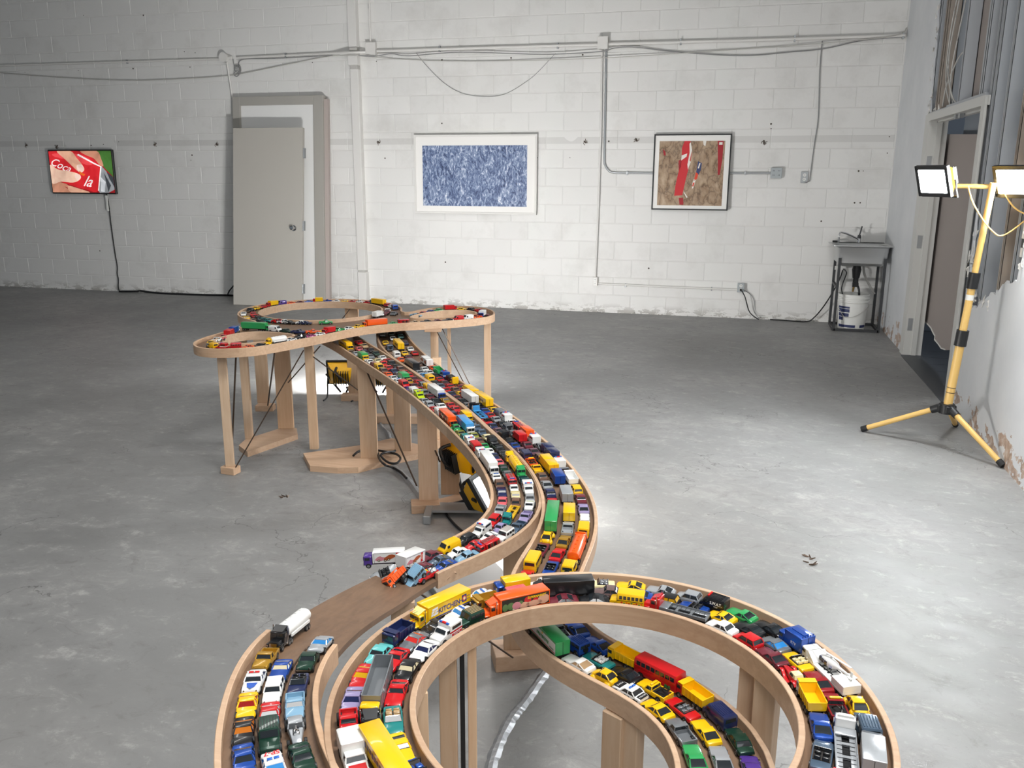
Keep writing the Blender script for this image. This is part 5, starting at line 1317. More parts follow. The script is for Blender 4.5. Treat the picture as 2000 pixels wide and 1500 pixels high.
VEHICLES = """
SM|yellow/yellow|-2.1334|4.4000|0.5861|-0.84|-0.01|1.00|1|0|0|yellow toy semi truck behind silver %~
C|silver|-2.0052|4.2564|0.5847|-0.85|-0.01|1.00|0|0|0|silver toy % between green box truck and yellow semi truck~
BX|yellow/green|-1.9176|4.1580|0.5837|-0.84|-0.01|1.00|1|0|0|green box truck behind white pickup ^ silver %~
P|white|-1.8468|4.0787|0.5829|-0.84|-0.01|1.00|0|0|0|white toy pickup behind maroon hatchback ^ green box truck~
H|maroon|-1.7893|4.0143|0.5822|-0.84|-0.01|0.99|0|0|0|maroon toy hatchback behind yellow van ^ white pickup~
N|yellow|-1.7406|3.9597|0.5815|-0.84|-0.01|0.98|0|0|0|yellow toy van behind brown hatchback ^ maroon hatchback~
H|brown|-1.6928|3.9057|0.5809|-0.85|-0.01|0.96|0|0|0|brown toy hatchback behind orange % ^ yellow van~
C|orange|-1.6442|3.8506|0.5801|-0.85|-0.01|0.95|0|0|0|orange toy % behind white % ^ brown hatchback~
C|white|-1.5939|3.7931|0.5791|-0.85|-0.02|0.95|0|0|0|white toy % behind white police car ^ orange %~
PC|white|-1.5429|3.7349|0.5777|-0.85|-0.02|0.94|0|0|0|white toy police car behind red van ^ white %~
N|red|-1.4936|3.6786|0.5762|-0.85|-0.02|0.93|0|0|0|red toy van behind purple % ^ white police car~
C|purple|-1.4459|3.6236|0.5745|-0.86|-0.02|0.93|0|0|0|purple toy % behind white van ^ red van~
N|white|-1.3990|3.5687|0.5728|-0.87|-0.02|0.92|0|0|0|white toy van behind lime ambulance van ^ purple %~
AM|lime|-1.3538|3.5146|0.5710|-0.88|-0.03|0.91|0|0|0|lime toy ambulance van behind silver % ^ white van~
C|silver|-1.3084|3.4592|0.5691|-0.89|-0.03|0.90|0|0|0|silver toy % behind silver hatchback ^ lime ambulance van~
H|silver|-1.2654|3.4062|0.5672|-0.89|-0.03|0.88|0|0|0|silver toy hatchback behind red % ^ silver %~
C|red|-1.2233|3.3535|0.5653|-0.90|-0.03|0.87|0|0|0|red toy % behind white van ^ silver hatchback~
N|white/blue|-1.1810|3.2997|0.5634|-0.91|-0.03|0.87|0|0|0|white and blue toy van between orange semi truck and red %~
SM|orange/orange|-1.1152|3.2133|0.5602|-0.93|-0.03|0.86|1|0|0|orange toy semi truck between green beetle car and white van~
B|green|-1.0531|3.1299|0.5570|-0.94|-0.03|0.84|1|0|0|green toy beetle car between olive % and orange semi truck~
C|olive|-1.0169|3.0803|0.5550|-0.94|-0.03|0.82|1|0|0|olive toy % behind teal hatchback ^ green beetle car~
H|teal|-0.9802|3.0296|0.5527|-0.94|-0.04|0.81|1|0|0|teal toy hatchback behind white ambulance van ^ olive %~
AM|white|-0.9443|2.9799|0.5502|-0.95|-0.04|0.81|1|0|0|white toy ambulance van behind red bus ^ teal hatchback~
BU|red/white|-0.9051|2.9244|0.5472|-0.96|-0.05|0.81|1|0|0|red bus behind white ambulance van ^ white ambulance van~
AM|white|-0.8668|2.8677|0.5439|-0.99|-0.05|0.82|1|0|0|white toy ambulance van between white semi truck and red bus~
SM|white/white|-0.8119|2.7786|0.5386|-1.04|-0.05|0.83|1|0|0|white toy semi truck between white police car and white ambulance van~
PC|white|-0.7598|2.6857|0.5330|-1.10|-0.06|0.81|1|0|0|white toy police car between brown hatchback and white semi truck~
H|brown|-0.7322|2.6287|0.5293|-1.15|-0.06|0.80|1|0|0|brown toy hatchback behind navy pickup ^ white police car~
P|navy/red|-0.7089|2.5713|0.5254|-1.22|-0.07|0.79|1|0|0|navy and red toy pickup between pink % and brown hatchback~
C|pink|-0.6901|2.5094|0.5206|-1.33|-0.08|0.79|1|0|0|pink toy % behind silver pickup ^ navy pickup~
P|silver|-0.6800|2.4455|0.5146|-1.50|-0.10|0.80|1|0|0|silver toy pickup behind red station wagon ^ pink %~
W|red|-0.6829|2.3796|0.5069|-1.73|-0.13|0.81|1|0|0|red toy station wagon between white ambulance van and silver pickup~
AM|white|-0.7013|2.3171|0.4977|-1.98|-0.15|0.83|1|0|0|white toy ambulance van between black hatchback and red station wagon~
H|black|-0.7313|2.2617|0.4885|-2.15|-0.14|0.86|1|0|0|black toy hatchback behind yellow van ^ white ambulance van~
N|yellow|-0.7678|2.2080|0.4811|-2.18|-0.09|0.89|1|0|0|yellow toy van behind maroon sedan ^ black hatchback~
S|maroon|-0.8056|2.1469|0.4782|-2.07|0.01|0.93|1|0|0|maroon toy sedan behind white container truck ^ yellow van~
BXT|white|-0.8384|2.0726|0.4823|-1.91|0.09|0.98|1|0|0|white cargo box with red car picture at the broken rail end
S|pink|-2.0354|4.3626|0.5859|-0.85|-0.01|1.00|0|0|1|pink toy sedan at the end of the lane behind navy hatchback~
H|navy|-1.9654|4.2826|0.5851|-0.85|-0.01|1.00|0|0|1|navy toy hatchback behind grey % ^ pink sedan~
C|grey|-1.9020|4.2103|0.5844|-0.85|-0.01|1.00|0|0|1|grey toy % behind cream % ^ navy hatchback~
C|cream|-1.8184|4.1153|0.5835|-0.85|-0.01|1.00|0|0|1|cream toy % behind red beetle car ^ grey %~
B|red|-1.7516|4.0393|0.5827|-0.85|-0.01|1.00|0|0|1|red toy beetle car behind red sedan ^ cream %~
S|red|-1.6936|3.9727|0.5820|-0.86|-0.01|0.99|0|0|1|red toy sedan behind navy sedan ^ red beetle car~
S|navy|-1.6412|3.9119|0.5813|-0.86|-0.01|0.98|0|0|1|navy toy sedan behind grey sedan ^ red sedan~
S|grey|-1.5900|3.8518|0.5805|-0.87|-0.01|0.96|0|0|1|grey toy sedan behind green box truck ^ navy sedan~
BX|green/green|-1.5360|3.7878|0.5794|-0.87|-0.01|0.94|1|0|1|green toy box truck between gold beetle car and grey sedan~
B|gold|-1.4870|3.7300|0.5783|-0.86|-0.02|0.93|0|0|1|gold toy beetle car between maroon % and green box truck~
C|maroon|-1.4425|3.6781|0.5771|-0.86|-0.02|0.92|0|0|1|maroon toy % behind red % ^ gold beetle car~
C|red|-1.3944|3.6222|0.5757|-0.86|-0.02|0.91|0|0|1|red toy % behind grey hatchback ^ maroon %~
H|grey|-1.3490|3.5687|0.5742|-0.87|-0.02|0.92|0|0|1|grey toy hatchback behind maroon sedan ^ red %~
S|maroon|-1.3035|3.5141|0.5725|-0.88|-0.02|0.92|0|0|1|maroon toy sedan behind black sedan ^ grey hatchback~
S|black|-1.2555|3.4555|0.5706|-0.89|-0.03|0.93|0|0|1|black toy sedan behind white % ^ maroon sedan~
C|white|-1.2078|3.3965|0.5686|-0.90|-0.03|0.94|0|0|1|white toy % behind black % ^ black sedan~
C|black|-1.1608|3.3370|0.5665|-0.91|-0.03|0.95|0|0|1|black toy % behind navy hatchback ^ white %~
H|navy|-1.1172|3.2802|0.5645|-0.92|-0.03|0.92|0|0|1|navy toy hatchback behind teal hatchback ^ black %~
H|teal|-1.0777|3.2273|0.5627|-0.94|-0.03|0.89|0|0|1|teal toy hatchback between sky blue semi truck and navy hatchback~
SM|white/skyblue|-1.0156|3.1415|0.5595|-0.95|-0.03|0.84|1|0|1|sky blue semi truck behind olive sedan ^ teal hatchback~
S|olive|-0.9543|3.0562|0.5562|-0.95|-0.03|0.77|1|0|1|olive toy sedan between brown sedan and sky blue semi truck~
S|brown|-0.9185|3.0068|0.5540|-0.94|-0.04|0.72|1|0|1|brown toy sedan behind green % ^ olive sedan~
C|green|-0.8841|2.9592|0.5517|-0.95|-0.04|0.72|1|0|1|green toy % behind white % ^ brown sedan~
C|white|-0.8505|2.9115|0.5493|-0.97|-0.04|0.72|1|0|1|white toy % behind navy sedan ^ green %~
S|navy|-0.8177|2.8628|0.5467|-0.99|-0.04|0.72|1|0|1|navy toy sedan behind pink % ^ white %~
C|pink|-0.7862|2.8133|0.5441|-1.02|-0.04|0.72|1|0|1|pink toy % behind dark green sedan ^ navy sedan~
S|darkgreen|-0.7560|2.7630|0.5415|-1.05|-0.05|0.72|1|0|1|dark green toy sedan behind grey sedan ^ pink %~
S|grey|-0.7272|2.7114|0.5386|-1.08|-0.05|0.72|1|0|1|grey toy sedan between red fire engine and dark green sedan~
FE|red|-0.7001|2.6577|0.5355|-1.13|-0.05|0.72|1|0|1|red toy fire engine behind white sedan ^ grey sedan~
S|white|-0.6758|2.6026|0.5321|-1.19|-0.06|0.72|1|0|1|white toy sedan behind cream pickup ^ red fire engine~
P|cream|-0.6555|2.5468|0.5285|-1.26|-0.07|0.72|1|0|1|cream toy pickup behind brown hatchback ^ white sedan~
H|brown|-0.6410|2.4925|0.5246|-1.37|-0.07|0.72|1|0|1|brown toy hatchback behind yellow car carrier ^ cream pickup~
CC|teal/yellow|-0.6349|2.4076|0.5172|-1.59|-0.10|0.72|1|0|1|yellow car carrier behind lavender beetle car ^ brown hatchback~
B|lavender|-0.6454|2.3254|0.5082|-1.88|-0.13|0.72|1|0|1|lavender toy beetle car between white % and yellow car carrier~
C|white|-0.6660|2.2765|0.5009|-2.06|-0.14|0.72|1|0|1|white toy % behind red % ^ lavender beetle car~
C|red|-0.6966|2.2277|0.4923|-2.20|-0.15|0.72|1|0|1|red toy % behind white sedan ^ white %~
S|white|-0.7331|2.1801|0.4843|-2.24|-0.12|0.76|1|0|1|white toy sedan behind slate % ^ red %~
C|slate|-0.7707|2.1278|0.4792|-2.14|-0.04|0.83|1|0|1|slate toy % behind maroon % ^ white sedan~
C|maroon|-0.8024|2.0662|0.4797|-1.96|0.05|0.90|1|0|1|maroon toy % behind black monster truck ^ slate %~
MT|black|-0.8245|1.9962|0.4860|-1.80|0.12|0.97|1|0|1|black toy monster truck leading its lane ahead of maroon %~
P|red|-2.1101|4.5224|0.5874|-0.84|-0.01|1.00|0|0|2|red toy pickup at the end of the lane behind tan pickup~
P|tan|-2.0465|4.4504|0.5868|-0.85|-0.01|1.00|0|0|2|tan toy pickup behind black sedan ^ red pickup~
S|black|-1.9601|4.3512|0.5859|-0.86|-0.01|1.00|0|0|2|black toy sedan behind dark green sedan ^ tan pickup~
S|darkgreen|-1.8973|4.2784|0.5853|-0.86|-0.01|1.00|0|0|2|dark green toy sedan behind white % ^ black sedan~
C|white|-1.8212|4.1903|0.5845|-0.86|-0.01|1.00|0|0|2|white toy % behind red % ^ dark green sedan~
C|red|-1.7657|4.1264|0.5839|-0.86|-0.01|0.99|0|0|2|red toy % behind black hatchback ^ white %~
H|black|-1.7170|4.0702|0.5833|-0.86|-0.01|0.96|0|0|2|black toy hatchback behind black % ^ red %~
C|black|-1.6699|4.0151|0.5828|-0.87|-0.01|0.93|0|0|2|black toy % behind brown hatchback ^ black hatchback~
H|brown|-1.6242|3.9608|0.5822|-0.87|-0.01|0.92|0|0|2|brown toy hatchback behind red % ^ black %~
C|red|-1.5797|3.9071|0.5816|-0.88|-0.01|0.90|0|0|2|red toy % behind red sedan ^ brown hatchback~
S|red|-1.5337|3.8508|0.5810|-0.89|-0.01|0.89|0|0|2|red toy sedan behind maroon % ^ red %~
C|maroon|-1.4883|3.7950|0.5803|-0.89|-0.01|0.88|0|0|2|maroon toy % behind red % ^ red sedan~
C|red|-1.4433|3.7404|0.5794|-0.87|-0.01|0.88|0|0|2|red toy % behind grey hatchback ^ maroon %~
H|grey|-1.3999|3.6891|0.5786|-0.86|-0.01|0.87|0|0|2|grey toy hatchback behind yellow van ^ red %~
N|yellow|-1.3574|3.6397|0.5776|-0.86|-0.02|0.87|0|0|2|yellow toy van behind white semi truck ^ grey hatchback~
SM|blue/white|-1.2865|3.5558|0.5754|-0.88|-0.02|0.87|1|0|2|white semi truck behind gold pickup ^ yellow van~
P|gold|-1.2151|3.4695|0.5728|-0.89|-0.03|0.86|0|0|2|gold toy pickup behind red % ^ white semi truck~
C|red|-1.1715|3.4157|0.5710|-0.90|-0.03|0.84|0|0|2|red toy % behind red sedan ^ gold pickup~
S|red|-1.1299|3.3629|0.5693|-0.91|-0.03|0.82|0|0|2|red toy sedan behind red % ^ red %~
C|red|-1.0898|3.3105|0.5675|-0.93|-0.03|0.80|0|0|2|red toy % behind yellow box truck ^ red sedan~
BX|yellow/yellow|-1.0482|3.2540|0.5657|-0.94|-0.03|0.79|1|0|2|yellow toy box truck behind grey % ^ red %~
C|grey|-1.0078|3.1977|0.5638|-0.96|-0.03|0.78|1|0|2|grey toy % behind slate sedan ^ yellow box truck~
S|slate|-0.9712|3.1457|0.5620|-0.96|-0.03|0.78|1|0|2|slate toy sedan behind slate sedan ^ grey %~
S|slate|-0.9343|3.0935|0.5602|-0.95|-0.03|0.78|1|0|2|slate toy sedan behind cream sedan ^ slate sedan~
S|cream|-0.8967|3.0414|0.5581|-0.94|-0.03|0.79|1|0|2|cream toy sedan behind black off-roader ^ slate sedan~
J|black|-0.8600|2.9915|0.5560|-0.94|-0.04|0.80|1|0|2|black toy off-roader behind black pickup ^ cream sedan~
P|black|-0.8226|2.9398|0.5537|-0.95|-0.04|0.82|1|0|2|black toy pickup behind black sedan ^ black off-roader~
S|black|-0.7835|2.8834|0.5512|-0.98|-0.04|0.84|1|0|2|black toy sedan behind yellow truck cab ^ black pickup~
TR|yellow|-0.7510|2.8340|0.5490|-1.00|-0.04|0.87|1|0|2|yellow toy truck cab behind yellow tanker ^ black sedan~
TK|green/yellow|-0.7016|2.7505|0.5450|-1.06|-0.04|0.88|1|0|2|long green and yellow toy tanker on the left road, inner lane
P|darkteal|-0.6513|2.6544|0.5399|-1.14|-0.05|0.87|1|0|2|dark teal toy pickup between white ambulance van and yellow tanker~
AM|white/orange|-0.6240|2.5903|0.5363|-1.20|-0.05|0.86|1|0|2|white ambulance van behind silver sedan ^ dark teal pickup~
S|silver|-0.6026|2.5259|0.5325|-1.30|-0.06|0.84|1|0|2|silver toy sedan between white monster truck and white ambulance van~
MT|white/lime|-0.5886|2.4607|0.5283|-1.43|-0.07|0.83|1|0|2|white and lime toy monster truck between lavender pickup and silver sedan~
P|lavender|-0.5846|2.3944|0.5235|-1.60|-0.08|0.82|1|0|2|lavender toy pickup behind slate pickup ^ white monster truck~
P|slate|-0.5931|2.3271|0.5171|-1.80|-0.11|0.83|1|0|2|slate toy pickup behind white off-roader ^ lavender pickup~
J|white/brown|-0.6147|2.2661|0.5093|-2.02|-0.14|0.84|1|0|2|white and brown toy off-roader between red fire engine and slate pickup~
FE|red|-0.6496|2.2090|0.4993|-2.21|-0.16|0.86|1|0|2|red toy fire engine between light blue sedan and white off-roader~
S|lightblue|-0.6957|2.1532|0.4880|-2.30|-0.15|0.90|1|0|2|light blue toy sedan between blue % and red fire engine~
C|blue|-0.7420|2.0958|0.4796|-2.18|-0.07|0.94|1|0|2|blue toy % between red tow truck and light blue sedan~
TW|red|-0.7774|2.0259|0.4789|-1.91|0.05|0.98|1|0|2|red toy tow truck leading its lane ahead of blue %~
TK|black/white|-0.8793|1.4783|0.5909|-1.46|0.19|1.00|1|1|3|white toy tanker with black cab at the edge of the broken road
P|gold|-0.8564|1.3455|0.6127|-1.31|0.13|1.00|1|1|3|gold toy pickup behind white police car ^ white tanker~
PC2|white|-0.8284|1.2594|0.6228|-1.20|0.10|1.00|1|1|3|white toy police % with red light bar, severed road outer lane
C|yellow//darkred|-0.7945|1.1807|0.6300|-1.12|0.07|1.00|1|1|3|yellow toy % behind black % ^ white police car~
C|black//amber|-0.7567|1.1088|0.6347|-1.05|0.05|1.00|1|1|3|black toy % behind blue % ^ yellow %~
C|blue|-0.7141|1.0409|0.6378|-0.97|0.03|1.00|1|1|3|blue toy % leading its lane ahead of black %~
F|blue//cream|-0.8049|1.3146|0.6155|-1.26|0.12|1.00|1|1|4|blue toy muscle car behind white station wagon~
W|white/pink/blue|-0.7752|1.2360|0.6247|-1.16|0.10|1.00|1|1|4|white station wagon behind red % ^ blue muscle car~
C|red//clear|-0.7399|1.1632|0.6313|-1.08|0.07|1.00|1|1|4|red toy % between dark green off-roader and white station wagon~
J|darkgreen/black|-0.7008|1.0970|0.6356|-1.00|0.04|1.00|1|1|4|dark green off-roader behind white police car ^ red %~
PC3|white//blue|-0.6554|1.0330|0.6385|-0.91|0.03|1.00|1|1|4|white toy police car with red SP-7 on its roof, severed road
C|silver//blue|-0.7952|1.4586|0.5916|-1.42|0.19|1.00|1|1|5|silver toy % behind dark green sedan~
S|darkgreen|-0.7773|1.3707|0.6066|-1.32|0.15|1.00|1|1|5|dark green toy sedan behind navy convertible ^ silver %~
V|navy|-0.7460|1.2755|0.6198|-1.19|0.12|1.00|1|1|5|navy toy convertible between light blue pickup and dark green sedan~
P|lightblue|-0.7115|1.2005|0.6283|-1.09|0.09|1.00|1|1|5|light blue toy pickup between silver hot rod and navy convertible~
MT2|silver|-0.6719|1.1323|0.6339|-1.00|0.06|1.00|1|1|5|silver toy hot rod between dark green % and light blue pickup~
C|darkgreen|-0.6265|1.0690|0.6374|-0.90|0.04|1.00|1|1|5|dark green toy % leading its lane ahead of silver hot rod~
V|red|0.1589|1.2117|0.6390|1.19|0.00|0.98|1|2|8|red toy convertible behind slate lowrider convertible~
V2|slate|0.1804|1.2896|0.6390|1.41|0.00|0.94|1|2|8|slate toy lowrider convertible between blue muscle car and red convertible~
F|blue|0.1848|1.3691|0.6390|1.63|0.00|0.91|1|2|8|blue toy muscle car between white dump truck and slate lowrider convertible~
DT2|white/yellow|0.1731|1.4439|0.6390|1.83|0.00|0.88|1|2|8|white dump truck behind red roadster ^ blue muscle car~
RD|red/cream|0.1482|1.5111|0.6390|2.02|0.00|0.86|1|2|8|red vintage toy roadster with cream top and open fenders, front loop
F|maroon/cream|0.1110|1.5717|0.6390|2.22|0.00|0.85|1|2|8|maroon and cream toy muscle car between red hatchback and red roadster~
H|red|0.0661|1.6218|0.6390|2.40|0.00|0.85|1|2|8|red toy hatchback behind white sedan ^ maroon muscle car~
S|white|0.0141|1.6615|0.6390|2.57|0.00|0.85|1|2|8|white toy sedan behind grey car carrier ^ red hatchback~
CC|red/grey|-0.0823|1.7020|0.6390|2.86|0.00|0.86|1|2|8|grey car carrier behind yellow bus ^ white sedan~
BU|yellow|-0.1888|1.7194|0.6390|-3.13|0.00|0.86|1|2|8|yellow toy school bus with row of side windows, front loop
C|black|-0.2609|1.7117|0.6390|-2.94|0.00|0.86|1|2|8|black toy % behind maroon % ^ yellow bus~
C|maroon|-0.3271|1.6912|0.6390|-2.75|0.00|0.87|1|2|8|maroon toy % behind orange semi truck ^ black %~
SM2|orange/orange|-0.4219|1.6289|0.6390|-2.44|0.00|0.88|1|2|8|orange toy semi truck with SUPERMARKET and food picture, front loop
J|darkgreen/tan|-0.4980|1.5476|0.6390|-2.14|0.00|0.88|1|2|8|dark green off-roader behind white ambulance ^ orange semi truck~
AM2|white/red/blue|-0.5286|1.4877|0.6390|-1.95|0.00|0.89|1|2|8|white toy ambulance with red cross on its bonnet, front loop
C|white//navy|-0.5486|1.4199|0.6390|-1.76|0.00|0.90|1|2|8|white toy % behind black sedan ^ white ambulance~
S|black//cream|-0.5554|1.3471|0.6390|-1.57|0.00|0.91|1|2|8|black toy sedan behind red muscle car ^ white %~
F|red|-0.5469|1.2707|0.6390|-1.36|0.00|0.93|1|2|8|red toy muscle car behind teal convertible ^ black sedan~
V|teal/tan|-0.5222|1.1959|0.6390|-1.14|0.00|0.95|1|2|8|teal convertible behind yellow muscle car ^ red muscle car~
F|yellow|-0.4811|1.1268|0.6390|-0.93|0.00|0.97|1|2|8|yellow toy muscle car between blue open off-roader and teal convertible~
J2|blue|-0.4309|1.0717|0.6390|-0.73|0.00|0.99|1|2|8|blue toy open off-roader leading its lane ahead of yellow muscle car~
N|red|0.1990|1.2115|0.6390|1.23|0.00|0.98|1|2|7|red toy van behind silver car carrier~
CC|white/silver|0.2189|1.3225|0.6390|1.51|0.00|0.93|1|2|7|silver car carrier between dark red tow truck and red van~
TW|darkred|0.2135|1.4357|0.6390|1.78|0.00|0.89|1|2|7|dark red tow truck~
F|darkred|0.1913|1.5064|0.6390|1.97|0.00|0.85|1|2|7|dark red muscle car between yellow convertible and dark red tow truck~
V|yellow|0.1584|1.5692|0.6390|2.14|0.00|0.83|1|2|7|yellow toy convertible between grey % and dark red muscle car~
C|grey//blue|0.1178|1.6226|0.6390|2.31|0.00|0.81|1|2|7|grey toy % behind black muscle car ^ yellow convertible~
F|black|0.0685|1.6686|0.6390|2.47|0.00|0.81|1|2|7|black toy muscle car behind yellow % ^ grey %~
C|yellow|0.0129|1.7059|0.6390|2.64|0.00|0.80|1|2|7|yellow toy % behind blue convertible ^ black muscle car~
V|blue|-0.0467|1.7329|0.6390|2.80|0.00|0.80|1|2|7|blue toy convertible behind black hatchback ^ yellow %~
H|black//gold|-0.1069|1.7496|0.6390|2.95|0.00|0.80|1|2|7|black toy hatchback behind blue % ^ blue convertible~
C|blue|-0.1686|1.7567|0.6390|3.10|0.00|0.81|1|2|7|blue toy % behind taupe sedan ^ black hatchback~
S|taupe|-0.2351|1.7539|0.6390|-3.02|0.00|0.83|1|2|7|taupe toy sedan behind black semi truck ^ blue %~
SM3|black/black|-0.3398|1.7230|0.6390|-2.75|0.00|0.84|1|2|7|long black toy semi trailer at the far side of the front loop
N|pink|-0.4343|1.6721|0.6390|-2.48|0.00|0.84|1|2|7|pink toy van between gold dump truck and black semi truck~
DT|gold|-0.4828|1.6279|0.6390|-2.32|0.00|0.83|1|2|7|gold toy dump truck between white police car and pink van~
PC|white//blue|-0.5253|1.5739|0.6390|-2.15|0.00|0.84|1|2|7|white toy police car between black % and gold dump truck~
C|black|-0.5586|1.5129|0.6390|-1.98|0.00|0.85|1|2|7|black toy % behind grey % ^ white police car~
C|grey//red|-0.5809|1.4473|0.6390|-1.81|0.00|0.87|1|2|7|grey toy % behind red muscle car ^ black %~
F|red|-0.5920|1.3744|0.6390|-1.63|0.00|0.90|1|2|7|red toy muscle car between grey hopper truck and grey %~
OT|yellow/grey|-0.5800|1.2606|0.6390|-1.35|0.00|0.93|1|2|7|grey open hopper toy truck with yellow cab on the front loop
TR|black|-0.5482|1.1625|0.6390|-1.10|0.00|0.96|1|2|7|black toy truck cab between yellow semi truck and grey hopper truck~
SM|yellow/yellow|-0.4797|1.0731|0.6390|-0.82|0.00|0.99|1|2|7|yellow toy semi truck leading its lane ahead of black truck cab~
BX|grey/silver|0.2570|1.2995|0.6390|1.46|0.00|0.98|1|2|6|silver toy box truck with grey cab behind slate off-roader~
J|slate|0.2592|1.3802|0.6390|1.64|0.00|0.94|1|2|6|slate toy off-roader between yellow beetle car and silver box truck~
B|yellow|0.2500|1.4451|0.6390|1.79|0.00|0.91|1|2|6|yellow toy beetle car between white transporter truck and slate off-roader~
HT|white|0.2134|1.5420|0.6390|2.02|0.00|0.89|1|2|6|white toy flatbed transporter carrying a small white helicopter
DT3|blue|0.1582|1.6329|0.6390|2.26|0.00|0.86|1|2|6|blue toy box truck with raised rear door on the front loop
F|black|0.1098|1.6827|0.6390|2.42|0.00|0.83|1|2|6|black toy muscle car between green muscle car and blue box truck~
F|green|0.0533|1.7252|0.6390|2.58|0.00|0.81|1|2|6|green toy muscle car between black van and black muscle car~
N2|black|-0.0044|1.7562|0.6390|2.72|0.00|0.80|1|2|6|black toy van with white S.W.A.T. lettering on the front loop
H|silver|-0.0603|1.7767|0.6390|2.86|0.00|0.79|1|2|6|silver toy hatchback behind silver muscle car ^ black van~
F|silver|-0.1221|1.7899|0.6390|3.00|0.00|0.79|1|2|6|silver toy muscle car between yellow muscle car and silver hatchback~
F|yellow|-0.1904|1.7943|0.6390|-3.13|0.00|0.80|1|2|6|yellow toy muscle car between cream convertible and silver muscle car~
V|cream/grey|-0.2577|1.7884|0.6390|-2.98|0.00|0.80|1|2|6|cream and grey toy convertible between red % and yellow muscle car~
C|red|-0.3219|1.7729|0.6390|-2.83|0.00|0.81|1|2|6|red toy % behind white pickup ^ cream convertible~
P|white|-0.3840|1.7474|0.6390|-2.68|0.00|0.83|1|2|6|white toy pickup behind yellow box truck ^ red %~
BX|blue/yellow|-0.4474|1.7085|0.6390|-2.51|0.00|0.85|1|2|6|yellow box truck behind white police car ^ white pickup~
PC|white//blue|-0.5053|1.6583|0.6390|-2.34|0.00|0.87|1|2|6|white toy police car between yellow semi truck and yellow box truck~
SM4|yellow/yellow|-0.5720|1.5623|0.6390|-2.07|0.00|0.90|1|2|6|yellow toy semi truck with KITCHEN lettered on its side, front loop
DT|navy|-0.6175|1.4546|0.6390|-1.81|0.00|0.91|1|2|6|navy toy dump truck between turquoise sedan and yellow semi truck~
S|turquoise|-0.6290|1.3814|0.6390|-1.64|0.00|0.92|1|2|6|turquoise toy sedan behind red % ^ navy dump truck~
C|red//gold|-0.6282|1.3064|0.6390|-1.48|0.00|0.94|1|2|6|red toy % behind lavender % ^ turquoise sedan~
C|lavender//navy|-0.6145|1.2318|0.6390|-1.30|0.00|0.95|1|2|6|lavender toy % behind red monster truck ^ red %~
MT|red|-0.5882|1.1604|0.6390|-1.13|0.00|0.97|1|2|6|red toy monster truck between white ambulance pickup and lavender %~
PU|white/redhood|-0.5433|1.0858|0.6390|-0.94|0.00|0.99|1|2|6|white toy ambulance pickup leading its lane ahead of red monster truck~
N|black|-2.0842|4.8096|0.5897|2.00|0.01|1.00|0|3|9|black toy van leading its lane ahead of yellow %~
C|yellow|-1.9712|4.5849|0.5863|2.07|0.01|1.00|0|3|9|yellow toy % behind black van ^ slate off-roader~
J|slate|-1.8852|4.4389|0.5838|2.13|0.01|1.00|0|3|9|slate toy off-roader behind yellow % ^ white van~
N|white|-1.7821|4.2855|0.5810|2.19|0.01|1.00|0|3|9|white toy van behind slate off-roader ^ orange %~
C|orange|-1.7214|4.2027|0.5796|2.22|0.01|1.00|0|3|9|orange toy % behind white van ^ black semi truck~
SM3|black/black|-1.6041|4.0545|0.5774|2.25|0.01|0.99|1|3|9|black toy semi truck behind orange % ^ silver %~
C|silver|-1.5225|3.9546|0.5761|2.26|0.01|0.98|0|3|9|silver toy % between black semi truck and sky blue sedan~
S|skyblue|-1.4729|3.8939|0.5752|2.26|0.01|0.96|0|3|9|sky blue toy sedan behind silver % ^ yellow van~
N|yellow|-1.4252|3.8357|0.5744|2.26|0.01|0.95|0|3|9|yellow toy van behind sky blue sedan ^ black %~
C|black|-1.3782|3.7792|0.5736|2.27|0.01|0.93|0|3|9|black toy % behind yellow van ^ slate sedan~
S|slate|-1.3301|3.7218|0.5727|2.27|0.01|0.92|0|3|9|slate toy sedan behind black % ^ red %~
C|red|-1.2830|3.6652|0.5718|2.26|0.01|0.90|0|3|9|red toy % behind slate sedan ^ navy %~
C|navy|-1.2375|3.6095|0.5709|2.25|0.01|0.89|0|3|9|navy toy % behind red % ^ maroon %~
C|maroon|-1.1933|3.5543|0.5700|2.24|0.01|0.87|0|3|9|maroon toy % behind navy % ^ black sedan~
S|black|-1.1498|3.4993|0.5691|2.24|0.01|0.86|0|3|9|black toy sedan behind maroon % ^ grey sedan~
S|grey|-1.1071|3.4445|0.5681|2.23|0.01|0.84|0|3|9|grey toy sedan behind black sedan ^ black truck cab~
TR|black|-1.0716|3.3981|0.5673|2.22|0.01|0.84|0|3|9|black toy truck cab between grey sedan and sky blue car carrier~
CC|skyblue/skyblue|-1.0164|3.3233|0.5658|2.20|0.02|0.84|0|3|9|sky blue toy car carrier between black truck cab and red convertible~
V|red|-0.9562|3.2395|0.5642|2.18|0.02|0.82|0|3|9|red toy convertible between sky blue car carrier and navy sedan~
S|navy|-0.9176|3.1846|0.5631|2.18|0.02|0.80|1|3|9|navy toy sedan behind red convertible ^ mauve sedan~
S|mauve|-0.8800|3.1311|0.5619|2.18|0.02|0.79|1|3|9|mauve toy sedan behind navy sedan ^ black off-roader~
J|black|-0.8445|3.0808|0.5608|2.19|0.02|0.78|1|3|9|black toy off-roader behind mauve sedan ^ black %~
C|black|-0.8095|3.0312|0.5596|2.18|0.02|0.78|1|3|9|black toy % behind black off-roader ^ blue %~
C|blue|-0.7734|2.9794|0.5584|2.18|0.02|0.78|1|3|9|blue toy % behind black % ^ mauve sedan~
S|mauve|-0.7375|2.9266|0.5570|2.16|0.02|0.79|1|3|9|mauve toy sedan behind blue % ^ navy van~
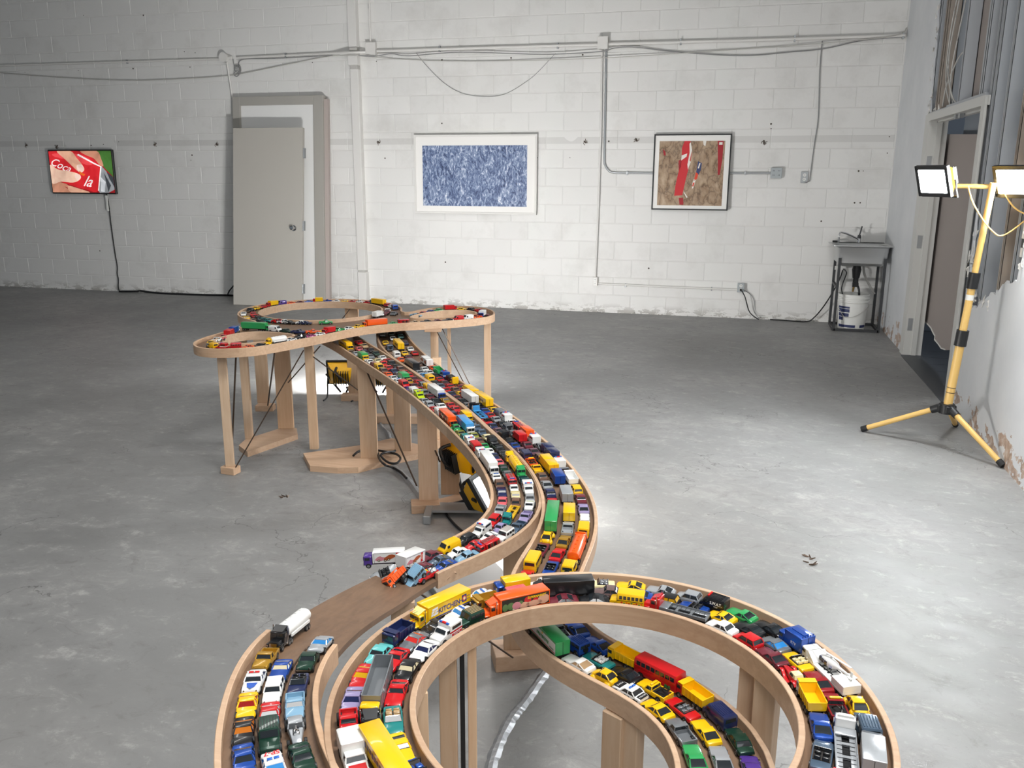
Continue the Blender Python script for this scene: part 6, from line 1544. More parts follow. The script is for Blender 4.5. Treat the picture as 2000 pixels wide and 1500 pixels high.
N|navy|-0.7033|2.8742|0.5555|2.14|0.03|0.79|1|3|9|navy toy van behind mauve sedan ^ orange tow truck~
TW|orange|-0.6693|2.8190|0.5537|2.11|0.03|0.81|1|3|9|orange toy tow truck behind navy van ^ yellow pickup~
P|yellow|-0.6349|2.7596|0.5514|2.08|0.04|0.83|1|3|9|yellow toy pickup behind orange tow truck ^ brown sedan~
S|brown|-0.6025|2.6985|0.5488|2.04|0.04|0.85|1|3|9|brown toy sedan behind yellow pickup ^ silver %~
C|silver|-0.5725|2.6353|0.5458|1.99|0.05|0.88|1|3|9|silver toy % behind brown sedan ^ navy sedan~
S|navy|-0.5451|2.5686|0.5423|1.93|0.05|0.90|1|3|9|navy toy sedan behind silver % ^ red %~
C|red|-0.5215|2.4984|0.5384|1.86|0.06|0.93|1|3|9|red toy % behind navy sedan ^ green semi truck~
SM|blue/green|-0.4972|2.3805|0.5309|1.72|0.07|0.95|1|3|9|green semi truck behind red % ^ yellow beetle car~
B|yellow|-0.4865|2.2655|0.5229|1.58|0.07|0.97|1|3|9|yellow toy beetle car between green semi truck and maroon convertible~
V|maroon|-0.4882|2.1929|0.5179|1.53|0.07|0.98|1|3|9|maroon toy convertible behind yellow beetle car ^ yellow bus~
BU2|yellow|-0.4917|2.1100|0.5130|1.54|0.05|0.99|1|3|9|yellow toy bus behind maroon convertible ^ red pickup~
P|red|-0.4910|2.0264|0.5093|1.63|0.04|1.00|1|3|9|red toy pickup at the end of the lane behind yellow bus~
S|darkgreen|-2.0467|4.8504|0.5901|2.02|0.01|1.00|0|3|10|dark green toy sedan leading its lane ahead of white %~
C|white|-1.9789|4.7165|0.5881|2.05|0.01|1.00|0|3|10|white toy % between dark green sedan and yellow semi truck~
SM|yellow/yellow|-1.8534|4.4961|0.5845|2.12|0.01|1.00|1|3|10|yellow toy semi truck behind white % ^ yellow %~
C|yellow|-1.7610|4.3525|0.5820|2.17|0.02|1.00|0|3|10|yellow toy % behind yellow semi truck ^ maroon %~
C|maroon|-1.7051|4.2716|0.5805|2.18|0.01|1.00|0|3|10|maroon toy % behind yellow % ^ brown sedan~
S|brown|-1.5919|4.1171|0.5781|2.22|0.01|1.00|0|3|10|brown toy sedan behind maroon % ^ white %~
C|white|-1.5253|4.0312|0.5769|2.24|0.01|0.99|0|3|10|white toy % behind brown sedan ^ white %~
C|white|-1.4766|3.9696|0.5761|2.24|0.01|0.97|0|3|10|white toy % behind white % ^ black sedan~
S|black|-1.4282|3.9092|0.5753|2.25|0.01|0.95|0|3|10|black toy sedan behind white % ^ red %~
C|red|-1.3801|3.8501|0.5744|2.26|0.01|0.93|0|3|10|red toy % behind black sedan ^ maroon %~
C|maroon|-1.3329|3.7925|0.5736|2.26|0.01|0.92|0|3|10|maroon toy % behind red % ^ red %~
C|red|-1.2863|3.7354|0.5727|2.25|0.01|0.91|0|3|10|red toy % behind maroon % ^ brown sedan~
S|brown|-1.2405|3.6781|0.5719|2.24|0.01|0.90|0|3|10|brown toy sedan behind red % ^ yellow %~
C|yellow|-1.1954|3.6207|0.5709|2.23|0.01|0.90|0|3|10|yellow toy % behind brown sedan ^ white semi truck~
SM|orange/white|-1.1248|3.5307|0.5694|2.24|0.01|0.89|1|3|10|white semi truck behind yellow % ^ black pickup~
P|black|-1.0540|3.4408|0.5678|2.24|0.01|0.87|0|3|10|black toy pickup behind white semi truck ^ blue %~
C|blue|-1.0107|3.3852|0.5668|2.23|0.01|0.85|0|3|10|blue toy % behind black pickup ^ red %~
C|red|-0.9696|3.3309|0.5658|2.21|0.02|0.84|0|3|10|red toy % behind blue % ^ silver sedan~
S|silver|-0.9295|3.2766|0.5647|2.20|0.02|0.82|0|3|10|silver toy sedan behind red % ^ black sedan~
S|black|-0.8900|3.2221|0.5636|2.19|0.02|0.82|0|3|10|black toy sedan behind silver sedan ^ grey off-roader~
J|grey|-0.8527|3.1699|0.5625|2.19|0.02|0.82|1|3|10|grey toy off-roader behind black sedan ^ grey sedan~
S|grey|-0.8151|3.1172|0.5613|2.19|0.02|0.83|1|3|10|grey toy sedan behind grey off-roader ^ red box truck~
BX|red/red|-0.7721|3.0563|0.5599|2.18|0.02|0.85|1|3|10|red toy box truck behind grey sedan ^ maroon sedan~
S|maroon|-0.7287|2.9935|0.5584|2.17|0.02|0.88|1|3|10|maroon toy sedan behind red box truck ^ mauve %~
C|mauve|-0.6886|2.9332|0.5569|2.15|0.02|0.91|1|3|10|mauve toy % behind maroon sedan ^ brown hatchback~
H|brown|-0.6508|2.8733|0.5551|2.12|0.03|0.94|1|3|10|brown toy hatchback behind mauve % ^ yellow double trailer~
BXL|yellow/yellow|-0.5996|2.7856|0.5519|2.08|0.03|0.98|1|3|10|yellow toy double trailer between brown hatchback and blue box truck~
BX|red/blue|-0.5463|2.6845|0.5476|2.02|0.04|1.00|1|3|10|blue box truck between yellow double trailer and silver box truck~
BX|red/silver|-0.4904|2.5523|0.5408|1.91|0.05|1.00|1|3|10|silver box truck between blue box truck and yellow box truck~
BX|yellow/yellow|-0.4536|2.4218|0.5330|1.77|0.06|1.00|1|3|10|yellow toy box truck between silver box truck and silver pickup~
P|silver|-0.4405|2.3354|0.5270|1.67|0.07|0.99|1|3|10|silver toy pickup behind yellow box truck ^ gold %~
C|gold|-0.4365|2.2554|0.5212|1.58|0.07|0.99|1|3|10|gold toy % behind silver pickup ^ red %~
C|red|-0.4378|2.1765|0.5159|1.53|0.06|0.99|1|3|10|red toy % behind gold % ^ blue convertible~
V|blue|-0.4402|2.0962|0.5115|1.55|0.05|0.99|1|3|10|blue toy convertible behind red % ^ grey %~
C|grey|-0.4382|2.0155|0.5083|1.65|0.03|1.00|1|3|10|grey toy % at the end of the lane behind blue convertible~
H|black|-2.0136|4.8940|0.5905|2.05|0.01|1.00|0|3|11|black toy hatchback leading its lane ahead of teal %~
C|teal|-1.9553|4.7832|0.5889|2.06|0.01|1.00|0|3|11|teal toy % behind black hatchback ^ navy %~
C|navy|-1.8586|4.6102|0.5862|2.10|0.01|1.00|0|3|11|navy toy % behind teal % ^ white %~
C|white|-1.7714|4.4678|0.5838|2.14|0.01|1.00|0|3|11|white toy % behind navy % ^ red %~
C|red|-1.7088|4.3716|0.5820|2.16|0.02|1.00|0|3|11|red toy % behind white % ^ white double trailer~
BXL|white/white|-1.5522|4.1437|0.5783|2.19|0.01|1.00|1|3|11|white toy double trailer behind red % ^ orange pickup~
P|orange|-1.4810|4.0471|0.5770|2.22|0.01|1.00|0|3|11|orange toy pickup between white double trailer and green dump truck~
DT|green|-1.4301|3.9809|0.5761|2.23|0.01|1.00|0|3|11|green toy dump truck between orange pickup and blue ambulance van~
AM|blue/white|-1.3751|3.9114|0.5751|2.25|0.01|1.00|0|3|11|blue ambulance van behind green dump truck ^ black off-roader~
J|black|-1.3234|3.8474|0.5742|2.25|0.01|1.00|0|3|11|black toy off-roader between blue ambulance van and yellow truck cab~
TR|yellow|-1.2826|3.7966|0.5735|2.25|0.01|1.00|0|3|11|yellow toy truck cab between black off-roader and dark red %~
C|darkred|-1.2318|3.7320|0.5725|2.23|0.01|1.00|0|3|11|dark red toy % between yellow truck cab and yellow double trailer~
BXL|yellow/yellow|-1.1492|3.6239|0.5708|2.22|0.01|0.99|1|3|11|yellow toy double trailer between dark red % and yellow semi truck~
SM|yellow/yellow|-1.0549|3.5036|0.5688|2.25|0.01|0.97|1|3|11|yellow toy semi truck between yellow double trailer and yellow %~
C|yellow|-0.9784|3.4082|0.5670|2.24|0.01|0.94|0|3|11|yellow toy % behind yellow semi truck ^ grey van~
N|grey|-0.9339|3.3513|0.5659|2.23|0.02|0.91|0|3|11|grey toy van behind yellow % ^ white ambulance van~
AM|white|-0.8919|3.2959|0.5648|2.21|0.02|0.89|0|3|11|white toy ambulance van behind grey van ^ white pickup~
P|white/red|-0.8493|3.2387|0.5637|2.20|0.02|0.88|0|3|11|white pickup behind white ambulance van ^ red fire engine~
FE|red|-0.8059|3.1791|0.5624|2.20|0.02|0.88|1|3|11|red toy fire engine between white pickup and orange box truck~
BX|orange/orange|-0.7599|3.1148|0.5610|2.19|0.02|0.88|1|3|11|orange toy box truck between red fire engine and white ambulance van~
AM|white|-0.7159|3.0519|0.5596|2.17|0.02|0.89|1|3|11|white toy ambulance van between orange box truck and grey sedan~
S|grey|-0.6758|2.9923|0.5581|2.15|0.02|0.90|1|3|11|grey toy sedan between white ambulance van and navy double trailer~
BXL|navy/navy|-0.6222|2.9078|0.5558|2.12|0.03|0.92|1|3|11|navy toy double trailer between grey sedan and white ambulance van~
AM|white|-0.5713|2.8225|0.5530|2.09|0.03|0.92|1|3|11|white toy ambulance van between navy double trailer and grey pickup~
P|grey|-0.5354|2.7575|0.5504|2.06|0.04|0.92|1|3|11|grey toy pickup between white ambulance van and red dump truck~
DT|red/white|-0.5012|2.6904|0.5473|2.02|0.04|0.92|1|3|11|red dump truck behind grey pickup ^ yellow station wagon~
W|yellow/red|-0.4700|2.6220|0.5439|1.97|0.05|0.92|1|3|11|yellow station wagon behind red dump truck ^ maroon sedan~
S|maroon|-0.4425|2.5517|0.5402|1.91|0.05|0.92|1|3|11|maroon toy sedan behind yellow station wagon ^ lavender %~
C|lavender|-0.4200|2.4808|0.5360|1.84|0.06|0.92|1|3|11|lavender toy % behind maroon sedan ^ white station wagon~
W|white/red|-0.4030|2.4077|0.5312|1.76|0.07|0.93|1|3|11|white and red toy station wagon between lavender % and yellow van~
N|yellow|-0.3924|2.3347|0.5261|1.67|0.07|0.94|1|3|11|yellow toy van behind white station wagon ^ orange tanker~
TK|orange/orange|-0.3884|2.2209|0.5180|1.57|0.07|0.96|1|3|11|orange toy tanker behind yellow van ^ yellow off-roader~
J|yellow|-0.3900|2.1066|0.5112|1.55|0.05|0.97|1|3|11|yellow toy off-roader behind orange tanker ^ teal %~
C|teal|-0.3889|2.0311|0.5083|1.62|0.03|0.99|1|3|11|teal toy % at the end of the lane behind yellow off-roader~
AM|white|-0.3532|1.8748|0.5050|1.99|0.01|0.99|1|4|12|white toy ambulance van leading its lane ahead of blue %~
C|blue|-0.3126|1.8092|0.5044|2.25|0.01|0.97|1|4|12|blue toy % between white ambulance van and blue muscle car~
F|blue|-0.2548|1.7540|0.5040|2.49|0.00|0.96|1|4|12|blue toy muscle car between blue % and yellow dump truck~
DT|yellow|-0.1885|1.7100|0.5039|2.61|0.00|0.96|1|4|12|yellow toy dump truck between blue muscle car and red bus~
BU3|red/red|-0.1080|1.6618|0.5036|2.59|0.00|0.96|1|4|12|long red toy double-deck bus on the sunken ramp
DT|red/yellow|-0.0319|1.6071|0.5031|2.43|0.01|0.96|1|4|12|red and yellow toy dump truck between red bus and navy van~
N|navy/white|0.0198|1.5528|0.5026|2.23|0.01|0.97|1|4|12|navy van behind red dump truck ^ dark green sedan~
S|darkgreen|0.0585|1.4873|0.5019|1.99|0.01|0.98|1|4|12|dark green toy sedan behind navy van ^ purple %~
C|purple|0.0821|1.4117|0.5011|1.76|0.01|0.99|1|4|12|purple toy % behind dark green sedan~
P|grey|-0.3566|1.7877|0.5044|2.24|0.01|0.98|1|4|13|grey toy pickup leading its lane ahead of blue off-roader~
J|blue|-0.3038|1.7336|0.5040|2.45|0.00|0.96|1|4|13|blue toy off-roader behind grey pickup ^ teal convertible~
V|teal/white|-0.2437|1.6907|0.5038|2.58|0.00|0.94|1|4|13|teal and white toy convertible between blue off-roader and black %~
C|black|-0.1785|1.6519|0.5036|2.62|0.00|0.92|1|4|13|black toy % behind teal convertible ^ yellow tow truck~
TW|yellow|-0.1138|1.6116|0.5033|2.54|0.01|0.92|1|4|13|yellow toy tow truck between black % and red lowrider convertible~
V2|red/grey|-0.0527|1.5612|0.5028|2.36|0.01|0.93|1|4|13|red lowrider convertible between yellow tow truck and yellow muscle car~
F|yellow|-0.0036|1.4977|0.5021|2.09|0.01|0.94|1|4|13|yellow toy muscle car between red lowrider convertible and silver muscle car~
F|silver|0.0271|1.4226|0.5013|1.82|0.01|0.96|1|4|13|silver toy muscle car between yellow muscle car and white station wagon~
W|white/orange|0.0397|1.3418|0.5005|1.63|0.01|0.99|1|4|13|white and orange toy station wagon behind silver muscle car~
SM5|white/green|-0.3802|1.7533|0.5043|2.29|0.00|0.99|1|4|14|toy semi truck with green roofed white trailer, sunken ramp
F|white//tan|-0.2846|1.6667|0.5038|2.57|0.00|0.96|1|4|14|white toy muscle car between green semi truck and yellow beetle car~
B|yellow/teal|-0.2223|1.6287|0.5036|2.62|0.00|0.94|1|4|14|yellow beetle car between white muscle car and white police car~
PC4|white/black|-0.1617|1.5922|0.5033|2.57|0.01|0.93|1|4|14|white toy police car with black panels lettered POLICE, sunken ramp
C|yellow|-0.1007|1.5459|0.5028|2.40|0.01|0.94|1|4|14|yellow toy % behind white police car ^ grey pickup~
P|grey|-0.0518|1.4874|0.5022|2.13|0.01|0.95|1|4|14|grey toy pickup behind yellow % ^ green muscle car~
F|green/navy|-0.0200|1.4142|0.5014|1.84|0.01|0.97|1|4|14|green muscle car behind grey pickup ^ yellow truck cab~
TR|yellow|-0.0076|1.3462|0.5006|1.65|0.01|0.99|1|4|14|yellow toy truck cab behind green muscle car~
C|maroon|-1.5522|5.1854|0.6790|0.00|0.00|0.98|0|5|15|maroon toy % at the end of the lane behind white box truck~
BX|blue/white|-1.5478|5.1444|0.6790|-1.49|0.00|0.95|0|5|15|white toy box truck with blue cab between orange pickup and maroon %~
P|orange|-1.5601|5.0651|0.6790|-1.99|0.00|0.91|0|5|15|orange toy pickup behind white van ^ white box truck~
N|white|-1.5986|5.0058|0.6790|-2.28|0.00|0.89|0|5|15|white toy van behind red van ^ orange pickup~
N|red|-1.6450|4.9579|0.6790|-2.39|0.00|0.86|0|5|15|red toy van behind black muscle car ^ white van~
F|black|-1.6971|4.9120|0.6790|-2.45|0.00|0.85|0|5|15|black toy muscle car behind maroon % ^ red van~
C|maroon|-1.7525|4.8690|0.6790|-2.52|0.00|0.83|0|5|15|maroon toy % behind black muscle car ^ black muscle car~
F|black|-1.8101|4.8306|0.6790|-2.58|0.00|0.83|0|5|15|black toy muscle car behind tan % ^ maroon %~
C|tan|-1.8682|4.7935|0.6790|-2.56|0.00|0.82|0|5|15|tan toy % behind red fire engine ^ black muscle car~
FE|red|-1.9242|4.7541|0.6790|-2.50|0.00|0.83|0|5|15|red toy fire engine behind green % ^ tan %~
C|green|-1.9779|4.7102|0.6790|-2.42|0.00|0.84|0|5|15|green toy % behind orange semi truck ^ red fire engine~
SM|orange/orange|-2.0539|4.6315|0.6790|-2.29|0.00|0.86|0|5|15|orange toy semi truck behind yellow pickup ^ green %~
P|yellow|-2.1218|4.5435|0.6790|-2.13|0.00|0.87|0|5|15|yellow toy pickup behind white % ^ orange semi truck~
C|white|-2.1562|4.4817|0.6790|-2.03|0.00|0.87|0|5|15|white toy % behind green pickup ^ yellow pickup~
P|green|-2.1845|4.4168|0.6790|-1.94|0.00|0.87|0|5|15|green toy pickup behind red box truck ^ white %~
BX|red/red|-2.2094|4.3439|0.6790|-1.87|0.00|0.87|0|5|15|red toy box truck behind white % ^ green pickup~
C|white|-2.2322|4.2718|0.6790|-1.89|0.00|0.86|0|5|15|white toy % behind magenta % ^ red box truck~
C|magenta|-2.2545|4.2070|0.6790|-1.92|0.00|0.84|0|5|15|magenta toy % behind black monster truck ^ white %~
MT|black|-2.2782|4.1449|0.6790|-1.96|0.00|0.83|0|5|15|black toy monster truck behind white % ^ magenta %~
C|white|-2.3038|4.0845|0.6790|-1.99|0.00|0.82|0|5|15|white toy % behind white tanker ^ black monster truck~
TK|yellow/white|-2.3425|3.9925|0.6790|-1.96|0.00|0.81|0|5|15|white toy tanker with yellow cab between black % and white %~
C|black|-2.3825|3.9021|0.6790|-2.05|0.00|0.79|0|5|15|black toy % behind orange % ^ white tanker~
C|orange|-2.4184|3.8502|0.6790|-2.32|0.00|0.78|0|5|15|orange toy % behind red bus ^ black %~
BU|red/white|-2.4704|3.8105|0.6790|-2.65|0.00|0.78|0|5|15|red and white toy bus between red ambulance van and orange %~
AM|red/white|-2.5315|3.7897|0.6790|-3.01|0.00|0.78|0|5|15|red and white toy ambulance van between yellow van and red bus~
N|yellow|-2.5895|3.7990|0.6790|2.68|0.00|0.79|0|5|15|yellow toy van behind grey % ^ red ambulance van~
C|grey|-2.6359|3.8396|0.6790|2.20|0.00|0.81|0|5|15|grey toy % behind yellow % ^ yellow van~
C|yellow|-2.6651|3.8989|0.6790|1.87|0.00|0.84|0|5|15|yellow toy % behind white pickup ^ grey %~
P|white/lightblue|-2.6775|3.9680|0.6790|1.65|0.00|0.88|0|5|15|white and light blue toy pickup between pink pickup and yellow %~
P|pink|-2.6835|4.0422|0.6790|1.68|0.00|0.92|0|5|15|pink toy pickup behind red box truck ^ white pickup~
BX|red/red|-2.6994|4.1235|0.6790|1.83|0.00|0.95|0|5|15|red toy box truck behind blue box truck ^ pink pickup~
BX|white/blue|-2.7233|4.2119|0.6790|1.84|0.00|0.99|0|5|15|blue box truck behind green semi truck ^ red box truck~
SM|green/green|-2.6538|4.3250|0.6790|0.04|0.00|1.00|0|5|15|green toy semi truck behind white van ^ blue box truck~
N|white|-2.5299|4.3199|0.6790|-0.14|0.00|0.99|0|5|15|white toy van behind dark green sedan ^ green semi truck~
S|darkgreen|-2.4533|4.3064|0.6790|-0.20|0.00|0.99|0|5|15|dark green toy sedan behind navy pickup ^ white van~
P|navy|-2.3736|4.2996|0.6790|0.08|0.00|0.99|0|5|15|navy toy pickup behind orange pickup ^ dark green sedan~
P|orange|-2.2989|4.3263|0.6790|0.57|0.00|0.99|0|5|15|orange toy pickup behind yellow % ^ navy pickup~
C|yellow|-2.2413|4.3755|0.6790|0.84|-0.00|1.00|0|5|15|yellow toy % leading its lane ahead of orange pickup~
C|lightblue|-1.9522|5.0394|0.6790|0.00|0.00|0.98|0|6|16|light blue toy % at the end of the lane behind black %~
C|black|-1.9485|5.0629|0.6790|1.42|0.00|0.95|0|6|16|black toy % behind red % ^ light blue %~
C|red|-1.9350|5.1327|0.6790|1.32|0.00|0.93|0|6|16|red toy % behind blue % ^ black %~
C|blue|-1.9116|5.2029|0.6790|1.20|0.00|0.91|0|6|16|blue toy % behind green sedan ^ red %~
S|green|-1.8762|5.2672|0.6790|0.91|0.00|0.91|0|6|16|green toy sedan behind red box truck ^ blue %~
BX|red/red|-1.8222|5.3266|0.6790|0.74|0.00|0.92|0|6|16|red toy box truck behind yellow % ^ green sedan~
C|yellow|-1.7533|5.3621|0.6790|0.12|0.00|0.94|0|6|16|yellow toy % behind black sedan ^ red box truck~
S|black|-1.6803|5.3504|0.6790|-0.44|0.00|0.96|0|6|16|black toy sedan behind red pickup ^ yellow %~
P|red|-1.6159|5.3058|0.6790|-0.82|0.00|0.99|0|6|16|red toy pickup leading its lane ahead of black sedan~
C|yellow|-2.9141|4.6456|0.6790|-0.74|0.00|1.00|0|7|17|yellow toy % at the end of the lane behind black sedan~
S|black|-2.7637|4.5522|0.6790|-0.37|0.00|1.00|0|7|17|black toy sedan behind grey % ^ yellow %~
C|grey|-2.1112|5.0642|0.6790|1.70|0.00|1.00|0|7|17|grey toy % behind blue van ^ black sedan~
N|blue|-2.1963|5.2795|0.6790|2.19|0.00|0.97|0|7|17|blue toy van behind white sedan ^ grey %~
S|white|-2.2435|5.3360|0.6790|2.34|0.00|0.91|0|7|17|white toy sedan behind red hatchback ^ blue van~
H|red|-2.2942|5.3814|0.6790|2.49|0.00|0.85|0|7|17|red toy hatchback behind yellow semi truck ^ white sedan~
SM|grey/yellow|-2.3818|5.4324|0.6790|2.70|0.00|0.80|0|7|17|yellow semi truck behind red sedan ^ red hatchback~
S|red|-2.4765|5.4684|0.6790|2.91|0.00|0.76|0|7|17|red toy sedan behind white pickup ^ yellow semi truck~
P|white|-2.5369|5.4787|0.6790|3.04|0.00|0.72|0|7|17|white toy pickup behind red % ^ red sedan~
C|red|-2.5961|5.4814|0.6790|-3.12|0.00|0.72|0|7|17|red toy % behind yellow % ^ white pickup~
C|yellow|-2.6543|5.4769|0.6790|-3.00|0.00|0.72|0|7|17|yellow toy % behind white sedan ^ red %~
S|white|-2.7119|5.4653|0.6790|-2.88|0.00|0.72|0|7|17|white toy sedan behind blue pickup ^ yellow %~
P|blue|-2.7684|5.4464|0.6790|-2.76|0.00|0.72|0|7|17|blue toy pickup behind yellow box truck ^ white sedan~
BX|red/yellow|-2.8266|5.4180|0.6790|-2.62|0.00|0.73|0|7|17|yellow box truck behind blue sedan ^ blue pickup~
S|blue|-2.8814|5.3817|0.6790|-2.49|0.00|0.76|0|7|17|blue toy sedan behind maroon % ^ yellow box truck~
C|maroon|-2.9285|5.3404|0.6790|-2.36|0.00|0.78|0|7|17|maroon toy % behind orange % ^ blue sedan~
C|orange|-2.9710|5.2916|0.6790|-2.22|0.00|0.82|0|7|17|orange toy % behind purple van ^ maroon %~
N|purple|-3.0072|5.2367|0.6790|-2.08|0.00|0.86|0|7|17|purple toy van behind yellow box truck ^ orange %~
BX|red/yellow|-3.0386|5.1683|0.6790|-1.93|0.00|0.90|0|7|17|yellow box truck behind red % ^ purple van~
C|red|-3.0605|5.0910|0.6790|-1.76|0.00|0.94|0|7|17|red toy % behind yellow % ^ yellow box truck~
C|yellow|-3.0689|5.0146|0.6790|-1.60|0.00|0.98|0|7|17|yellow toy % behind black sedan ^ red %~
S|black|-3.0647|4.9352|0.6790|-1.44|0.00|1.00|0|7|17|black toy sedan behind white pickup ^ yellow %~
P|white/red|-3.0102|4.7694|0.6790|-1.07|0.00|1.00|0|7|17|white and red toy pickup between brown % and black sedan~
C|brown|-2.8310|4.5848|0.6790|-0.53|0.00|1.00|0|7|17|brown toy % leading its lane ahead of white pickup~
S|black|-2.8391|4.6584|0.6790|-0.63|0.00|1.00|0|7|18|black toy sedan at the end of the lane behind teal %~
C|teal|-2.7406|4.6045|0.6790|-0.37|0.00|1.00|0|7|18|teal toy % behind red pickup ^ black sedan~
P|red|-2.6626|4.5827|0.6790|-0.18|0.00|1.00|0|7|18|red toy pickup behind black % ^ teal %~
C|black|-2.5820|4.5761|0.6790|0.01|0.00|1.00|0|7|18|black toy % behind white sedan ^ red pickup~
S|white|-2.5020|4.5849|0.6790|0.20|0.00|1.00|0|7|18|white toy sedan behind white box truck ^ black %~
BX|white/white|-2.1683|4.9432|0.6790|1.44|0.00|1.00|0|7|18|white toy box truck behind maroon % ^ white sedan~
C|maroon|-2.1651|5.0297|0.6790|1.64|0.00|0.99|0|7|18|maroon toy % behind maroon sedan ^ white box truck~
S|maroon|-2.1782|5.1087|0.6790|1.83|0.00|1.00|0|7|18|maroon toy sedan behind white % ^ maroon %~
C|white|-2.2060|5.1839|0.6790|2.02|0.00|1.00|0|7|18|white toy % behind red sedan ^ maroon sedan~
S|red|-2.9555|4.7888|0.6790|-1.05|0.00|1.00|0|7|18|red toy sedan behind red pickup ^ white %~
P|red|-2.8889|4.7014|0.6790|-0.79|0.00|1.00|0|7|18|red toy pickup behind teal % ^ red sedan~
C|teal|-2.7861|4.6252|0.6790|-0.49|0.00|1.00|0|7|18|teal toy % behind white pickup ^ red pickup~
P|white|-2.6197|4.5773|0.6790|-0.07|0.00|1.00|0|7|18|white toy pickup behind navy % ^ teal %~
C|navy|-2.4831|4.5892|0.6790|0.25|0.00|1.00|0|7|18|navy toy % behind green pickup ^ white pickup~
P|green|-2.3732|4.6346|0.6790|0.53|0.00|1.00|0|7|18|green toy pickup leading its lane ahead of navy %~
"""
UZ, WH, WT, DK = 0.70, 0.046, 0.011, 0.021     # rim height of the interchange; rim depth and thickness; deck below the rim


def resamp(P, step):
    P = [Vector(p) for p in P]
    d = [0.0]
    for a, b_ in zip(P, P[1:]):
        d.append(d[-1] + (b_ - a).length)
    n = max(2, int(round(d[-1] / step)) + 1)
    out, j = [], 0
    for i in range(n):
        s_ = d[-1] * i / (n - 1)
        while j < len(d) - 2 and d[j + 1] < s_:
            j += 1
        u = (s_ - d[j]) / max(1e-9, d[j + 1] - d[j])
        out.append(P[j].lerp(P[j + 1], min(1, max(0, u))))
    return out


def rail_piece(P, parent, lead=0.0):
    """bent lath set on edge along the points (rim height)"""
    rings = []
    for i, p in enumerate(P):
        t_ = (P[min(i + 1, len(P) - 1)] - P[max(i - 1, 0)])
        nx = Vector((-t_.y, t_.x, 0)).normalized() * (WT / 2)
        up = Vector((0, 0, WH))
        c_ = 0.0012
        ch = Vector((0, 0, c_))
        rings.append([tuple(p - nx - up), tuple(p + nx - up), tuple(p + nx - ch), tuple(p + nx * (1 - 2 * c_ / WT)), tuple(p - nx * (1 - 2 * c_ / WT)), tuple(p - nx - ch)])
    q = MB()
    q.loft(rings)
    return q.build('side_rail', M['rail'], parent, 35, fix=True)


def rails(P, parent, piece=0.55, closed=False):
    P = resamp(P, 0.02)
    n = max(1, int(round(len(P) * 0.02 / piece)))
    k = len(P) / n
    for i in range(n):
        a, b_ = int(i * k), min(len(P), int((i + 1) * k) + 1)
        if b_ - a >= 2:
            seg = P[a:b_]
            rail_piece(seg, parent)


def deck_strip(L, Rr, parent, name='deck', a=0, b_=None, ext=0.0, th=0.014):
    L = L[a:b_]
    Rr = Rr[a:b_]
    rings = []
    for l, r_ in zip(L, Rr):
        l, r_ = Vector(l), Vector(r_)
        d = (r_ - l).normalized() * ext
        l, r_ = l - d, r_ + d
        dn = Vector((0, 0, DK))
        e = Vector((0, 0, th))
        rings.append([tuple(l - dn), tuple(r_ - dn), tuple(r_ - dn - e), tuple(l - dn - e)])
    q = MB()
    q.loft(rings)
    return q.build(name, M['deck'], parent, fix=True)


# the rear interchange: one flat deck with three openings, rims along every edge
up_ = thing('toy_interchange', 'pale wooden cloverleaf interchange on posts, farthest part of the toy roadway', 'toy road')
cxy = UPPER_CIRCLE
hole_c = [(cxy[0] + cxy[2] * math.cos(2 * math.pi * i / 72), cxy[1] + cxy[2] * math.sin(2 * math.pi * i / 72)) for i in range(72)]
bb = bmesh.new()
loops = []
for loop in [UPPER_OUTER] + UPPER_HOLES + [hole_c]:
    vs = [bb.verts.new((p[0], p[1], 0)) for p in loop]
    loops += [bb.edges.new((vs[i], vs[(i + 1) % len(vs)])) for i in range(len(vs))]
bmesh.ops.triangle_fill(bb, use_beauty=True, use_dissolve=False, edges=loops)
g = bmesh.ops.extrude_face_region(bb, geom=list(bb.faces))
for e in g['geom']:
    if isinstance(e, bmesh.types.BMVert):
        e.co.z = -0.014
bmesh.ops.recalc_face_normals(bb, faces=bb.faces)
me = bpy.data.meshes.new('deck')
bb.to_mesh(me)
bb.free()
me.materials.append(M['deck'])
o = link('deck', me, up_)
o.location.z = UZ - DK
for loop, pc_ in [(UPPER_OUTER, 0.62)] + [(h_, 0.5) for h_ in UPPER_HOLES] + [(hole_c, 0.62)]:
    rails([(p[0], p[1], UZ) for p in loop] + [(loop[0][0], loop[0][1], UZ)], up_, pc_)


def column(parent, p, w_, d, z0, z1, yaw=0.0, name='column', m='post'):
    q = MB()
    T = Matrix.Translation((p[0], p[1], 0)) @ Matrix.Rotation(yaw, 4, 'Z')
    q.cbox((0, 0, (z0 + z1) / 2), (w_, d, z1 - z0), 0, T, 0.0015)
    return q.build(name, M[m], parent)


def plank(parent, poly, z0, z1, name='base_plank'):
    q = MB()
    q.prism([(p[0], p[1]) for p in poly], z0, z1)
    return q.build(name, M['maple'], parent, fix=True)


def block(parent, p, w_, d, h, yaw=0.0, name='base_block', z0=0.0):
    q = MB()
    T = Matrix.Translation((p[0], p[1], 0)) @ Matrix.Rotation(yaw, 4, 'Z')
    q.cbox((0, 0, z0 + h / 2), (w_, d, h), 0, T, 0.002)
    return q.build(name, M['maple'], parent)


def rod(parent, a, b_, r_=0.0055):
    q = MB()
    q.tube([a, b_], r_, 6, 0, (0.0048, 0.003))
    return q.build('brace_rod', M['rod'], parent)


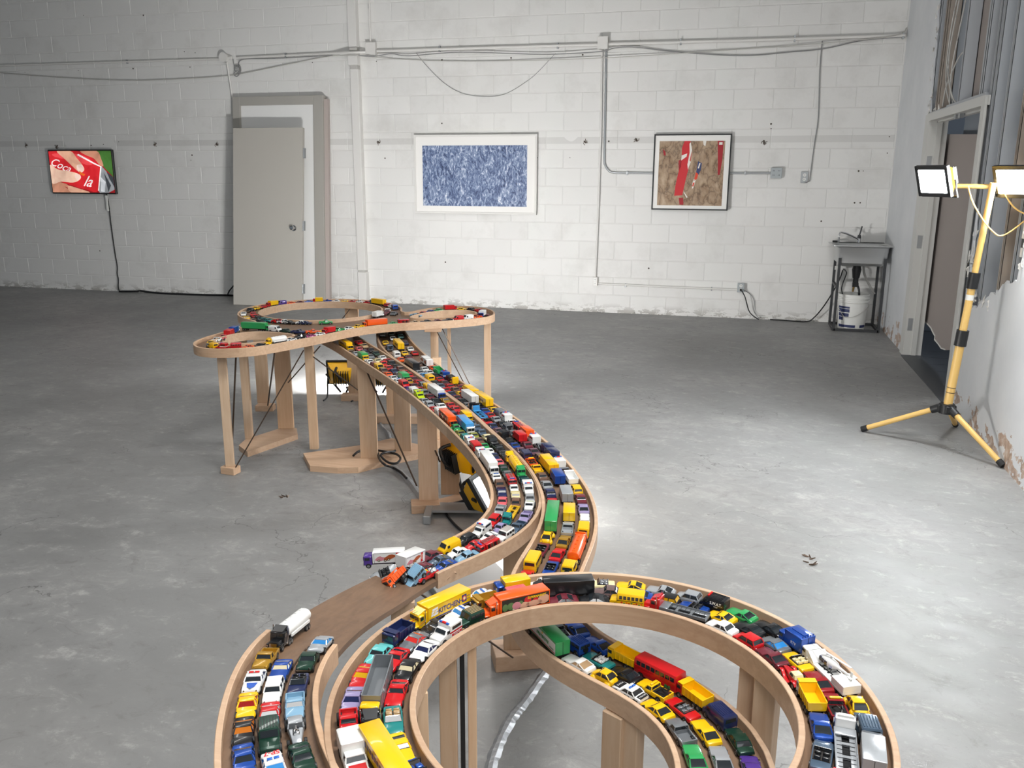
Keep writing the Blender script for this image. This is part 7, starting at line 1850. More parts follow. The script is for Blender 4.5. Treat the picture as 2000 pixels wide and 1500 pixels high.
UB = UZ - WH          # underside of the rims
YW = R(14.7)          # the roadway is set square to the line of sight
P1, P2, P4 = (-2.5546, 3.8171, 0.0000), (-2.7381, 4.3061, -0.0000), (-2.2719, 4.2235, 0.6550)
block(up_, P1, 0.085, 0.06, 0.04, YW - R(20))
column(up_, P1, 0.045, 0.03, 0.04, UB, YW + R(10), 'post')
plank(up_, [(-2.7246, 4.1691, 0.0000), (-2.6112, 4.0758, 0.0000), (-2.5029, 4.4547, 0.0000), (-2.5705, 4.5670, 0.0000), (-2.6530, 4.5893, 0.0000), (-2.7507, 4.2821, 0.0000)], 0.0, 0.032)
column(up_, P2, 0.045, 0.03, 0.032, UB, YW, 'post')
column(up_, (-2.6313, 4.5502, 0.0000), 0.094, 0.03, 0.032, UB + 0.01, YW + R(4))
block(up_, (-3.0334, 4.9904, 0.0000), 0.12, 0.075, 0.04, YW)
column(up_, (-3.0708, 5.0343, 0.0000), 0.08, 0.03, 0.04, UB + 0.01, YW)
plank(up_, [(-2.2951, 4.1347, 0.0000), (-2.1578, 3.9510, 0.0000), (-2.0002, 3.9605, 0.0000), (-1.8982, 3.9968, 0.0000), (-1.8161, 4.1220, 0.0000), (-1.6603, 4.3087, 0.0000), (-1.7067, 4.4486, 0.0000), (-1.9248, 4.5297, -0.0000), (-2.0493, 4.3545, 0.0000)], 0.0, 0.033)
column(up_, P4, 0.048, 0.032, 0.033, UB, YW, 'post')
block(up_, (-2.5794, 5.3973, 0.0000), 0.16, 0.08, 0.045, YW)
column(up_, (-2.5837, 5.4405, 0.0000), 0.09, 0.035, 0.045, UB + 0.01, YW)
RL = (-1.4996, 5.0991, 0.6600)
block(up_, RL, 0.09, 0.07, 0.04, YW)
column(up_, RL, 0.044, 0.034, 0.04, UB, YW, 'post')
RM = (-1.7509, 4.7981, 0.6600)
block(up_, (RM[0], RM[1] + 0.02), 0.12, 0.08, 0.04, YW)
column(up_, (RM[0], RM[1] + 0.02), 0.045, 0.04, 0.04, UB + .01, YW, 'post')
column(up_, (RM[0] + .045, RM[1] + 0.16), 0.02, 0.04, 0.0, UB + .01, YW, 'post')
block(up_, RM, 0.10, 0.07, 0.016, YW, 'cap_block', UB - 0.015)
block(up_, (-2.2871, 4.2347, 0.6550), 0.12, 0.05, 0.016, YW, 'cap_block', UB - 0.016)
block(up_, (-2.4829, 3.8792, 0.6400), 0.10, 0.05, 0.014, YW, 'cap_block', UB - 0.014)
for a, b_ in (((-2.5067, 3.7911, 0.0450), (-2.2435, 4.1087, 0.6300)), ((-2.5240, 4.4177, 0.3600), (-2.1873, 4.1901, 0.6400)), ((-2.1796, 4.0936, 0.6000), (-2.5090, 5.3860, 0.0600)), ((-2.7216, 4.0946, 0.0300), (-2.4923, 3.8517, 0.6450)), ((-2.9832, 4.9368, 0.0500), (-2.3147, 3.9288, 0.6450)),
              ((-1.7323, 4.7999, 0.6450), (-1.5981, 4.9029, 0.3100)), ((-1.7290, 4.8926, 0.6450), (-1.5616, 4.9440, 0.2700)), ((-2.5418, 5.3219, 0.6600), (-2.6739, 5.3600, 0.5200))):
    rod(up_, a, b_)

# left road: ramp from under the interchange, broken off, and the severed front part
rl_ = thing('toy_road', 'left-hand wooden toy road, curving down to its broken end', 'toy road')
nL = len(ROAD1_LEFT)
iL0, iR0, iL1, iR1 = ROAD1_BREAK
deck_strip(ROAD1_LEFT, ROAD1_RIGHT, rl_, 'deck', 0, iL0 + 2, 0.0)
rails(ROAD1_LEFT[:iL0 + 1], rl_)
rails(ROAD1_RIGHT[:iR0 + 1], rl_)
column(rl_, (-1.9088, 4.1676, 0.0000), 0.093, 0.036, 0.033, 0.575, YW + R(3))
column(rl_, (-1.3678, 3.6440, 0.0000), 0.092, 0.036, 0.03, 0.53, YW + R(3))
column(rl_, (-1.3002, 3.7665, 0.0000), 0.092, 0.036, 0.03, 0.52, YW + R(3))
block(rl_, ((-1.3708, 3.6029, 0.0000)), 0.135, 0.09, 0.042, YW + R(8))
plank(rl_, [(-1.3583, 3.6466, 0.0000), (-1.3217, 3.6030, 0.0000), (-1.1766, 3.7510, 0.0000), (-1.2255, 3.8227, 0.0000)], 0.0, 0.03)
block(rl_, ((-1.6348, 4.5379, 0.0000)), 0.10, 0.07, 0.05, YW)
column(rl_, (-1.6410, 4.5463, 0.0000), 0.05, 0.03, 0.05, 0.535, YW, 'post')
for a, b_ in (((-1.8809, 4.1061, 0.5450), (-1.4785, 3.7720, 0.0500)), ((-1.3183, 3.6093, 0.3000), (-1.3226, 3.6820, 0.2200))):
    rod(rl_, a, b_)
fr_ = thing('toy_road', 'severed front toy road, bare deck sweeping to the near left corner', 'toy road')
deck_strip(ROAD1_LEFT, ROAD1_RIGHT, fr_, 'deck', iL0 + 1, None, 0.004)
rails(ROAD1_LEFT[iL1:], fr_)
rails(ROAD1_RIGHT[iR1:], fr_)
# the thin dark seam down the deck and the splinters of the break
q = MB()
for i in range(34):
    base = Vector(ROAD1_LEFT[iL0 + 2]).lerp(Vector(ROAD1_RIGHT[iL0 + 2]), random.random()) - Vector((0, 0, DK))
    base += Vector((random.uniform(-.06, .02), random.uniform(-.05, .05), 0.001))
    a = random.uniform(0, 6.28)
    l = random.uniform(.004, .018)
    q.tube([base, base + Vector((math.cos(a) * l, math.sin(a) * l, random.uniform(.001, .009)))], random.uniform(.0008, .003), 5)
o = q.build('splinters', M['maple'], fr_)
o['kind'] = 'stuff'
# the deck's middle crack, a raised ply edge
mid = [Vector(a).lerp(Vector(b_), 0.60) - Vector((0, 0, DK - 0.0015)) for a, b_ in list(zip(ROAD1_LEFT, ROAD1_RIGHT))[iL1 + 1:iL1 + 9]]
q = MB()
q.tube(mid, 0.002, 5)
q.build('ply_seam', M['rod'], fr_)

# right road: climbs under the interchange, dips under the front loop and comes out as the sunken ramp
rr_ = thing('toy_road', 'right-hand wooden toy road, dipping under the front loop', 'toy road')
deck_strip(ROAD2_LEFT, ROAD2_RIGHT, rr_)
rails(ROAD2_LEFT, rr_)
rails(ROAD2_RIGHT, rr_)
column(rr_, (-1.7748, 4.3335, 0.0000), 0.092, 0.036, 0.033, 0.54, YW + R(3))
block(rr_, (-2.0575, 4.9531, -0.0000), 0.30, 0.07, 0.05, YW)
column(rr_, (-2.1157, 4.9738, 0.0000), 0.05, 0.03, 0.05, 0.545, YW, 'post')
FC = (-0.6221, 2.4481, 0.0000)
block(rr_, FC, 0.16, 0.11, 0.055, YW + R(10))
column(rr_, FC, 0.09, 0.04, 0.055, 0.505, YW + R(4))
for (px_, py_) in ((-0.36, 1.80), (-0.05, 1.56)):
    pass
SB = 0.475
for p, yaw in (((-0.1874, 1.5722, 0.4780), R(-28)), ((-0.1538, 1.5668, 0.4780), R(-28))):
    column(rr_, p, 0.048, 0.03, 0.0, SB, yaw)
_a, _b = Vector((-0.6698, 2.2330, 0.2000)), Vector((-0.6183, 2.3731, 0.0600))
rod(rr_, _a + (_a - _b) * 2.0, _b, 0.007)

# front loop
ring = thing('toy_road', 'large circular wooden toy road loop in the foreground', 'toy road')
RCX, RCY, RO_, RI_, RZ = -0.185, 1.349, 0.4805, 0.337, 0.66
cir = lambda r_, n: [Vector((RCX + r_ * math.cos(2 * math.pi * i / n + 2.2), RCY + r_ * math.sin(2 * math.pi * i / n + 2.2), RZ)) for i in range(n + 1)]
deck_strip(cir(RO_, 144), cir(RI_, 144), ring)
rails(cir(RO_, 144), ring, 0.75)
rails(cir(RI_, 144), ring, 0.75)


def ring_at(ang, r_):
    return (RCX + r_ * math.cos(R(ang)), RCY + r_ * math.sin(R(ang)))


RB = RZ - WH
for (px0, px1, py_) in ((850, 888, 1260), (910, 924, 1250)):
    pass
for p, w_, yaw in (((-0.5317, 1.4881, 0.6150), 0.036, R(16)), ((-0.4915, 1.5276, 0.6150), 0.018, R(16)), ((-0.5070, 1.5069, 0.6150), 0.010, R(16))):
    column(ring, (p[0], p[1] + 0.02), w_, 0.04 if w_ > .012 else 0.004, 0.0, RB + 0.012, yaw, 'column' if w_ > .012 else 'slot_shade_strip', 'post' if w_ > .012 else 'black')  # the thin black strip draws the shaded gap between the boards
for p, w_, yaw in (((0.0656, 1.6057, 0.6150), 0.034, R(-20)), ((0.0982, 1.5621, 0.6150), 0.044, R(-20))):
    column(ring, (p[0] + .01, p[1] + 0.01), w_, 0.04, 0.0, RB + 0.012, yaw)
p = (0.1189, 1.5627, 0.5800)
column(ring, (p[0] + .004, p[1] + .006), 0.005, 0.004, 0.0, RB - 0.02, R(-20), 'slot_shade_strip', 'black')  # black strip in place of the shaded slot beside the board
for p, w_ in (((-0.5291, 1.3456, 0.6150), 0.022),):
    column(ring, (p[0], p[1]), w_, 0.03, 0.0, RB, R(30), 'post')
for p, w_ in (((-0.7975, 1.9144, 0.5000), 0.062),):
    column(fr_, (p[0], p[1]), w_, 0.035, 0.0, 0.472, R(20))
rod(fr_, (-0.8900, 2.0091, 0.4000), (-0.8327, 1.9014, 0.4900), 0.006)

# ------------------------------------------------------------------ toy vehicles
PAL = dict(red='c4161c', darkred='8e1a22', maroon='6b2430', pink='d9646a', magenta='b03a78', orange='ee5a12', yellow='f0bd0e', gold='b58a2c', cream='e6d9a8', tan='b79a72',
           brown='6e5142', taupe='7d6664', mauve='7a5664', olive='8d8f3a', lime='c3dc1c', green='2f9a55', darkgreen='1c3f31', darkteal='275055', teal='1f7d7b', turquoise='5fb9b8',
           lightblue='7ea6c0', skyblue='3f94cf', blue='1f4da6', navy='1d2750', slate='55687c', lavender='978cb4', purple='4b2f86', white='e6e6e3', silver='aeb2b6', grey='7d8185', black='17181b', amber='c06a1c', clear='cdd0d0')
PAINT, GLASS = {}, {}


def paint(c):
    if c not in PAINT:
        metal = c in ('silver', 'gold', 'slate', 'grey', 'darkgreen', 'darkteal', 'taupe', 'mauve', 'blue')
        PAINT[c] = mat('enamel_' + c, hexc(PAL[c]), 0.30, 0.35 if metal else 0.0, 0.4)
    return PAINT[c]


def glass(c):
    if c not in GLASS:
        GLASS[c] = mat('tinted_window_' + c, hexc({'blue': '2f7fc0', 'amber': 'b8681e', 'clear': 'b9bcbc', 'red': 'c42a24', 'darkred': '8c1c18', 'navy': '1b2148', 'cream': 'cfc3a0', 'gold': 'c99a12', 'tan': 'a98c6a', 'smoke': '23282c'}.get(c, '23282c')), 0.12, 0.0, 0.5)
    return GLASS[c]


CH = M['black']
TYRE = mat('toy_tyre', hexc('151515'), 0.6)
HUBM = mat('toy_hub', hexc('9b9d9f'), 0.3, 0.8)
CHROME = M['chrome']
SEAT = mat('toy_interior', hexc('2a2624'), 0.6)
REDL = mat('red_lens', hexc('d01818'), 0.3)
BLUEL = mat('blue_lens', hexc('1c62c0'), 0.3)
FIX = dict(K=CH, C=CHROME, T=TYRE, H=HUBM, S=SEAT, R=REDL, B=BLUEL, W=PAINT.setdefault('white', mat('enamel_white', hexc(PAL['white']), 0.32, 0, 0.4)), Y=PAINT.setdefault('yellow', mat('enamel_yellow', hexc(PAL['yellow']), 0.3, 0, 0.4)))


def ringpts(x, w, zb, zt, boxy=False):
    h = zt - zb
    if boxy:
        pr = [(-.95, 0), (-1, .18), (-.99, .55), (-.965, .90), (-.86, 1.0), (0, 1.02)]
    else:
        pr = [(-.90, 0), (-1, .35), (-.985, .62), (-.91, .91), (-.78, 1.0), (0, 1.03)]
    pts = [(x, y * w, zb + z * h) for y, z in pr]
    return pts + [(x, -y * w, zb + z * h) for y, z in pr[:-1][::-1]]


def wheel_mesh(r, wdt):
    q = MB()
    n = 14
    prof = [(r * .55, wdt * .5), (r * .93, wdt * .5), (r, wdt * .34), (r, -wdt * .4), (r * .9, -wdt * .5)]
    rings = [[(rr * math.cos(2 * math.pi * j / n), y, rr * math.sin(2 * math.pi * j / n)) for j in range(n)] for rr, y in prof]
    q.loft(rings, 0, False)
    q.loft([[(r * .56 * math.cos(2 * math.pi * j / n), wdt * .5, r * .56 * math.sin(2 * math.pi * j / n)) for j in range(n)], [(r * .2 * math.cos(2 * math.pi * j / n), wdt * .38, r * .2 * math.sin(2 * math.pi * j / n)) for j in range(n)]], 1, False)
    q.add([(r * .2 * math.cos(2 * math.pi * j / n), wdt * .38, r * .2 * math.sin(2 * math.pi * j / n)) for j in range(n)], [tuple(range(n))], 1)
    return q


class V:
    """a vehicle being put together: parts (name -> MB, slot keys) and wheels"""

    def __init__(s):
        s.parts = {}
        s.wheels = []

    def p(s, name, keys):
        if name not in s.parts:
            s.parts[name] = (MB(), keys)
        return s.parts[name][0]

    def wheel(s, x, y, r, w_=0.0045):
        s.wheels += [(x, y, r, w_), (x, -y, r, w_)]


BODY = ('P1', 'K', 'C', 'P2')


def arches(q, xs, W, r, y=None):
    for x in xs:
        for sg in (1, -1):
            q.cyl((x, sg * (W / 2 - .005), r), (x, sg * (W / 2 + .0003), r), r * 1.24, n=14, m=1)


def pane(q, pts, t=0.0004, m=0):
    """thin quad pane, points counter-clockwise seen from outside"""
    P = [Vector(p) for p in pts]
    n = (P[1] - P[0]).cross(P[2] - P[0]).normalized() * t
    vs = [p + n for p in P] + [p - n for p in P]
    k = len(P)
    q.add(vs, [tuple(range(k)), tuple(range(k, 2 * k))[::-1]] + [(i, k + i, k + (i + 1) % k, (i + 1) % k) for i in range(k)], m)


def lower_body(v, L, W, hood, belt, deck, a, d, nose=.58, tail=.72):
    q = v.p('body', BODY)
    zb = .0045
    st = [(-.5, .80, deck * tail), (-.485, .90, deck * .93), (-.44, .96, deck), (max(d - .03, -.42), .985, deck), (d, 1, belt), ((a + d) / 2, 1, belt), (a, 1, belt), (min(a + .06, .28), 1, hood), (.30, .985, hood), (.43, .95, hood * .94), (.485, .89, hood * .80), (.5, .78, hood * nose)]
    st.sort(key=lambda s_: s_[0])
    q.loft([ringpts(f * L, w_ * W / 2, zb + (.0012 if abs(f) > .48 else 0), zt) for f, w_, zt in st])
    q.cbox((0, 0, .0042), (L * .9, W * .8, .003), 1)
    return q


def bumpers(q, L, W, z=.0075, m=2):
    q.cbox((L / 2 - .0008, 0, z), (.0022, W * .84, .0022), m)
    q.cbox((-L / 2 + .0008, 0, z), (.0022, W * .84, .0022), m)
    for sg in (1, -1):
        q.cyl((L / 2 - .003, sg * W * .31, z + .0028), (L / 2 - .0004, sg * W * .31, z + .0028), .0014, n=8, m=2)


def greenhouse(v, L, W, belt, roof, cab, wb=.455, wt=.37, posts=True):
    a, b_, c_, d = [f * L for f in cab]
    g = v.p('windows', ('G',))
    zb, zt = belt - .0006, roof - .0009
    B = [(a, wb * W, zb), (a, -wb * W, zb), (d, -wb * W, zb), (d, wb * W, zb)]
    T = [(b_, wt * W, zt), (b_, -wt * W, zt), (c_, -wt * W, zt), (c_, wt * W, zt)]
    g.add(B + T, [(3, 2, 1, 0), (4, 5, 6, 7), (0, 1, 5, 4), (1, 2, 6, 5), (2, 3, 7, 6), (3, 0, 4, 7)])
    q = v.p('body', BODY)
    e = .0009
    T2 = [(b_ + e, wt * W + e, zt - .0008), (b_ + e, -wt * W - e, zt - .0008), (c_ - e, -wt * W - e, zt - .0008), (c_ - e, wt * W + e, zt - .0008)]
    T3 = [(x, y, zt + .0004) for x, y, z in T2]
    k = .84
    mx = (b_ + c_) / 2
    T4 = [(mx + (x - mx) * k, y * k, roof) for x, y, z in T2]
    q.loft([T2[::-1], T3[::-1], T4[::-1]])
    for i in range(4):
        q.tube([B[i], T2[i]], .0013, 4)
    if posts:
        xm = (a + b_ + c_ + d) / 4
        for sg in (1, -1):
            q.tube([(xm, sg * wb * W, zb), (xm, sg * (wt * W + e), zt)], .0010, 4)


def mk_car(L, W, hood, belt, deck, roof, cab, r=.0052, axle=.315, nose=.58, tail=.72, bump=True, wb=.455, wt=.37):
    v = V()
    q = lower_body(v, L, W, hood, belt, deck, cab[0], cab[3], nose, tail)
    arches(q, (axle * L, -axle * L), W, r)
    if bump:
        bumpers(q, L, W)
    if roof:
        greenhouse(v, L, W, belt, roof, cab, wb, wt)
    for x in (axle * L, -axle * L):
        v.wheel(x, W / 2 - .0016, r)
    return v


def mk_conv(L=.074, W=.031, tall=0):
    v = mk_car(L, W, .0132, .0136, .0136, 0, (.12, .02, -.2, -.24))
    q = v.p('interior', ('S', 'P2'))
    q.box(-.26 * L, .12 * L, -.40 * W, .40 * W, .0120, .0146)
    for x in (-.02, -.18):
        for y in (-.19, .19):
            q.cbox((x * L, y * W, .0152), (.0105, .0095, .004), 1, None, .001)
            q.cbox((x * L - .0045, y * W, .0172), (.0025, .0095, .0055), 1, None, .0008)
    q.tube([(.08 * L, .17 * W, .016), (.05 * L, .17 * W, .0185)], .0012, 6)
    g = v.p('windows', ('G', 'C'))
    pane(g, [(.14 * L, -.40 * W, .0142), (.14 * L, .40 * W, .0142), (.06 * L, .35 * W, .0205), (.06 * L, -.35 * W, .0205)])
    g.tube([(.14 * L, -.41 * W, .0142), (.06 * L, -.36 * W, .0207), (.06 * L, .36 * W, .0207), (.14 * L, .41 * W, .0142)], .0007, 4, 1)
    return v


def boxbody(v, L, W, st, zb=.0055):
    q = v.p('body', BODY)
    q.loft([ringpts(f * L, w_ * W / 2, zb, zt, True) for f, w_, zt in sorted(st)])
    q.cbox((0, 0, .005), (L * .92, W * .8, .003), 1)
    return q


def sidepanes(v, W, rows, L, k=.99):
    g = v.p('windows', ('G',))
    for (x0, x1, z0, z1) in rows:
        for sg in (1, -1):
            y = sg * W / 2 * k
            P = [(x0 * L, y, z0), (x1 * L, y, z0), (x1 * L, y * .985, z1), (x0 * L, y * .985, z1)]
            pane(g, P if sg < 0 else P[::-1], .0005)
    return g


def mk_van(L=.068, W=.031, top=.031, wagon=False, r=.0055):
    v = V()
    q = boxbody(v, L, W, [(-.5, .95, top * .93), (-.485, 1, top * .99), (.16, 1, top), (.24, .99, top * .985), (.375, .98, .019), (.46, .96, .0165), (.49, .93, .0145), (.5, .88, .011)])
    arches(q, (.31 * L, -.31 * L), W, r)
    bumpers(q, L, W, .008)
    rows = [(.12, .25, .0195, .0265)]
    if wagon:
        rows += [(-.12, .08, .0195, .0262), (-.44, -.16, .0195, .0262)]
    g = sidepanes(v, W, rows, L)
    pane(g, [(.368 * L, -.40 * W, .0202), (.368 * L, .40 * W, .0202), (.252 * L, .37 * W, top * .95), (.252 * L, -.37 * W, top * .95)], .0007)
    pane(g, [(-.4985 * L, .36 * W, .0195), (-.4985 * L, -.36 * W, .0195), (-.492 * L, -.34 * W, top * .86), (-.492 * L, .34 * W, top * .86)], .0006)
    for i in range(6):
        q.cbox((-.12 * L, (i - 2.5) * .0042, top + .0002), (.5 * L, .0012, .0008))
    for x in (.31 * L, -.31 * L):
        v.wheel(x, W / 2 - .0016, r)
    return v


def mk_amb(L=.07, W=.032):
    v = V()
    q = boxbody(v, L, W * .92, [(.06, 1, .026), (.17, .99, .0255), (.27, .98, .018), (.44, .96, .0155), (.49, .93, .0135), (.5, .88, .011), (.02, 1, .026)])
    b_ = v.p('box', ('P1', 'P2', 'R', 'B'))
    b_.cbox((-.215 * L, 0, .0195), (.56 * L, W, .0285), 0, None, .0012)
    b_.cbox((-.215 * L, 0, .0185), (.561 * L, W * 1.004, .003), 1)
    b_.cbox((.045 * L, .25 * W, .0352), (.004, .006, .0028), 3)
    b_.cbox((.045 * L, -.25 * W, .0352), (.004, .006, .0028), 3)
    b_.cbox((.03 * L, 0, .0350), (.005, .010, .0024), 2)
    arches(q, (.31 * L,), W * .92, .0055)
    bumpers(q, L, W * .9, .008)
    g = sidepanes(v, W * .92, [(.07, .18, .0188, .0244)], L)
    sidepanes(v, W, [(-.42, -.02, .0235, .0295)], L, 1.001)
    pane(g, [(.262 * L, -.37 * W, .0192), (.262 * L, .37 * W, .0192), (.178 * L, .35 * W, .0248), (.178 * L, -.35 * W, .0248)], .0007)
    for x in (.31 * L, -.31 * L):
        v.wheel(x, W / 2 - .0016, .0055)
    return v


def mk_jeep(L=.066, W=.033, open_=False, spare=True):
    v = V()
    r = .0072
    if open_:
        q = boxbody(v, L, W * .9, [(-.5, .96, .0185), (-.1, 1, .0185), (.1, 1, .0185), (.12, 1, .0185), (.46, .92, .0175), (.5, .9, .013)], .007)
        i_ = v.p('interior', ('S', 'P2'))
        i_.box(-.44 * L, .08 * L, -.38 * W, .38 * W, .017, .0192)
        for y in (-.18, .18):
            i_.cbox((-.1 * L, y * W, .021), (.010, .009, .007), 1, None, .001)
        g = v.p('windows', ('G', 'K'))
        pane(g, [(.12 * L, -.38 * W, .0185), (.12 * L, .38 * W, .0185), (.09 * L, .36 * W, .0265), (.09 * L, -.36 * W, .0265)])
        g.tube([(-.25 * L, -.38 * W, .018), (-.25 * L, -.36 * W, .0275), (-.25 * L, .36 * W, .0275), (-.25 * L, .38 * W, .018)], .0011, 6, 1)
    else:
        q = boxbody(v, L, W * .93, [(-.5, .95, .0295), (-.485, 1, .0315), (.06, 1, .032), (.10, .99, .0315), (.17, .99, .0205), (.46, .95, .019), (.495, .92, .0165), (.5, .9, .012)], .007)
        g = sidepanes(v, W * .93, [(-.06, .10, .0215, .0285), (-.26, -.09, .0215, .0285), (-.46, -.29, .0215, .0285)], L)
        pane(g, [(.168 * L, -.39 * W, .0215), (.168 * L, .39 * W, .0215), (.106 * L, .37 * W, .0302), (.106 * L, -.37 * W, .0302)], .0007)
        pane(g, [(-.499 * L, .36 * W, .0215), (-.499 * L, -.36 * W, .0215), (-.494 * L, -.35 * W, .028), (-.494 * L, .35 * W, .028)], .0006)
        for i in range(6):
            q.cbox((-.2 * L, (i - 2.5) * .0043, .0325), (.5 * L, .0012, .0010), 3)
    q.cbox((0, 0, .0105), (L * .96, W * .95, .0022), 3)
    arches(q, (.31 * L, -.31 * L), W * .93, r)
    bumpers(q, L, W, .009)
    if spare:
        q.cyl((-.5 * L, 0, .018), (-.5 * L - .003, 0, .018), .0062, n=14, m=1)
    for x in (.31 * L, -.31 * L):
        v.wheel(x, W / 2 - .002, r, .0055)
    return v


def mk_pickup(L=.074, W=.031, r=.0058, lift=0.0, roofbar=False):
    v = V()
    q = v.p('body', BODY)
    zb = .0055
    st = [(-.06, 1, .0155), (0.0, 1, .0158), (.15, 1, .0158), (.2, .99, .0152), (.43, .95, .0145), (.485, .9, .0125), (.5, .8, .010)]
    q.loft([ringpts(f * L, w_ * W / 2, zb, zt) for f, w_, zt in st])
    for sg in (1, -1):
        q.cbox((-.28 * L, sg * (W / 2 - .0014), .0108), (.44 * L, .0026, .0100), 0, None, .0007)
    q.cbox((-.49 * L, 0, .0108), (.0026, W * .94, .0095), 0)
    q.cbox((-.28 * L, 0, .0075), (.44 * L, W * .9, .0025), 3)
    q.cbox((0, 0, .0052), (L * .94, W * .8, .003), 1)
    arches(q, (.31 * L, -.31 * L), W, r)
    bumpers(q, L, W, .008)
    greenhouse(v, L, W, .0156, .0232, (.17, .10, -.04, -.055), .45, .38, False)
    if roofbar:
        q.tube([(-.08 * L, -.4 * W, .015), (-.08 * L, -.38 * W, .0265), (-.08 * L, .38 * W, .0265), (-.08 * L, .4 * W, .015)], .001, 6, 2)
    for x in (.31 * L, -.31 * L):
        v.wheel(x, W / 2 - .0016, r)
    return v


def mk_monster(L=.07, W=.033):
    v = V()
    base = mk_pickup(L * .9, W * .86)
    T = Matrix.Translation((0, 0, .006))
    for n, (mb, keys) in base.parts.items():
        v.p(n, keys).join(mb, T)
    q = v.p('chassis', ('K', 'C'))
    q.cbox((0, 0, .0095), (L * .9, W * .35, .004), 0)
    for x in (.33 * L, -.33 * L):
        q.cyl((x, -W * .4, .009), (x, W * .4, .009), .0016, n=8, m=0)
    for x in (.33 * L, -.33 * L):
        v.wheel(x, W / 2 - .003, .0098, .0085)
    return v


def mk_hotrod(L=.068, W=.031):
    v = V()
    q = v.p('body', BODY)
    st = [(-.5, .7, .016), (-.42, .8, .0185), (0.0, .82, .018), (.08, .72, .016), (.42, .5, .0145), (.5, .45, .011)]
    q.loft([ringpts(f * L, w_ * W / 2, .006, zt) for f, w_, zt in st])
    q.cbox((.2 * L, 0, .0175), (.016, .009, .006), 2, None, .001)
    for i in range(3):
        q.cyl((.14 * L + i * .004, 0, .0195), (.14 * L + i * .004, 0, .0235), .0016, n=8, m=2)
    greenhouse(v, L, W * .85, .0175, .0245, (.06, .0, -.22, -.30), .45, .37, False)
    v.wheel(.36 * L, W / 2 - .003, .0055, .005)
    v.wheel(-.31 * L, W / 2 - .0035, .0085, .008)
    return v


def mk_beetle(L=.06, W=.03):
    v = V()
    q = v.p('body', BODY)
    st = [(-.5, .5, .011), (-.46, .66, .0148), (-.36, .78, .0178), (-.2, .84, .0182), (.1, .84, .0182), (.22, .8, .0175), (.36, .68, .0162), (.45, .55, .0135), (.5, .4, .010)]
    q.loft([ringpts(f * L, w_ * W / 2, .0055, zt) for f, w_, zt in st])
    for x in (.31, -.31):
        for sg in (1, -1):
            c_ = Vector((x * L, sg * W * .39, .0062))
            rings = []
            for k in range(6):
                ph = R(-20 + 110 * k / 5)
                rings.append([tuple(c_ + Vector((.0088 * math.cos(ph) * math.cos(2 * math.pi * j / 12), .0055 * math.cos(ph) * math.sin(2 * math.pi * j / 12), .0075 * math.sin(ph)))) for j in range(12)])
            q.loft(rings)
    for sg in (1, -1):
        q.cbox((0, sg * W * .46, .0052), (.34 * L, .003, .0018), 1)
        q.cyl((.405 * L, sg * W * .37, .0108), (.435 * L, sg * W * .37, .0112), .0018, n=8, m=2)
    bumpers(q, L, W * .8, .0065)
    g = v.p('windows', ('G',))
    rings = []
    for k, (z, a, d, w_) in enumerate(((.0172, .235, -.40, .40), (.0215, .16, -.31, .375), (.0243, .08, -.20, .32))):
        rings.append([(a * L, w_ * W, z), (d * L, w_ * W, z), (d * L, -w_ * W, z), (a * L, -w_ * W, z)])
    g.loft(rings)
    q2 = [(.10 * L, .335 * W, .0238), (-.23 * L, .335 * W, .0238), (-.23 * L, -.335 * W, .0238), (.10 * L, -.335 * W, .0238)]
    q.loft([q2, [(x * .93 - .001, y * .96, .0252) for x, y, z in q2], [(x * .6 - .002, y * .6, .0264) for x, y, z in q2]])
    for sx, sy in ((.235, .405), (.235, -.405), (-.40, .405), (-.40, -.405)):
        tx = .10 if sx > 0 else -.23
        q.tube([(sx * L, sy * W, .0172), ((sx * .6 + tx * .4) * L, sy * .95 * W, .0210), (tx * L, sy * .83 * W, .0240)], .0014, 5)
    for sg in (1, -1):
        q.tube([(-.03 * L, sg * .405 * W, .0172), (-.04 * L, sg * .335 * W, .024)], .001, 4)
    for x in (.31 * L, -.31 * L):
        v.wheel(x, W / 2 - .0035, .0062, .0045)
    return v


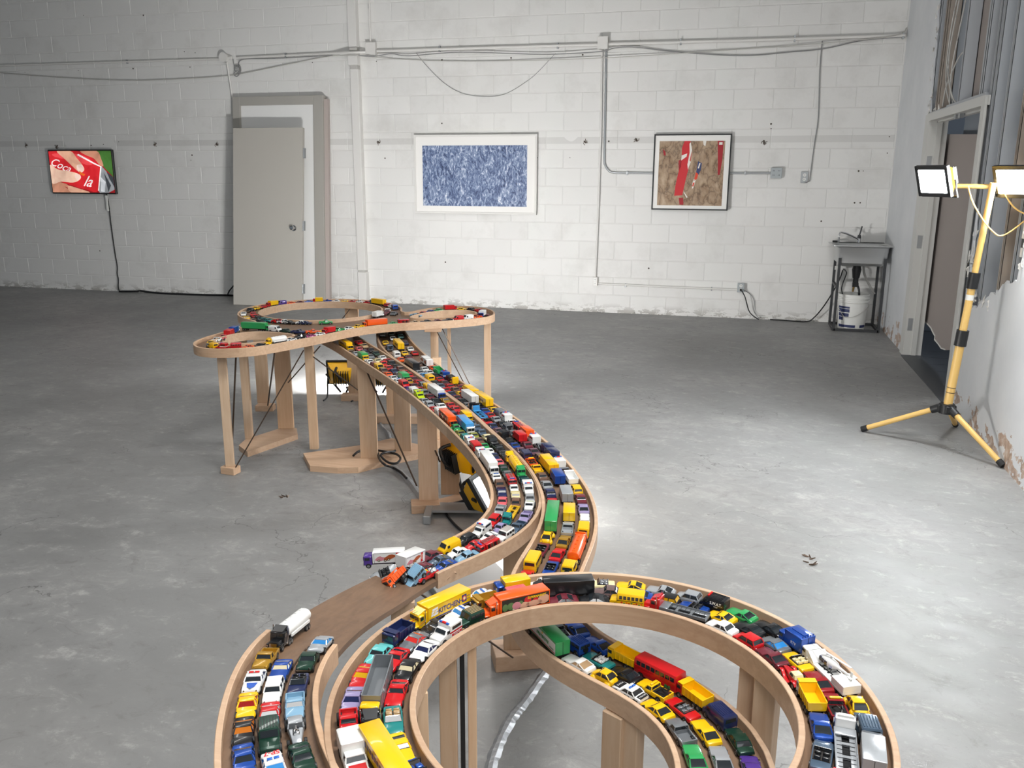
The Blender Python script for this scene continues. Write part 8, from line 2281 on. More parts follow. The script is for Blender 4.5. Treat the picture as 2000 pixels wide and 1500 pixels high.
def mk_roadster(L=.072, W=.029):
    v = V()
    q = v.p('body', BODY)
    st = [(-.5, .4, .012), (-.4, .62, .0165), (-.2, .66, .0172), (0.02, .64, .0172), (.06, .56, .0165), (.42, .34, .0152), (.5, .25, .0135)]
    q.loft([ringpts(f * L, w_ * W / 2, .0055, zt) for f, w_, zt in st])
    for sg in (1, -1):
        P = spline([(.5 * L, sg * W * .38, .008), (.42 * L, sg * W * .39, .0135), (.3 * L, sg * W * .40, .0142), (.16 * L, sg * W * .42, .0085), (0, sg * W * .44, .0062), (-.14 * L, sg * W * .44, .0065), (-.24 * L, sg * W * .41, .0135), (-.36 * L, sg * W * .40, .0145), (-.46 * L, sg * W * .38, .010)], 4)
        q.tube(P, .003, 8, 0, (.0034, .0012))
        q.cyl((.44 * L, sg * W * .2, .0155), (.47 * L, sg * W * .2, .0155), .0021, n=8, m=2)
    q.cbox((.495 * L, 0, .0105), (.0014, .0062, .009), 2)
    t_ = v.p('soft_top', ('P2',))
    t_.loft([[(.03 * L, .30 * W, .0168), (-.30 * L, .30 * W, .0168), (-.30 * L, -.30 * W, .0168), (.03 * L, -.30 * W, .0168)], [(-.02 * L, .27 * W, .0235), (-.26 * L, .27 * W, .0235), (-.26 * L, -.27 * W, .0235), (-.02 * L, -.27 * W, .0235)], [(-.05 * L, .18 * W, .0245), (-.22 * L, .18 * W, .0245), (-.22 * L, -.18 * W, .0245), (-.05 * L, -.18 * W, .0245)]])
    g = v.p('windows', ('G',))
    for sg in (1, -1):
        P = [(-.17 * L, sg * .295 * W, .018), (-.02 * L, sg * .295 * W, .018), (-.05 * L, sg * .28 * W, .0222), (-.17 * L, sg * .28 * W, .0222)]
        pane(g, P if sg < 0 else P[::-1], .0006)
    for x in (.33 * L, -.33 * L):
        v.wheel(x, W / 2 - .0025, .0066, .0038)
    return v


def cab_conv(v, xf, W=.031, tall=.031, chrome=True, sleeper=True):
    q = v.p('cab', BODY)
    Lh = .017
    q.loft([[(xf - k * Lh, s_ * w_ * W, z) for s_, z in ((-1, .006), (-1, .0135), (-.8, .0175 + .0015 * k), (.8, .0175 + .0015 * k), (1, .0135), (1, .006))] for k, w_ in ((0.0, .30), (.12, .34), (1.0, .37))][::-1])
    q.cbox((xf - Lh - .0075, 0, .0185), (.015, W * .90, .026), 0, None, .0015)
    if sleeper:
        q.cbox((xf - Lh - .0185, 0, .0205), (.009, W * .94, .030), 0, None, .0015)
        q.loft([[(xf - Lh - .001, s_ * W * .3, .0315) for s_ in (-1, 1)] + [(xf - Lh - .001, W * .3, .0322), (xf - Lh - .001, -W * .3, .0322)], [(xf - Lh - .020, s_ * W * .4, .0315) for s_ in (-1, 1)] + [(xf - Lh - .020, W * .38, .039), (xf - Lh - .020, -W * .38, .039)]][::-1])
    q.cbox((xf + .0002, 0, .0115), (.0012, W * .46, .0085), 2)
    q.cbox((xf, 0, .0068), (.002, W * .86, .0026), 2)
    for sg in (1, -1):
        q.cyl((xf - Lh - .0155, sg * W * .47, .006), (xf - Lh - .0155, sg * W * .47, .040), .0011, n=8, m=2)
        q.cyl((xf - .004, sg * W * .38, .0105), (xf - .0012, sg * W * .38, .0105), .0016, n=8, m=2)
        q.cbox((xf - .0095, sg * W * .40, .0125), (.014, W * .14, .003), 0, None, .0008)
        q.cyl((xf - Lh - .010, sg * W * .40, .0078), (xf - Lh - .021, sg * W * .40, .0078), .0024, n=10, m=2)
    g = v.p('windows', ('G',))
    x = xf - Lh + .0003
    pane(g, [(x, -.38 * W, .0215), (x, -.02 * W, .0215), (x, -.02 * W, .0285), (x, -.36 * W, .0285)])
    pane(g, [(x, .02 * W, .0215), (x, .38 * W, .0215), (x, .36 * W, .0285), (x, .02 * W, .0285)])
    for sg in (1, -1):
        y = sg * W * .4515
        P = [(x - .012, y, .0215), (x - .003, y, .0215), (x - .003, y, .0285), (x - .012, y, .0285)]
        pane(g, P if sg < 0 else P[::-1])
    c_ = v.p('chassis', ('K', 'C'))
    c_.cbox((xf - .029, 0, .0075), (.050, W * .42, .004), 0)
    v.wheel(xf - .0095, W / 2 - .0022, .0058)
    v.wheel(xf - .042, W / 2 - .0022, .0058)
    v.wheel(xf - .052, W / 2 - .0022, .0058)
    return xf - Lh - .024


def cab_over(v, xf, W=.031, h=.030, axle2=None, deep=.018):
    q = v.p('cab', BODY)
    q.cbox((xf - deep / 2, 0, (h + .0065) / 2), (deep, W * .95, h - .0065), 0, None, .0016)
    q.cbox((xf + .0002, 0, .0115), (.0012, W * .66, .005), 2)
    q.cbox((xf, 0, .0068), (.002, W * .9, .0028), 2)
    for sg in (1, -1):
        q.cyl((xf - .001, sg * W * .38, .0105), (xf + .0008, sg * W * .38, .0105), .0016, n=8, m=2)
    g = v.p('windows', ('G',))
    x = xf + .0003
    pane(g, [(x, -.42 * W, .019), (x, -.015 * W, .019), (x, -.015 * W, h - .003), (x, -.41 * W, h - .003)])
    pane(g, [(x, .015 * W, .019), (x, .42 * W, .019), (x, .41 * W, h - .003), (x, .015 * W, h - .003)])
    for sg in (1, -1):
        y = sg * W * .4765
        P = [(xf - deep * .72, y, .019), (xf - deep * .15, y, .019), (xf - deep * .15, y, h - .004), (xf - deep * .72, y, h - .004)]
        pane(g, P if sg < 0 else P[::-1])
    v.wheel(xf - deep * .55, W / 2 - .002, .0058)
    return xf - deep


def trailer_base(v, x0, x1, W=.031, wheels=True):
    c_ = v.p('trailer_chassis', ('K', 'C'))
    c_.cbox(((x0 + x1) / 2, 0, .0108), (x1 - x0, W * .8, .003), 0)
    c_.cbox((x0 + (x1 - x0) * .70, 0, .0075), (.003, W * .6, .007), 0)
    if wheels:
        for k in (.012, .024):
            v.wheel(x0 + k, W / 2 - .0022, .0056)


def mk_semi(L=.16, W=.032, conv=True, kind='box'):
    v = V()
    xf = L / 2
    if conv:
        cab_conv(v, xf, W * .97)
        x1 = xf - .040
    else:
        cab_over(v, xf, W * .97, .032)
        c_ = v.p('chassis', ('K', 'C'))
        c_.cbox((xf - .028, 0, .0075), (.05, W * .42, .004), 0)
        v.wheel(xf - .040, W / 2 - .0022, .0058)
        x1 = xf - .021
    x0 = -L / 2
    trailer_base(v, x0, x1 - .002, W)
    if kind == 'box':
        t_ = v.p('trailer', ('P2', 'K'))
        t_.cbox(((x0 + x1) / 2, 0, .0275), (x1 - x0, W, .030), 0, None, .0008)
        for sg in (1, -1):
            t_.cbox(((x0 + x1) / 2, sg * W / 2, .0415), (x1 - x0 - .001, .0008, .0012), 0)
        t_.cbox((x0 - .0002, 0, .027), (.0008, .0006, .027), 1)
    elif kind == 'tank':
        t_ = v.p('tank', ('P2', 'K'))
        rings = []
        for f, k in ((0, .75), (.015, .95), (.04, 1), (.96, 1), (.985, .95), (1, .75)):
            rings.append([(x0 + (x1 - x0) * f, W * .49 * k * math.cos(2 * math.pi * j / 20), .0255 + .0128 * k * math.sin(2 * math.pi * j / 20)) for j in range(20)])
        t_.loft(rings)
        t_.cbox(((x0 + x1) / 2, 0, .0385), ((x1 - x0) * .86, .007, .0012), 0)
        for k in range(4):
            t_.cyl((x0 + (x1 - x0) * (.2 + .2 * k), 0, .038), (x0 + (x1 - x0) * (.2 + .2 * k), 0, .0405), .0028, n=10)
        for sg in (1, -1):
            t_.cbox(((x0 + x1) / 2, sg * W * .46, .0165), ((x1 - x0) * .8, .003, .005), 0)
    elif kind == 'carrier':
        t_ = v.p('ramp_bed', ('P2', 'K'))
        for sg in (1, -1):
            t_.cbox(((x0 + x1) / 2, sg * W * .32, .0150), (x1 - x0, W * .30, .0035), 0, None, .0006)
            t_.cbox(((x0 + x1) / 2, sg * W * .475, .0170), (x1 - x0, .0014, .0055), 0)
        for f in (.02, .35, .66, .98):
            t_.cbox((x0 + (x1 - x0) * f, 0, .0150), (.006, W * .5, .0034), 0)
        t_.cbox((x1 - .010, 0, .0195), (.020, W * .94, .003), 0, None, .0006)
        for k in range(8):
            t_.cbox((x0 + (x1 - x0) * (.1 + .1 * k), 0, .0172), (.0008, W * .8, .0006), 1)
    elif kind == 'hopper':
        t_ = v.p('hopper', ('P2', 'K'))
        zc, hh = .0265, .026
        for sg in (1, -1):
            t_.cbox(((x0 + x1) / 2, sg * W * .47, zc), (x1 - x0, .0018, hh), 0)
            for k in range(9):
                t_.cbox((x0 + (x1 - x0) * (.06 + .11 * k), sg * W * .495, zc), (.0018, .0016, hh * .94), 0)
        t_.cbox((x1, 0, zc), (.0018, W * .94, hh), 0)
        t_.cbox((x0, 0, zc), (.0018, W * .94, hh), 0)
        t_.cbox(((x0 + x1) / 2, 0, .0150), (x1 - x0, W * .92, .002), 0)
    return v


def mk_boxtruck(L=.085, W=.032, h=.037, two=False):
    v = V()
    xb = cab_over(v, L / 2, W * .95, .029)
    c_ = v.p('chassis', ('K', 'C'))
    c_.cbox((0, 0, .0085), (L * .96, W * .5, .004), 0)
    b_ = v.p('cargo_box', ('P2', 'K'))
    x0, x1 = -L / 2, xb - .001
    spans = [(x0, x1)] if not two else [(x0, (x0 + x1) / 2 - .0012), ((x0 + x1) / 2 + .0012, x1)]
    for a, e in spans:
        b_.cbox(((a + e) / 2, 0, (h + .0115) / 2), (e - a, W, h - .0115), 0, None, .0008)
    b_.cbox((x0 - .0002, 0, (h + .0115) / 2), (.0008, .0006, h - .014), 1)
    b_.cbox(((x0 + x1) / 2, 0, .0118), (x1 - x0, W * 1.002, .0008), 1)
    for x in ((-.27 * L,) if not two else (-.42 * L, -.30 * L, .08 * L)):
        v.wheel(x, W / 2 - .002, .0058)
    return v


def mk_container(L=.08, W=.034):
    v = V()
    c_ = v.p('chassis', ('K', 'C'))
    c_.cbox((0, 0, .0095), (L * .98, W * .7, .005), 0)
    b_ = v.p('cargo_box', ('P2', 'K'))
    b_.cbox((0, 0, .0275), (L, W, .031), 0, None, .0008)
    for x in (-.36 * L, -.22 * L):
        v.wheel(x, W / 2 - .002, .0058)
    v.wheel(.30 * L, W / 2 - .002, .0058)
    return v


def mk_dump(L=.072, W=.032, conv=False):
    v = V()
    xb = cab_over(v, L / 2, W * .93, .030, None, .017)
    c_ = v.p('chassis', ('K', 'C'))
    c_.cbox((0, 0, .0085), (L * .94, W * .5, .004), 0)
    b_ = v.p('dump_bed', ('P2', 'K'))
    x0, x1 = -L / 2, xb - .001
    for sg in (1, -1):
        b_.loft([[(x0, sg * W * .40, .012), (x0, sg * W * .46, .012), (x0, sg * W * .50, .0275), (x0, sg * W * .455, .0275)], [(x1, sg * W * .40, .012), (x1, sg * W * .46, .012), (x1, sg * W * .50, .030), (x1, sg * W * .455, .030)]])
        for k in range(5):
            b_.cbox((x0 + (x1 - x0) * (.1 + .2 * k), sg * W * .49, .020), (.0016, .0014, .014), 0)
    b_.cbox((x1, 0, .022), (.002, W * .94, .020), 0)
    b_.cbox((x0 + .001, 0, .0195), (.002, W * .9, .013), 0)
    b_.cbox(((x0 + x1) / 2, 0, .0125), (x1 - x0, W * .84, .002), 0)
    b_.cbox((x1 + .006, 0, .0318), (.014, W * .94, .0018), 0)
    for x in (-.20 * L, -.36 * L):
        v.wheel(x, W / 2 - .0024, .006, .005)
    return v


def mk_bus(L=.08, W=.032, double=False):
    v = V()
    if double:
        q = boxbody(v, L, W, [(-.5, .97, .036), (-.495, 1, .038), (.49, 1, .038), (.5, .97, .036)])
        rows = [(-.46 + .115 * k, -.37 + .115 * k, .0255, .0335) for k in range(8)]
        sidepanes(v, W, rows, L)
        i_ = v.p('skirt', ('P1', 'P2'))
        for sg in (1, -1):
            i_.cbox((0, sg * W * .496, .0235), (L * .98, .0012, .0012), 0)
            pane(i_, [(-.30 * L, sg * W * .505, .010), (.42 * L, sg * W * .505, .013), (.42 * L, sg * W * .505, .016), (-.1 * L, sg * W * .505, .020)][::(1 if sg < 0 else -1)], .0003, 1)
    else:
        q = boxbody(v, L, W, [(-.5, .96, .0325), (-.485, 1, .034), (.24, 1, .0345), (.275, .99, .034), (.285, .97, .0195), (.30, .9, .0185), (.46, .82, .0172), (.495, .78, .015), (.5, .72, .012)])
        rows = [(-.46 + .118 * k, -.375 + .118 * k, .0225, .0295) for k in range(6)]
        g = sidepanes(v, W, rows, L)
        pane(g, [(.2875 * L, -.42 * W, .0215), (.2875 * L, .42 * W, .0215), (.281 * L, .40 * W, .0300), (.281 * L, -.40 * W, .0300)], .0007)
        pane(g, [(-.4995 * L, .38 * W, .0215), (-.4995 * L, -.38 * W, .0215), (-.4955 * L, -.37 * W, .0295), (-.4955 * L, .37 * W, .0295)], .0007)
        for sg in (1, -1):
            for z in (.0195, .0125):
                q.cbox((-.10 * L, sg * W * .499, z), (.78 * L, .0008, .0008), 3)
    arches(q, (.33 * L, -.29 * L), W, .0058)
    bumpers(q, L, W * .95, .008, 1)
    for x in (.33 * L, -.29 * L):
        v.wheel(x, W / 2 - .0018, .0058)
    return v


def mk_police(L=.075, W=.031, style=0):
    v = mk_car(L, W, .0138, .0148, .0142, .0215, (.17, .06, -.19, -.32))
    b_ = v.p('light_bar', ('R', 'B', 'C'))
    b_.cbox((-.06 * L, 0, .0222), (.004, W * .5, .0012), 2)
    b_.cbox((-.06 * L, W * .15, .0236), (.0042, W * .24, .0022), 0 if style == 1 else 1, None, .0004)
    b_.cbox((-.06 * L, -W * .15, .0236), (.0042, W * .24, .0022), 0 if style == 1 else 1, None, .0004)
    return v


def mk_fire(L=.076, W=.031):
    v = V()
    cab_over(v, L / 2, W, .029, None, .02)
    q = v.p('body', BODY)
    q.cbox((-.14 * L, 0, .0175), (.70 * L, W * .98, .021), 0, None, .001)
    q.cbox((-.14 * L, 0, .0062), (.7 * L, W * .6, .003), 1)
    for k in range(4):
        for sg in (1, -1):
            q.cbox((-.40 * L + k * .012, sg * W * .49, .0185), (.0095, .0012, .012), 1 if k % 2 else 2)
    l_ = v.p('ladder', ('C',))
    for sg in (1, -1):
        l_.cbox((-.10 * L, sg * .005, .0300), (.66 * L, .0014, .0018))
    for k in range(9):
        l_.cbox((-.40 * L + k * .0057, 0, .0300), (.0012, .010, .0012))
    b_ = v.p('light_bar', ('R', 'B'))
    b_.cbox((.36 * L, 0, .0305), (.004, W * .55, .003), 1, None, .0006)
    arches(q, (-.27 * L,), W, .006)
    v.wheel(-.27 * L, W / 2 - .0018, .006)
    return v


def mk_tow(L=.076, W=.031):
    v = mk_pickup(L, W)
    t_ = v.p('boom', ('K', 'C', 'Y'))
    t_.cbox((-.27 * L, 0, .0125), (.42 * L, W * .86, .003), 0)
    for sg in (1, -1):
        t_.tube([(-.12 * L, sg * .008, .013), (-.30 * L, sg * .004, .024), (-.50 * L, sg * .0015, .026)], .0012, 6, 0)
    t_.tube([(-.49 * L, 0, .026), (-.50 * L, 0, .014)], .0006, 5, 1)
    t_.cbox((.02 * L, 0, .0250), (.0045, W * .62, .0034), 2, None, .0008)
    return v


def mk_tractor(L=.05, W=.031):
    v = V()
    cab_conv(v, L / 2, W)
    return v


def mk_transporter(L=.15, W=.034):
    v = V()
    cab_over(v, L / 2, W * .9, .028)
    c_ = v.p('chassis', ('K', 'C'))
    c_.cbox((0, 0, .0085), (L * .95, W * .45, .004), 0)
    t_ = v.p('flatbed', ('P2', 'K'))
    x1 = L / 2 - .022
    x0 = -L / 2
    t_.cbox(((x0 + x1) / 2, 0, .0135), (x1 - x0, W, .005), 0, None, .0006)
    t_.loft([[(x1 - .004, s_ * W * .49, z) for s_, z in ((-1, .015), (1, .015), (1, .030), (-1, .030))], [(x1 - .026, s_ * W * .49, z) for s_, z in ((-1, .015), (1, .015), (1, .0175), (-1, .0175))]][::-1])
    t_.cbox((x0 + .020, 0, .0215), (.040, W, .012), 0, None, .0008)
    for k in range(4):
        t_.cbox((x0 + .055 + k * .012, 0, .0164), (.004, W * .5, .001), 1)
    for x in (x0 + .014, x0 + .028, x1 - .03):
        v.wheel(x, W / 2 - .002, .0058)
    return v


def mk_ambpickup(L=.09, W=.034):
    v = mk_pickup(L, W, .0064)
    b_ = v.p('box', ('P1', 'P2'))
    b_.cbox((-.27 * L, 0, .0225), (.46 * L, W * 1.02, .026), 0, None, .0014)
    b_.cbox((.34 * L, 0, .0154), (.22 * L, W * .72, .0012), 1)
    return v


def mk_dump3(L=.07, W=.034):
    v = mk_boxtruck(L, W, .040)
    b_ = v.p('tailgate', ('P2', 'K'))
    for k in range(5):
        b_.cbox((-L / 2 + .002, (k - 2) * .006, .0415), (.0018, .0022, .004), 0)
    b_.cbox((-.15 * L, 0, .0405), (.5 * L, .012, .0022), 0)
    return v


MAKE = dict(
    S=lambda: mk_car(.073, .030, .0135, .0146, .0141, .0216, (.17, .06, -.19, -.32)),
    C=lambda: mk_car(.072, .032, .0118, .0134, .0138, .0195, (.19, .04, -.14, -.36), nose=.5, bump=False, wt=.34),
    F=lambda: mk_car(.077, .031, .0136, .0144, .0146, .0204, (.10, -.01, -.16, -.40), wt=.35),
    H=lambda: mk_car(.065, .030, .0140, .0155, .0155, .0236, (.22, .09, -.38, -.475)),
    W=lambda: mk_car(.074, .030, .0138, .0150, .0150, .0226, (.17, .07, -.41, -.475)),
    V=mk_conv, V2=lambda: mk_conv(.078, .031), B=mk_beetle, N=lambda: mk_van(), N2=lambda: mk_van(.068, .032, .031), J=mk_jeep, J2=lambda: mk_jeep(.06, .033, True, False),
    P=mk_pickup, PC=mk_police, PC2=lambda: mk_police(.075, .032, 1), PC3=mk_police, PC4=mk_police, AM=mk_amb, AM2=mk_amb, BU=mk_bus, BU2=lambda: mk_bus(.078, .032), BU3=lambda: mk_bus(.105, .034, True),
    DT=mk_dump, DT2=lambda: mk_dump(.075, .032), DT3=mk_dump3, TW=mk_tow, FE=mk_fire, BX=mk_boxtruck, BXL=lambda: mk_boxtruck(.125, .032, .040, True), BXT=mk_container,
    SM=lambda: mk_semi(.16, .032, False), SM2=lambda: mk_semi(.165, .033), SM3=lambda: mk_semi(.165, .033), SM4=lambda: mk_semi(.165, .034), SM5=lambda: mk_semi(.165, .033, False),
    TK=lambda: mk_semi(.15, .032, True, 'tank'), CC=lambda: mk_semi(.15, .032, True, 'carrier'), OT=lambda: mk_semi(.15, .032, False, 'hopper'), RD=mk_roadster, TR=mk_tractor, HT=mk_transporter, MT=mk_monster, MT2=mk_hotrod, PU=mk_ambpickup)
NAMES = dict(S='toy_sedan', C='toy_coupe', F='toy_muscle_car', H='toy_hatchback', W='toy_station_wagon', V='toy_convertible', V2='toy_convertible', B='toy_beetle_car', N='toy_van', N2='toy_van', J='toy_off_roader', J2='toy_off_roader', P='toy_pickup',
             PC='toy_police_car', PC2='toy_police_car', PC3='toy_police_car', PC4='toy_police_car', AM='toy_ambulance', AM2='toy_ambulance', BU='toy_bus', BU2='toy_bus', BU3='toy_bus', DT='toy_dump_truck', DT2='toy_dump_truck', DT3='toy_box_truck',
             TW='toy_tow_truck', FE='toy_fire_engine', BX='toy_box_truck', BXL='toy_double_trailer', BXT='toy_container', SM='toy_semi_truck', SM2='toy_semi_truck', SM3='toy_semi_truck', SM4='toy_semi_truck', SM5='toy_semi_truck', TK='toy_tanker',
             CC='toy_car_carrier', OT='toy_hopper_truck', RD='toy_roadster', TR='toy_truck_cab', HT='toy_transporter', MT='toy_monster_truck', MT2='toy_hot_rod', PU='toy_pickup')
CATS = defaultdict(lambda: 'toy car', {k: 'toy truck' for k in ('DT', 'DT2', 'DT3', 'TW', 'FE', 'BX', 'BXL', 'BXT', 'SM', 'SM2', 'SM3', 'SM4', 'SM5', 'TK', 'CC', 'OT', 'TR', 'HT', 'MT', 'PU')})
CATS.update({'N': 'toy van', 'N2': 'toy van', 'AM': 'toy van', 'AM2': 'toy van', 'BU': 'toy bus', 'BU2': 'toy bus', 'BU3': 'toy bus', 'P': 'toy pickup'})
WHEELC, PARTC, FARC = {}, {}, {}


def slotmat(k, c1, c2, gl):
    return {'P1': paint(c1), 'P2': paint(c2), 'G': glass(gl)}.get(k) or FIX[k]


def parts_of(ty):
    if ty not in PARTC:
        v = MAKE[ty]()
        d = []
        for n, (mb, keys) in v.parts.items():
            me = mb.mesh(n, [FIX.get(k, CH) for k in keys], 38)
            b_ = bmesh.new()
            b_.from_mesh(me)
            bmesh.ops.recalc_face_normals(b_, faces=b_.faces)
            b_.to_mesh(me)
            b_.free()
            d.append((n, me, keys))
        ws = []
        for (x, y, r_, w_) in v.wheels:
            key = (round(r_, 4), round(w_, 4))
            if key not in WHEELC:
                WHEELC[key] = wheel_mesh(*key).mesh('wheel', [TYRE, HUBM], 40)
            ws.append((x, y, r_, WHEELC[key], w_))
        PARTC[ty] = (d, ws, v)
    return PARTC[ty]


def far_of(ty):
    """every part in one mesh, for the vehicles too far off to show their parts"""
    if ty not in FARC:
        d, ws, v = parts_of(ty)
        q = MB()
        keys = []

        def ki(k):
            if k not in keys:
                keys.append(k)
            return keys.index(k)
        for n, (mb, ks) in v.parts.items():
            q.join(mb, None, [ki(k) for k in ks])
        for (x, y, r_, me, w_) in ws:
            q.cyl((x, y - w_ / 2, r_), (x, y + w_ / 2, r_), r_, n=9, m=ki('T'))
            q.cyl((x, y + (w_ / 2 + .0002) * (1 if y > 0 else -1), r_), (x, y + (w_ / 2 + .0004) * (1 if y > 0 else -1), r_), r_ * .55, n=7, m=ki('H'))
        me = q.mesh(NAMES[ty], [FIX.get(k, CH) for k in keys], 38)
        b_ = bmesh.new()
        b_.from_mesh(me)
        bmesh.ops.recalc_face_normals(b_, faces=b_.faces)
        b_.to_mesh(me)
        b_.free()
        FARC[ty] = (me, keys)
    return FARC[ty]


def set_slots(o, keys, c1, c2, gl):
    for i, k in enumerate(keys):
        if k in ('P1', 'P2', 'G'):
            o.material_slots[i].link = 'OBJECT'
            o.material_slots[i].material = slotmat(k, c1, c2, gl)


def vehicle(ty, col, loc, yaw, pitch, k, near, label, group, roll=0.0):
    a, _, gl = col.partition('//')
    c1, c2 = (a.split('/') + [''])[:2]
    if c2 == 'redhood':
        c2 = 'red'
    c2 = c2 or c1
    if ty in ('V', 'V2') and '/' not in a:
        c2 = 'cream' if c1 in ('yellow', 'white') else 'black'
    if ty == 'BU' or ty == 'BU2':
        c2 = 'black'
    if ty in ('N', 'N2'):
        pass
    gl = gl or 'smoke'
    yaw += random.uniform(-.02, .02)
    sc_ = (k * 1.08, min(1.12, 1.12 * (0.5 + 0.5 * k) + .02), 1.14 * (0.6 + 0.4 * k))
    if near:
        root = thing(NAMES[ty], label, CATS[ty], loc, 0, group)
        d, ws, v = parts_of(ty)
        P = {}
        for n, me, keys in d:
            o = link(n, me, root)
            set_slots(o, keys, c1, c2, gl)
            P[n] = o
        for (x, y, r_, me, w_) in ws:
            o = link('wheel', me, root)
            o.location = (x, y, r_)
            if y < 0:
                o.rotation_euler = (0, 0, math.pi)
        root['parts_made'] = len(ws)
        del root['parts_made']
    else:
        me, keys = far_of(ty)
        root = link(NAMES[ty], me)
        tag(root, label, CATS[ty], group)
        root.location = loc
        set_slots(root, keys, c1, c2, gl)
        P = {}
    root.rotation_euler = (roll, -pitch, yaw)
    root.scale = sc_
    return root, P


SP = {}
for row in VEHICLES.strip().split('\n'):
    ty, col, x, y, z, yaw, pitch, k, near, group, lane, label = row.split('|')
    # shorthand of the table: ~ the lane, ^ 'and ahead of', % 'coupe'
    label = label.replace('~', ', ' + LANES[int(lane)]).replace('^', 'and ahead of').replace('%', 'coupe')
    group = CROWDS[int(group)]
    root, P = vehicle(ty, col, (float(x), float(y), float(z)), float(yaw), float(pitch), float(k), near == '1', label, group)
    if near == '1':
        SP.setdefault(ty, []).append((root, P, label))

# ---- lettering and pictures on the vehicles
INK = {k: mat('ink_' + k, hexc(h), 0.45) for k, h in dict(navy='23307c', white='ececea', red='c9202a', black='1a1a1c', yellow='f2c21a', green='2c8a4c', tomato='c8232c', leaf='5c7a4a', peach='d8a58a', dark='2b2620', orange='e4671c', pinkcar='c9828c', browncar='a8532c', plum='4a2a4a', bluep='2f5cb8', cream='e9dfc0').items()}
LEFT = Matrix(((-1, 0, 0, 0), (0, 0, 1, 0), (0, 1, 0, 0), (0, 0, 0, 1)))       # lies on the left flank (+y)
RIGHT = Matrix(((1, 0, 0, 0), (0, 0, -1, 0), (0, 1, 0, 0), (0, 0, 0, 1)))      # lies on the right flank (-y)
TOP_F = Matrix(((0, 1, 0, 0), (-1, 0, 0, 0), (0, 0, 1, 0), (0, 0, 0, 1)))      # on top, read from behind
TOP_B = Matrix(((0, -1, 0, 0), (1, 0, 0, 0), (0, 0, 1, 0), (0, 0, 0, 1)))      # on top, read from the front


def decal(parent, base, pts, ink, z, name='print'):
    q = MB()
    q.add([(x, y, z) for x, y in pts], [tuple(range(len(pts)))])
    o = q.build(name, INK[ink], parent)
    o.matrix_local = base
    return o


def oval(cx_, cy_, rx, ry, n=14):
    return [(cx_ + rx * math.cos(2 * math.pi * i / n), cy_ + ry * math.sin(2 * math.pi * i / n)) for i in range(n)]


def rect(x0, x1, y0, y1):
    return [(x0, y0), (x1, y0), (x1, y1), (x0, y1)]


def flank(W, x, z, side=LEFT):
    return Matrix.Translation((x, (W / 2 + .0002) * (1 if side is LEFT else -1), z)) @ side


def find(ty, word=''):
    for root, P, label in SP.get(ty, []):
        if word in label:
            return root, P
    return None, None


r_, P = find('SM4')
if r_:
    t_ = P['trailer']
    B_ = flank(.034, -.018, .0275)
    decal(t_, B_, rect(-.058, .061, -.0135, -.0105), 'navy', 0)
    letters('KITCHEN', .0150, INK['navy'], t_, B_ @ Matrix.Translation((.000, -.001, .0002)), depth=.00005, bold=.0003)
    decal(t_, B_, rect(-.036, -.030, -.0012, .0002), 'navy', 0)
    decal(t_, B_, rect(.031, .037, -.0012, .0002), 'navy', 0)
    decal(t_, B_, rect(.037, .051, -.006, .009), 'navy', 0)
    decal(t_, B_, oval(.044, .0015, .0055, .0055), 'orange', .0002)
    decal(t_, B_, oval(.044, .0015, .0032, .0032), 'cream', .0004)
    decal(t_, B_, rect(.052, .060, .003, .0042), 'navy', 0)
    decal(t_, B_, rect(.052, .060, -.003, -.002), 'navy', 0)
    for (a, b_, c_, e) in ((-.050, -.034, .004, .0085), (-.052, -.044, -.001, .003), (-.042, -.034, -.001, .003), (-.053, -.046, -.007, -.002), (-.045, -.034, -.007, -.002)):
        decal(t_, B_, [(a, c_), (b_, c_ + .001), (b_ + .001, e + .001), (a + .001, e)], 'white', 0)
    cb = P['cab']
    for k, (i0, i1) in enumerate((('green', .30), ('red', .0), ('navy', -.3))):
        decal(cb, Matrix.Translation((.0655, 0, .0388)) @ Matrix.Rotation(R(0), 4, 'Y'), rect(-.004, .008, i1 * .02 - .0008, i1 * .02 + .0008), i0, 0)
        decal(cb, Matrix.Translation((.073, 0, .0196)), rect(-.006, .006, i1 * .025 - .0008, i1 * .025 + .0008), i0, 0)
        for s_ in (LEFT,):
            decal(cb, Matrix.Translation((.058, .0162, .016)) @ s_, [(-.006, i1 * .012), (.006, i1 * .012 + .004), (.006, i1 * .012 + .0052), (-.006, i1 * .012 + .001)], i0, 0)
r_, P = find('SM2')
if r_:
    t_ = P['trailer']
    B_ = flank(.033, -.020, .0275)
    decal(t_, B_, rect(-.058, .060, -.0125, .0125), 'dark', 0)
    for (x, y, rx, ry, ink) in ((.046, -.002, .015, .010, 'peach'), (.022, -.006, .020, .006, 'peach'), (-.004, -.006, .014, .0062, 'peach'), (.006, .003, .009, .0075, 'tomato'), (.026, -.001, .008, .006, 'tomato'), (.016, -.006, .007, .005, 'tomato'), (-.022, -.004, .011, .008, 'pinkcar'), (-.036, -.003, .009, .008, 'leaf'), (-.050, -.004, .007, .008, 'leaf'), (-.028, -.008, .006, .004, 'cream'), (-.012, .001, .006, .004, 'leaf')):
        P_ = [(max(-.0575, min(.0595, a)), max(-.0122, min(.0122, b_))) for a, b_ in oval(x, y, rx, ry)]
        decal(t_, B_, P_, ink, .0001 + .00002 * (hash(ink) % 7))
    letters('SUPERMARKET', .0070, INK['yellow'], t_, B_ @ Matrix.Translation((.028, .0072, .0005)), depth=.00005, bold=.0002, shear=.2)
    cb = P['cab']
r_, P = find('N2')
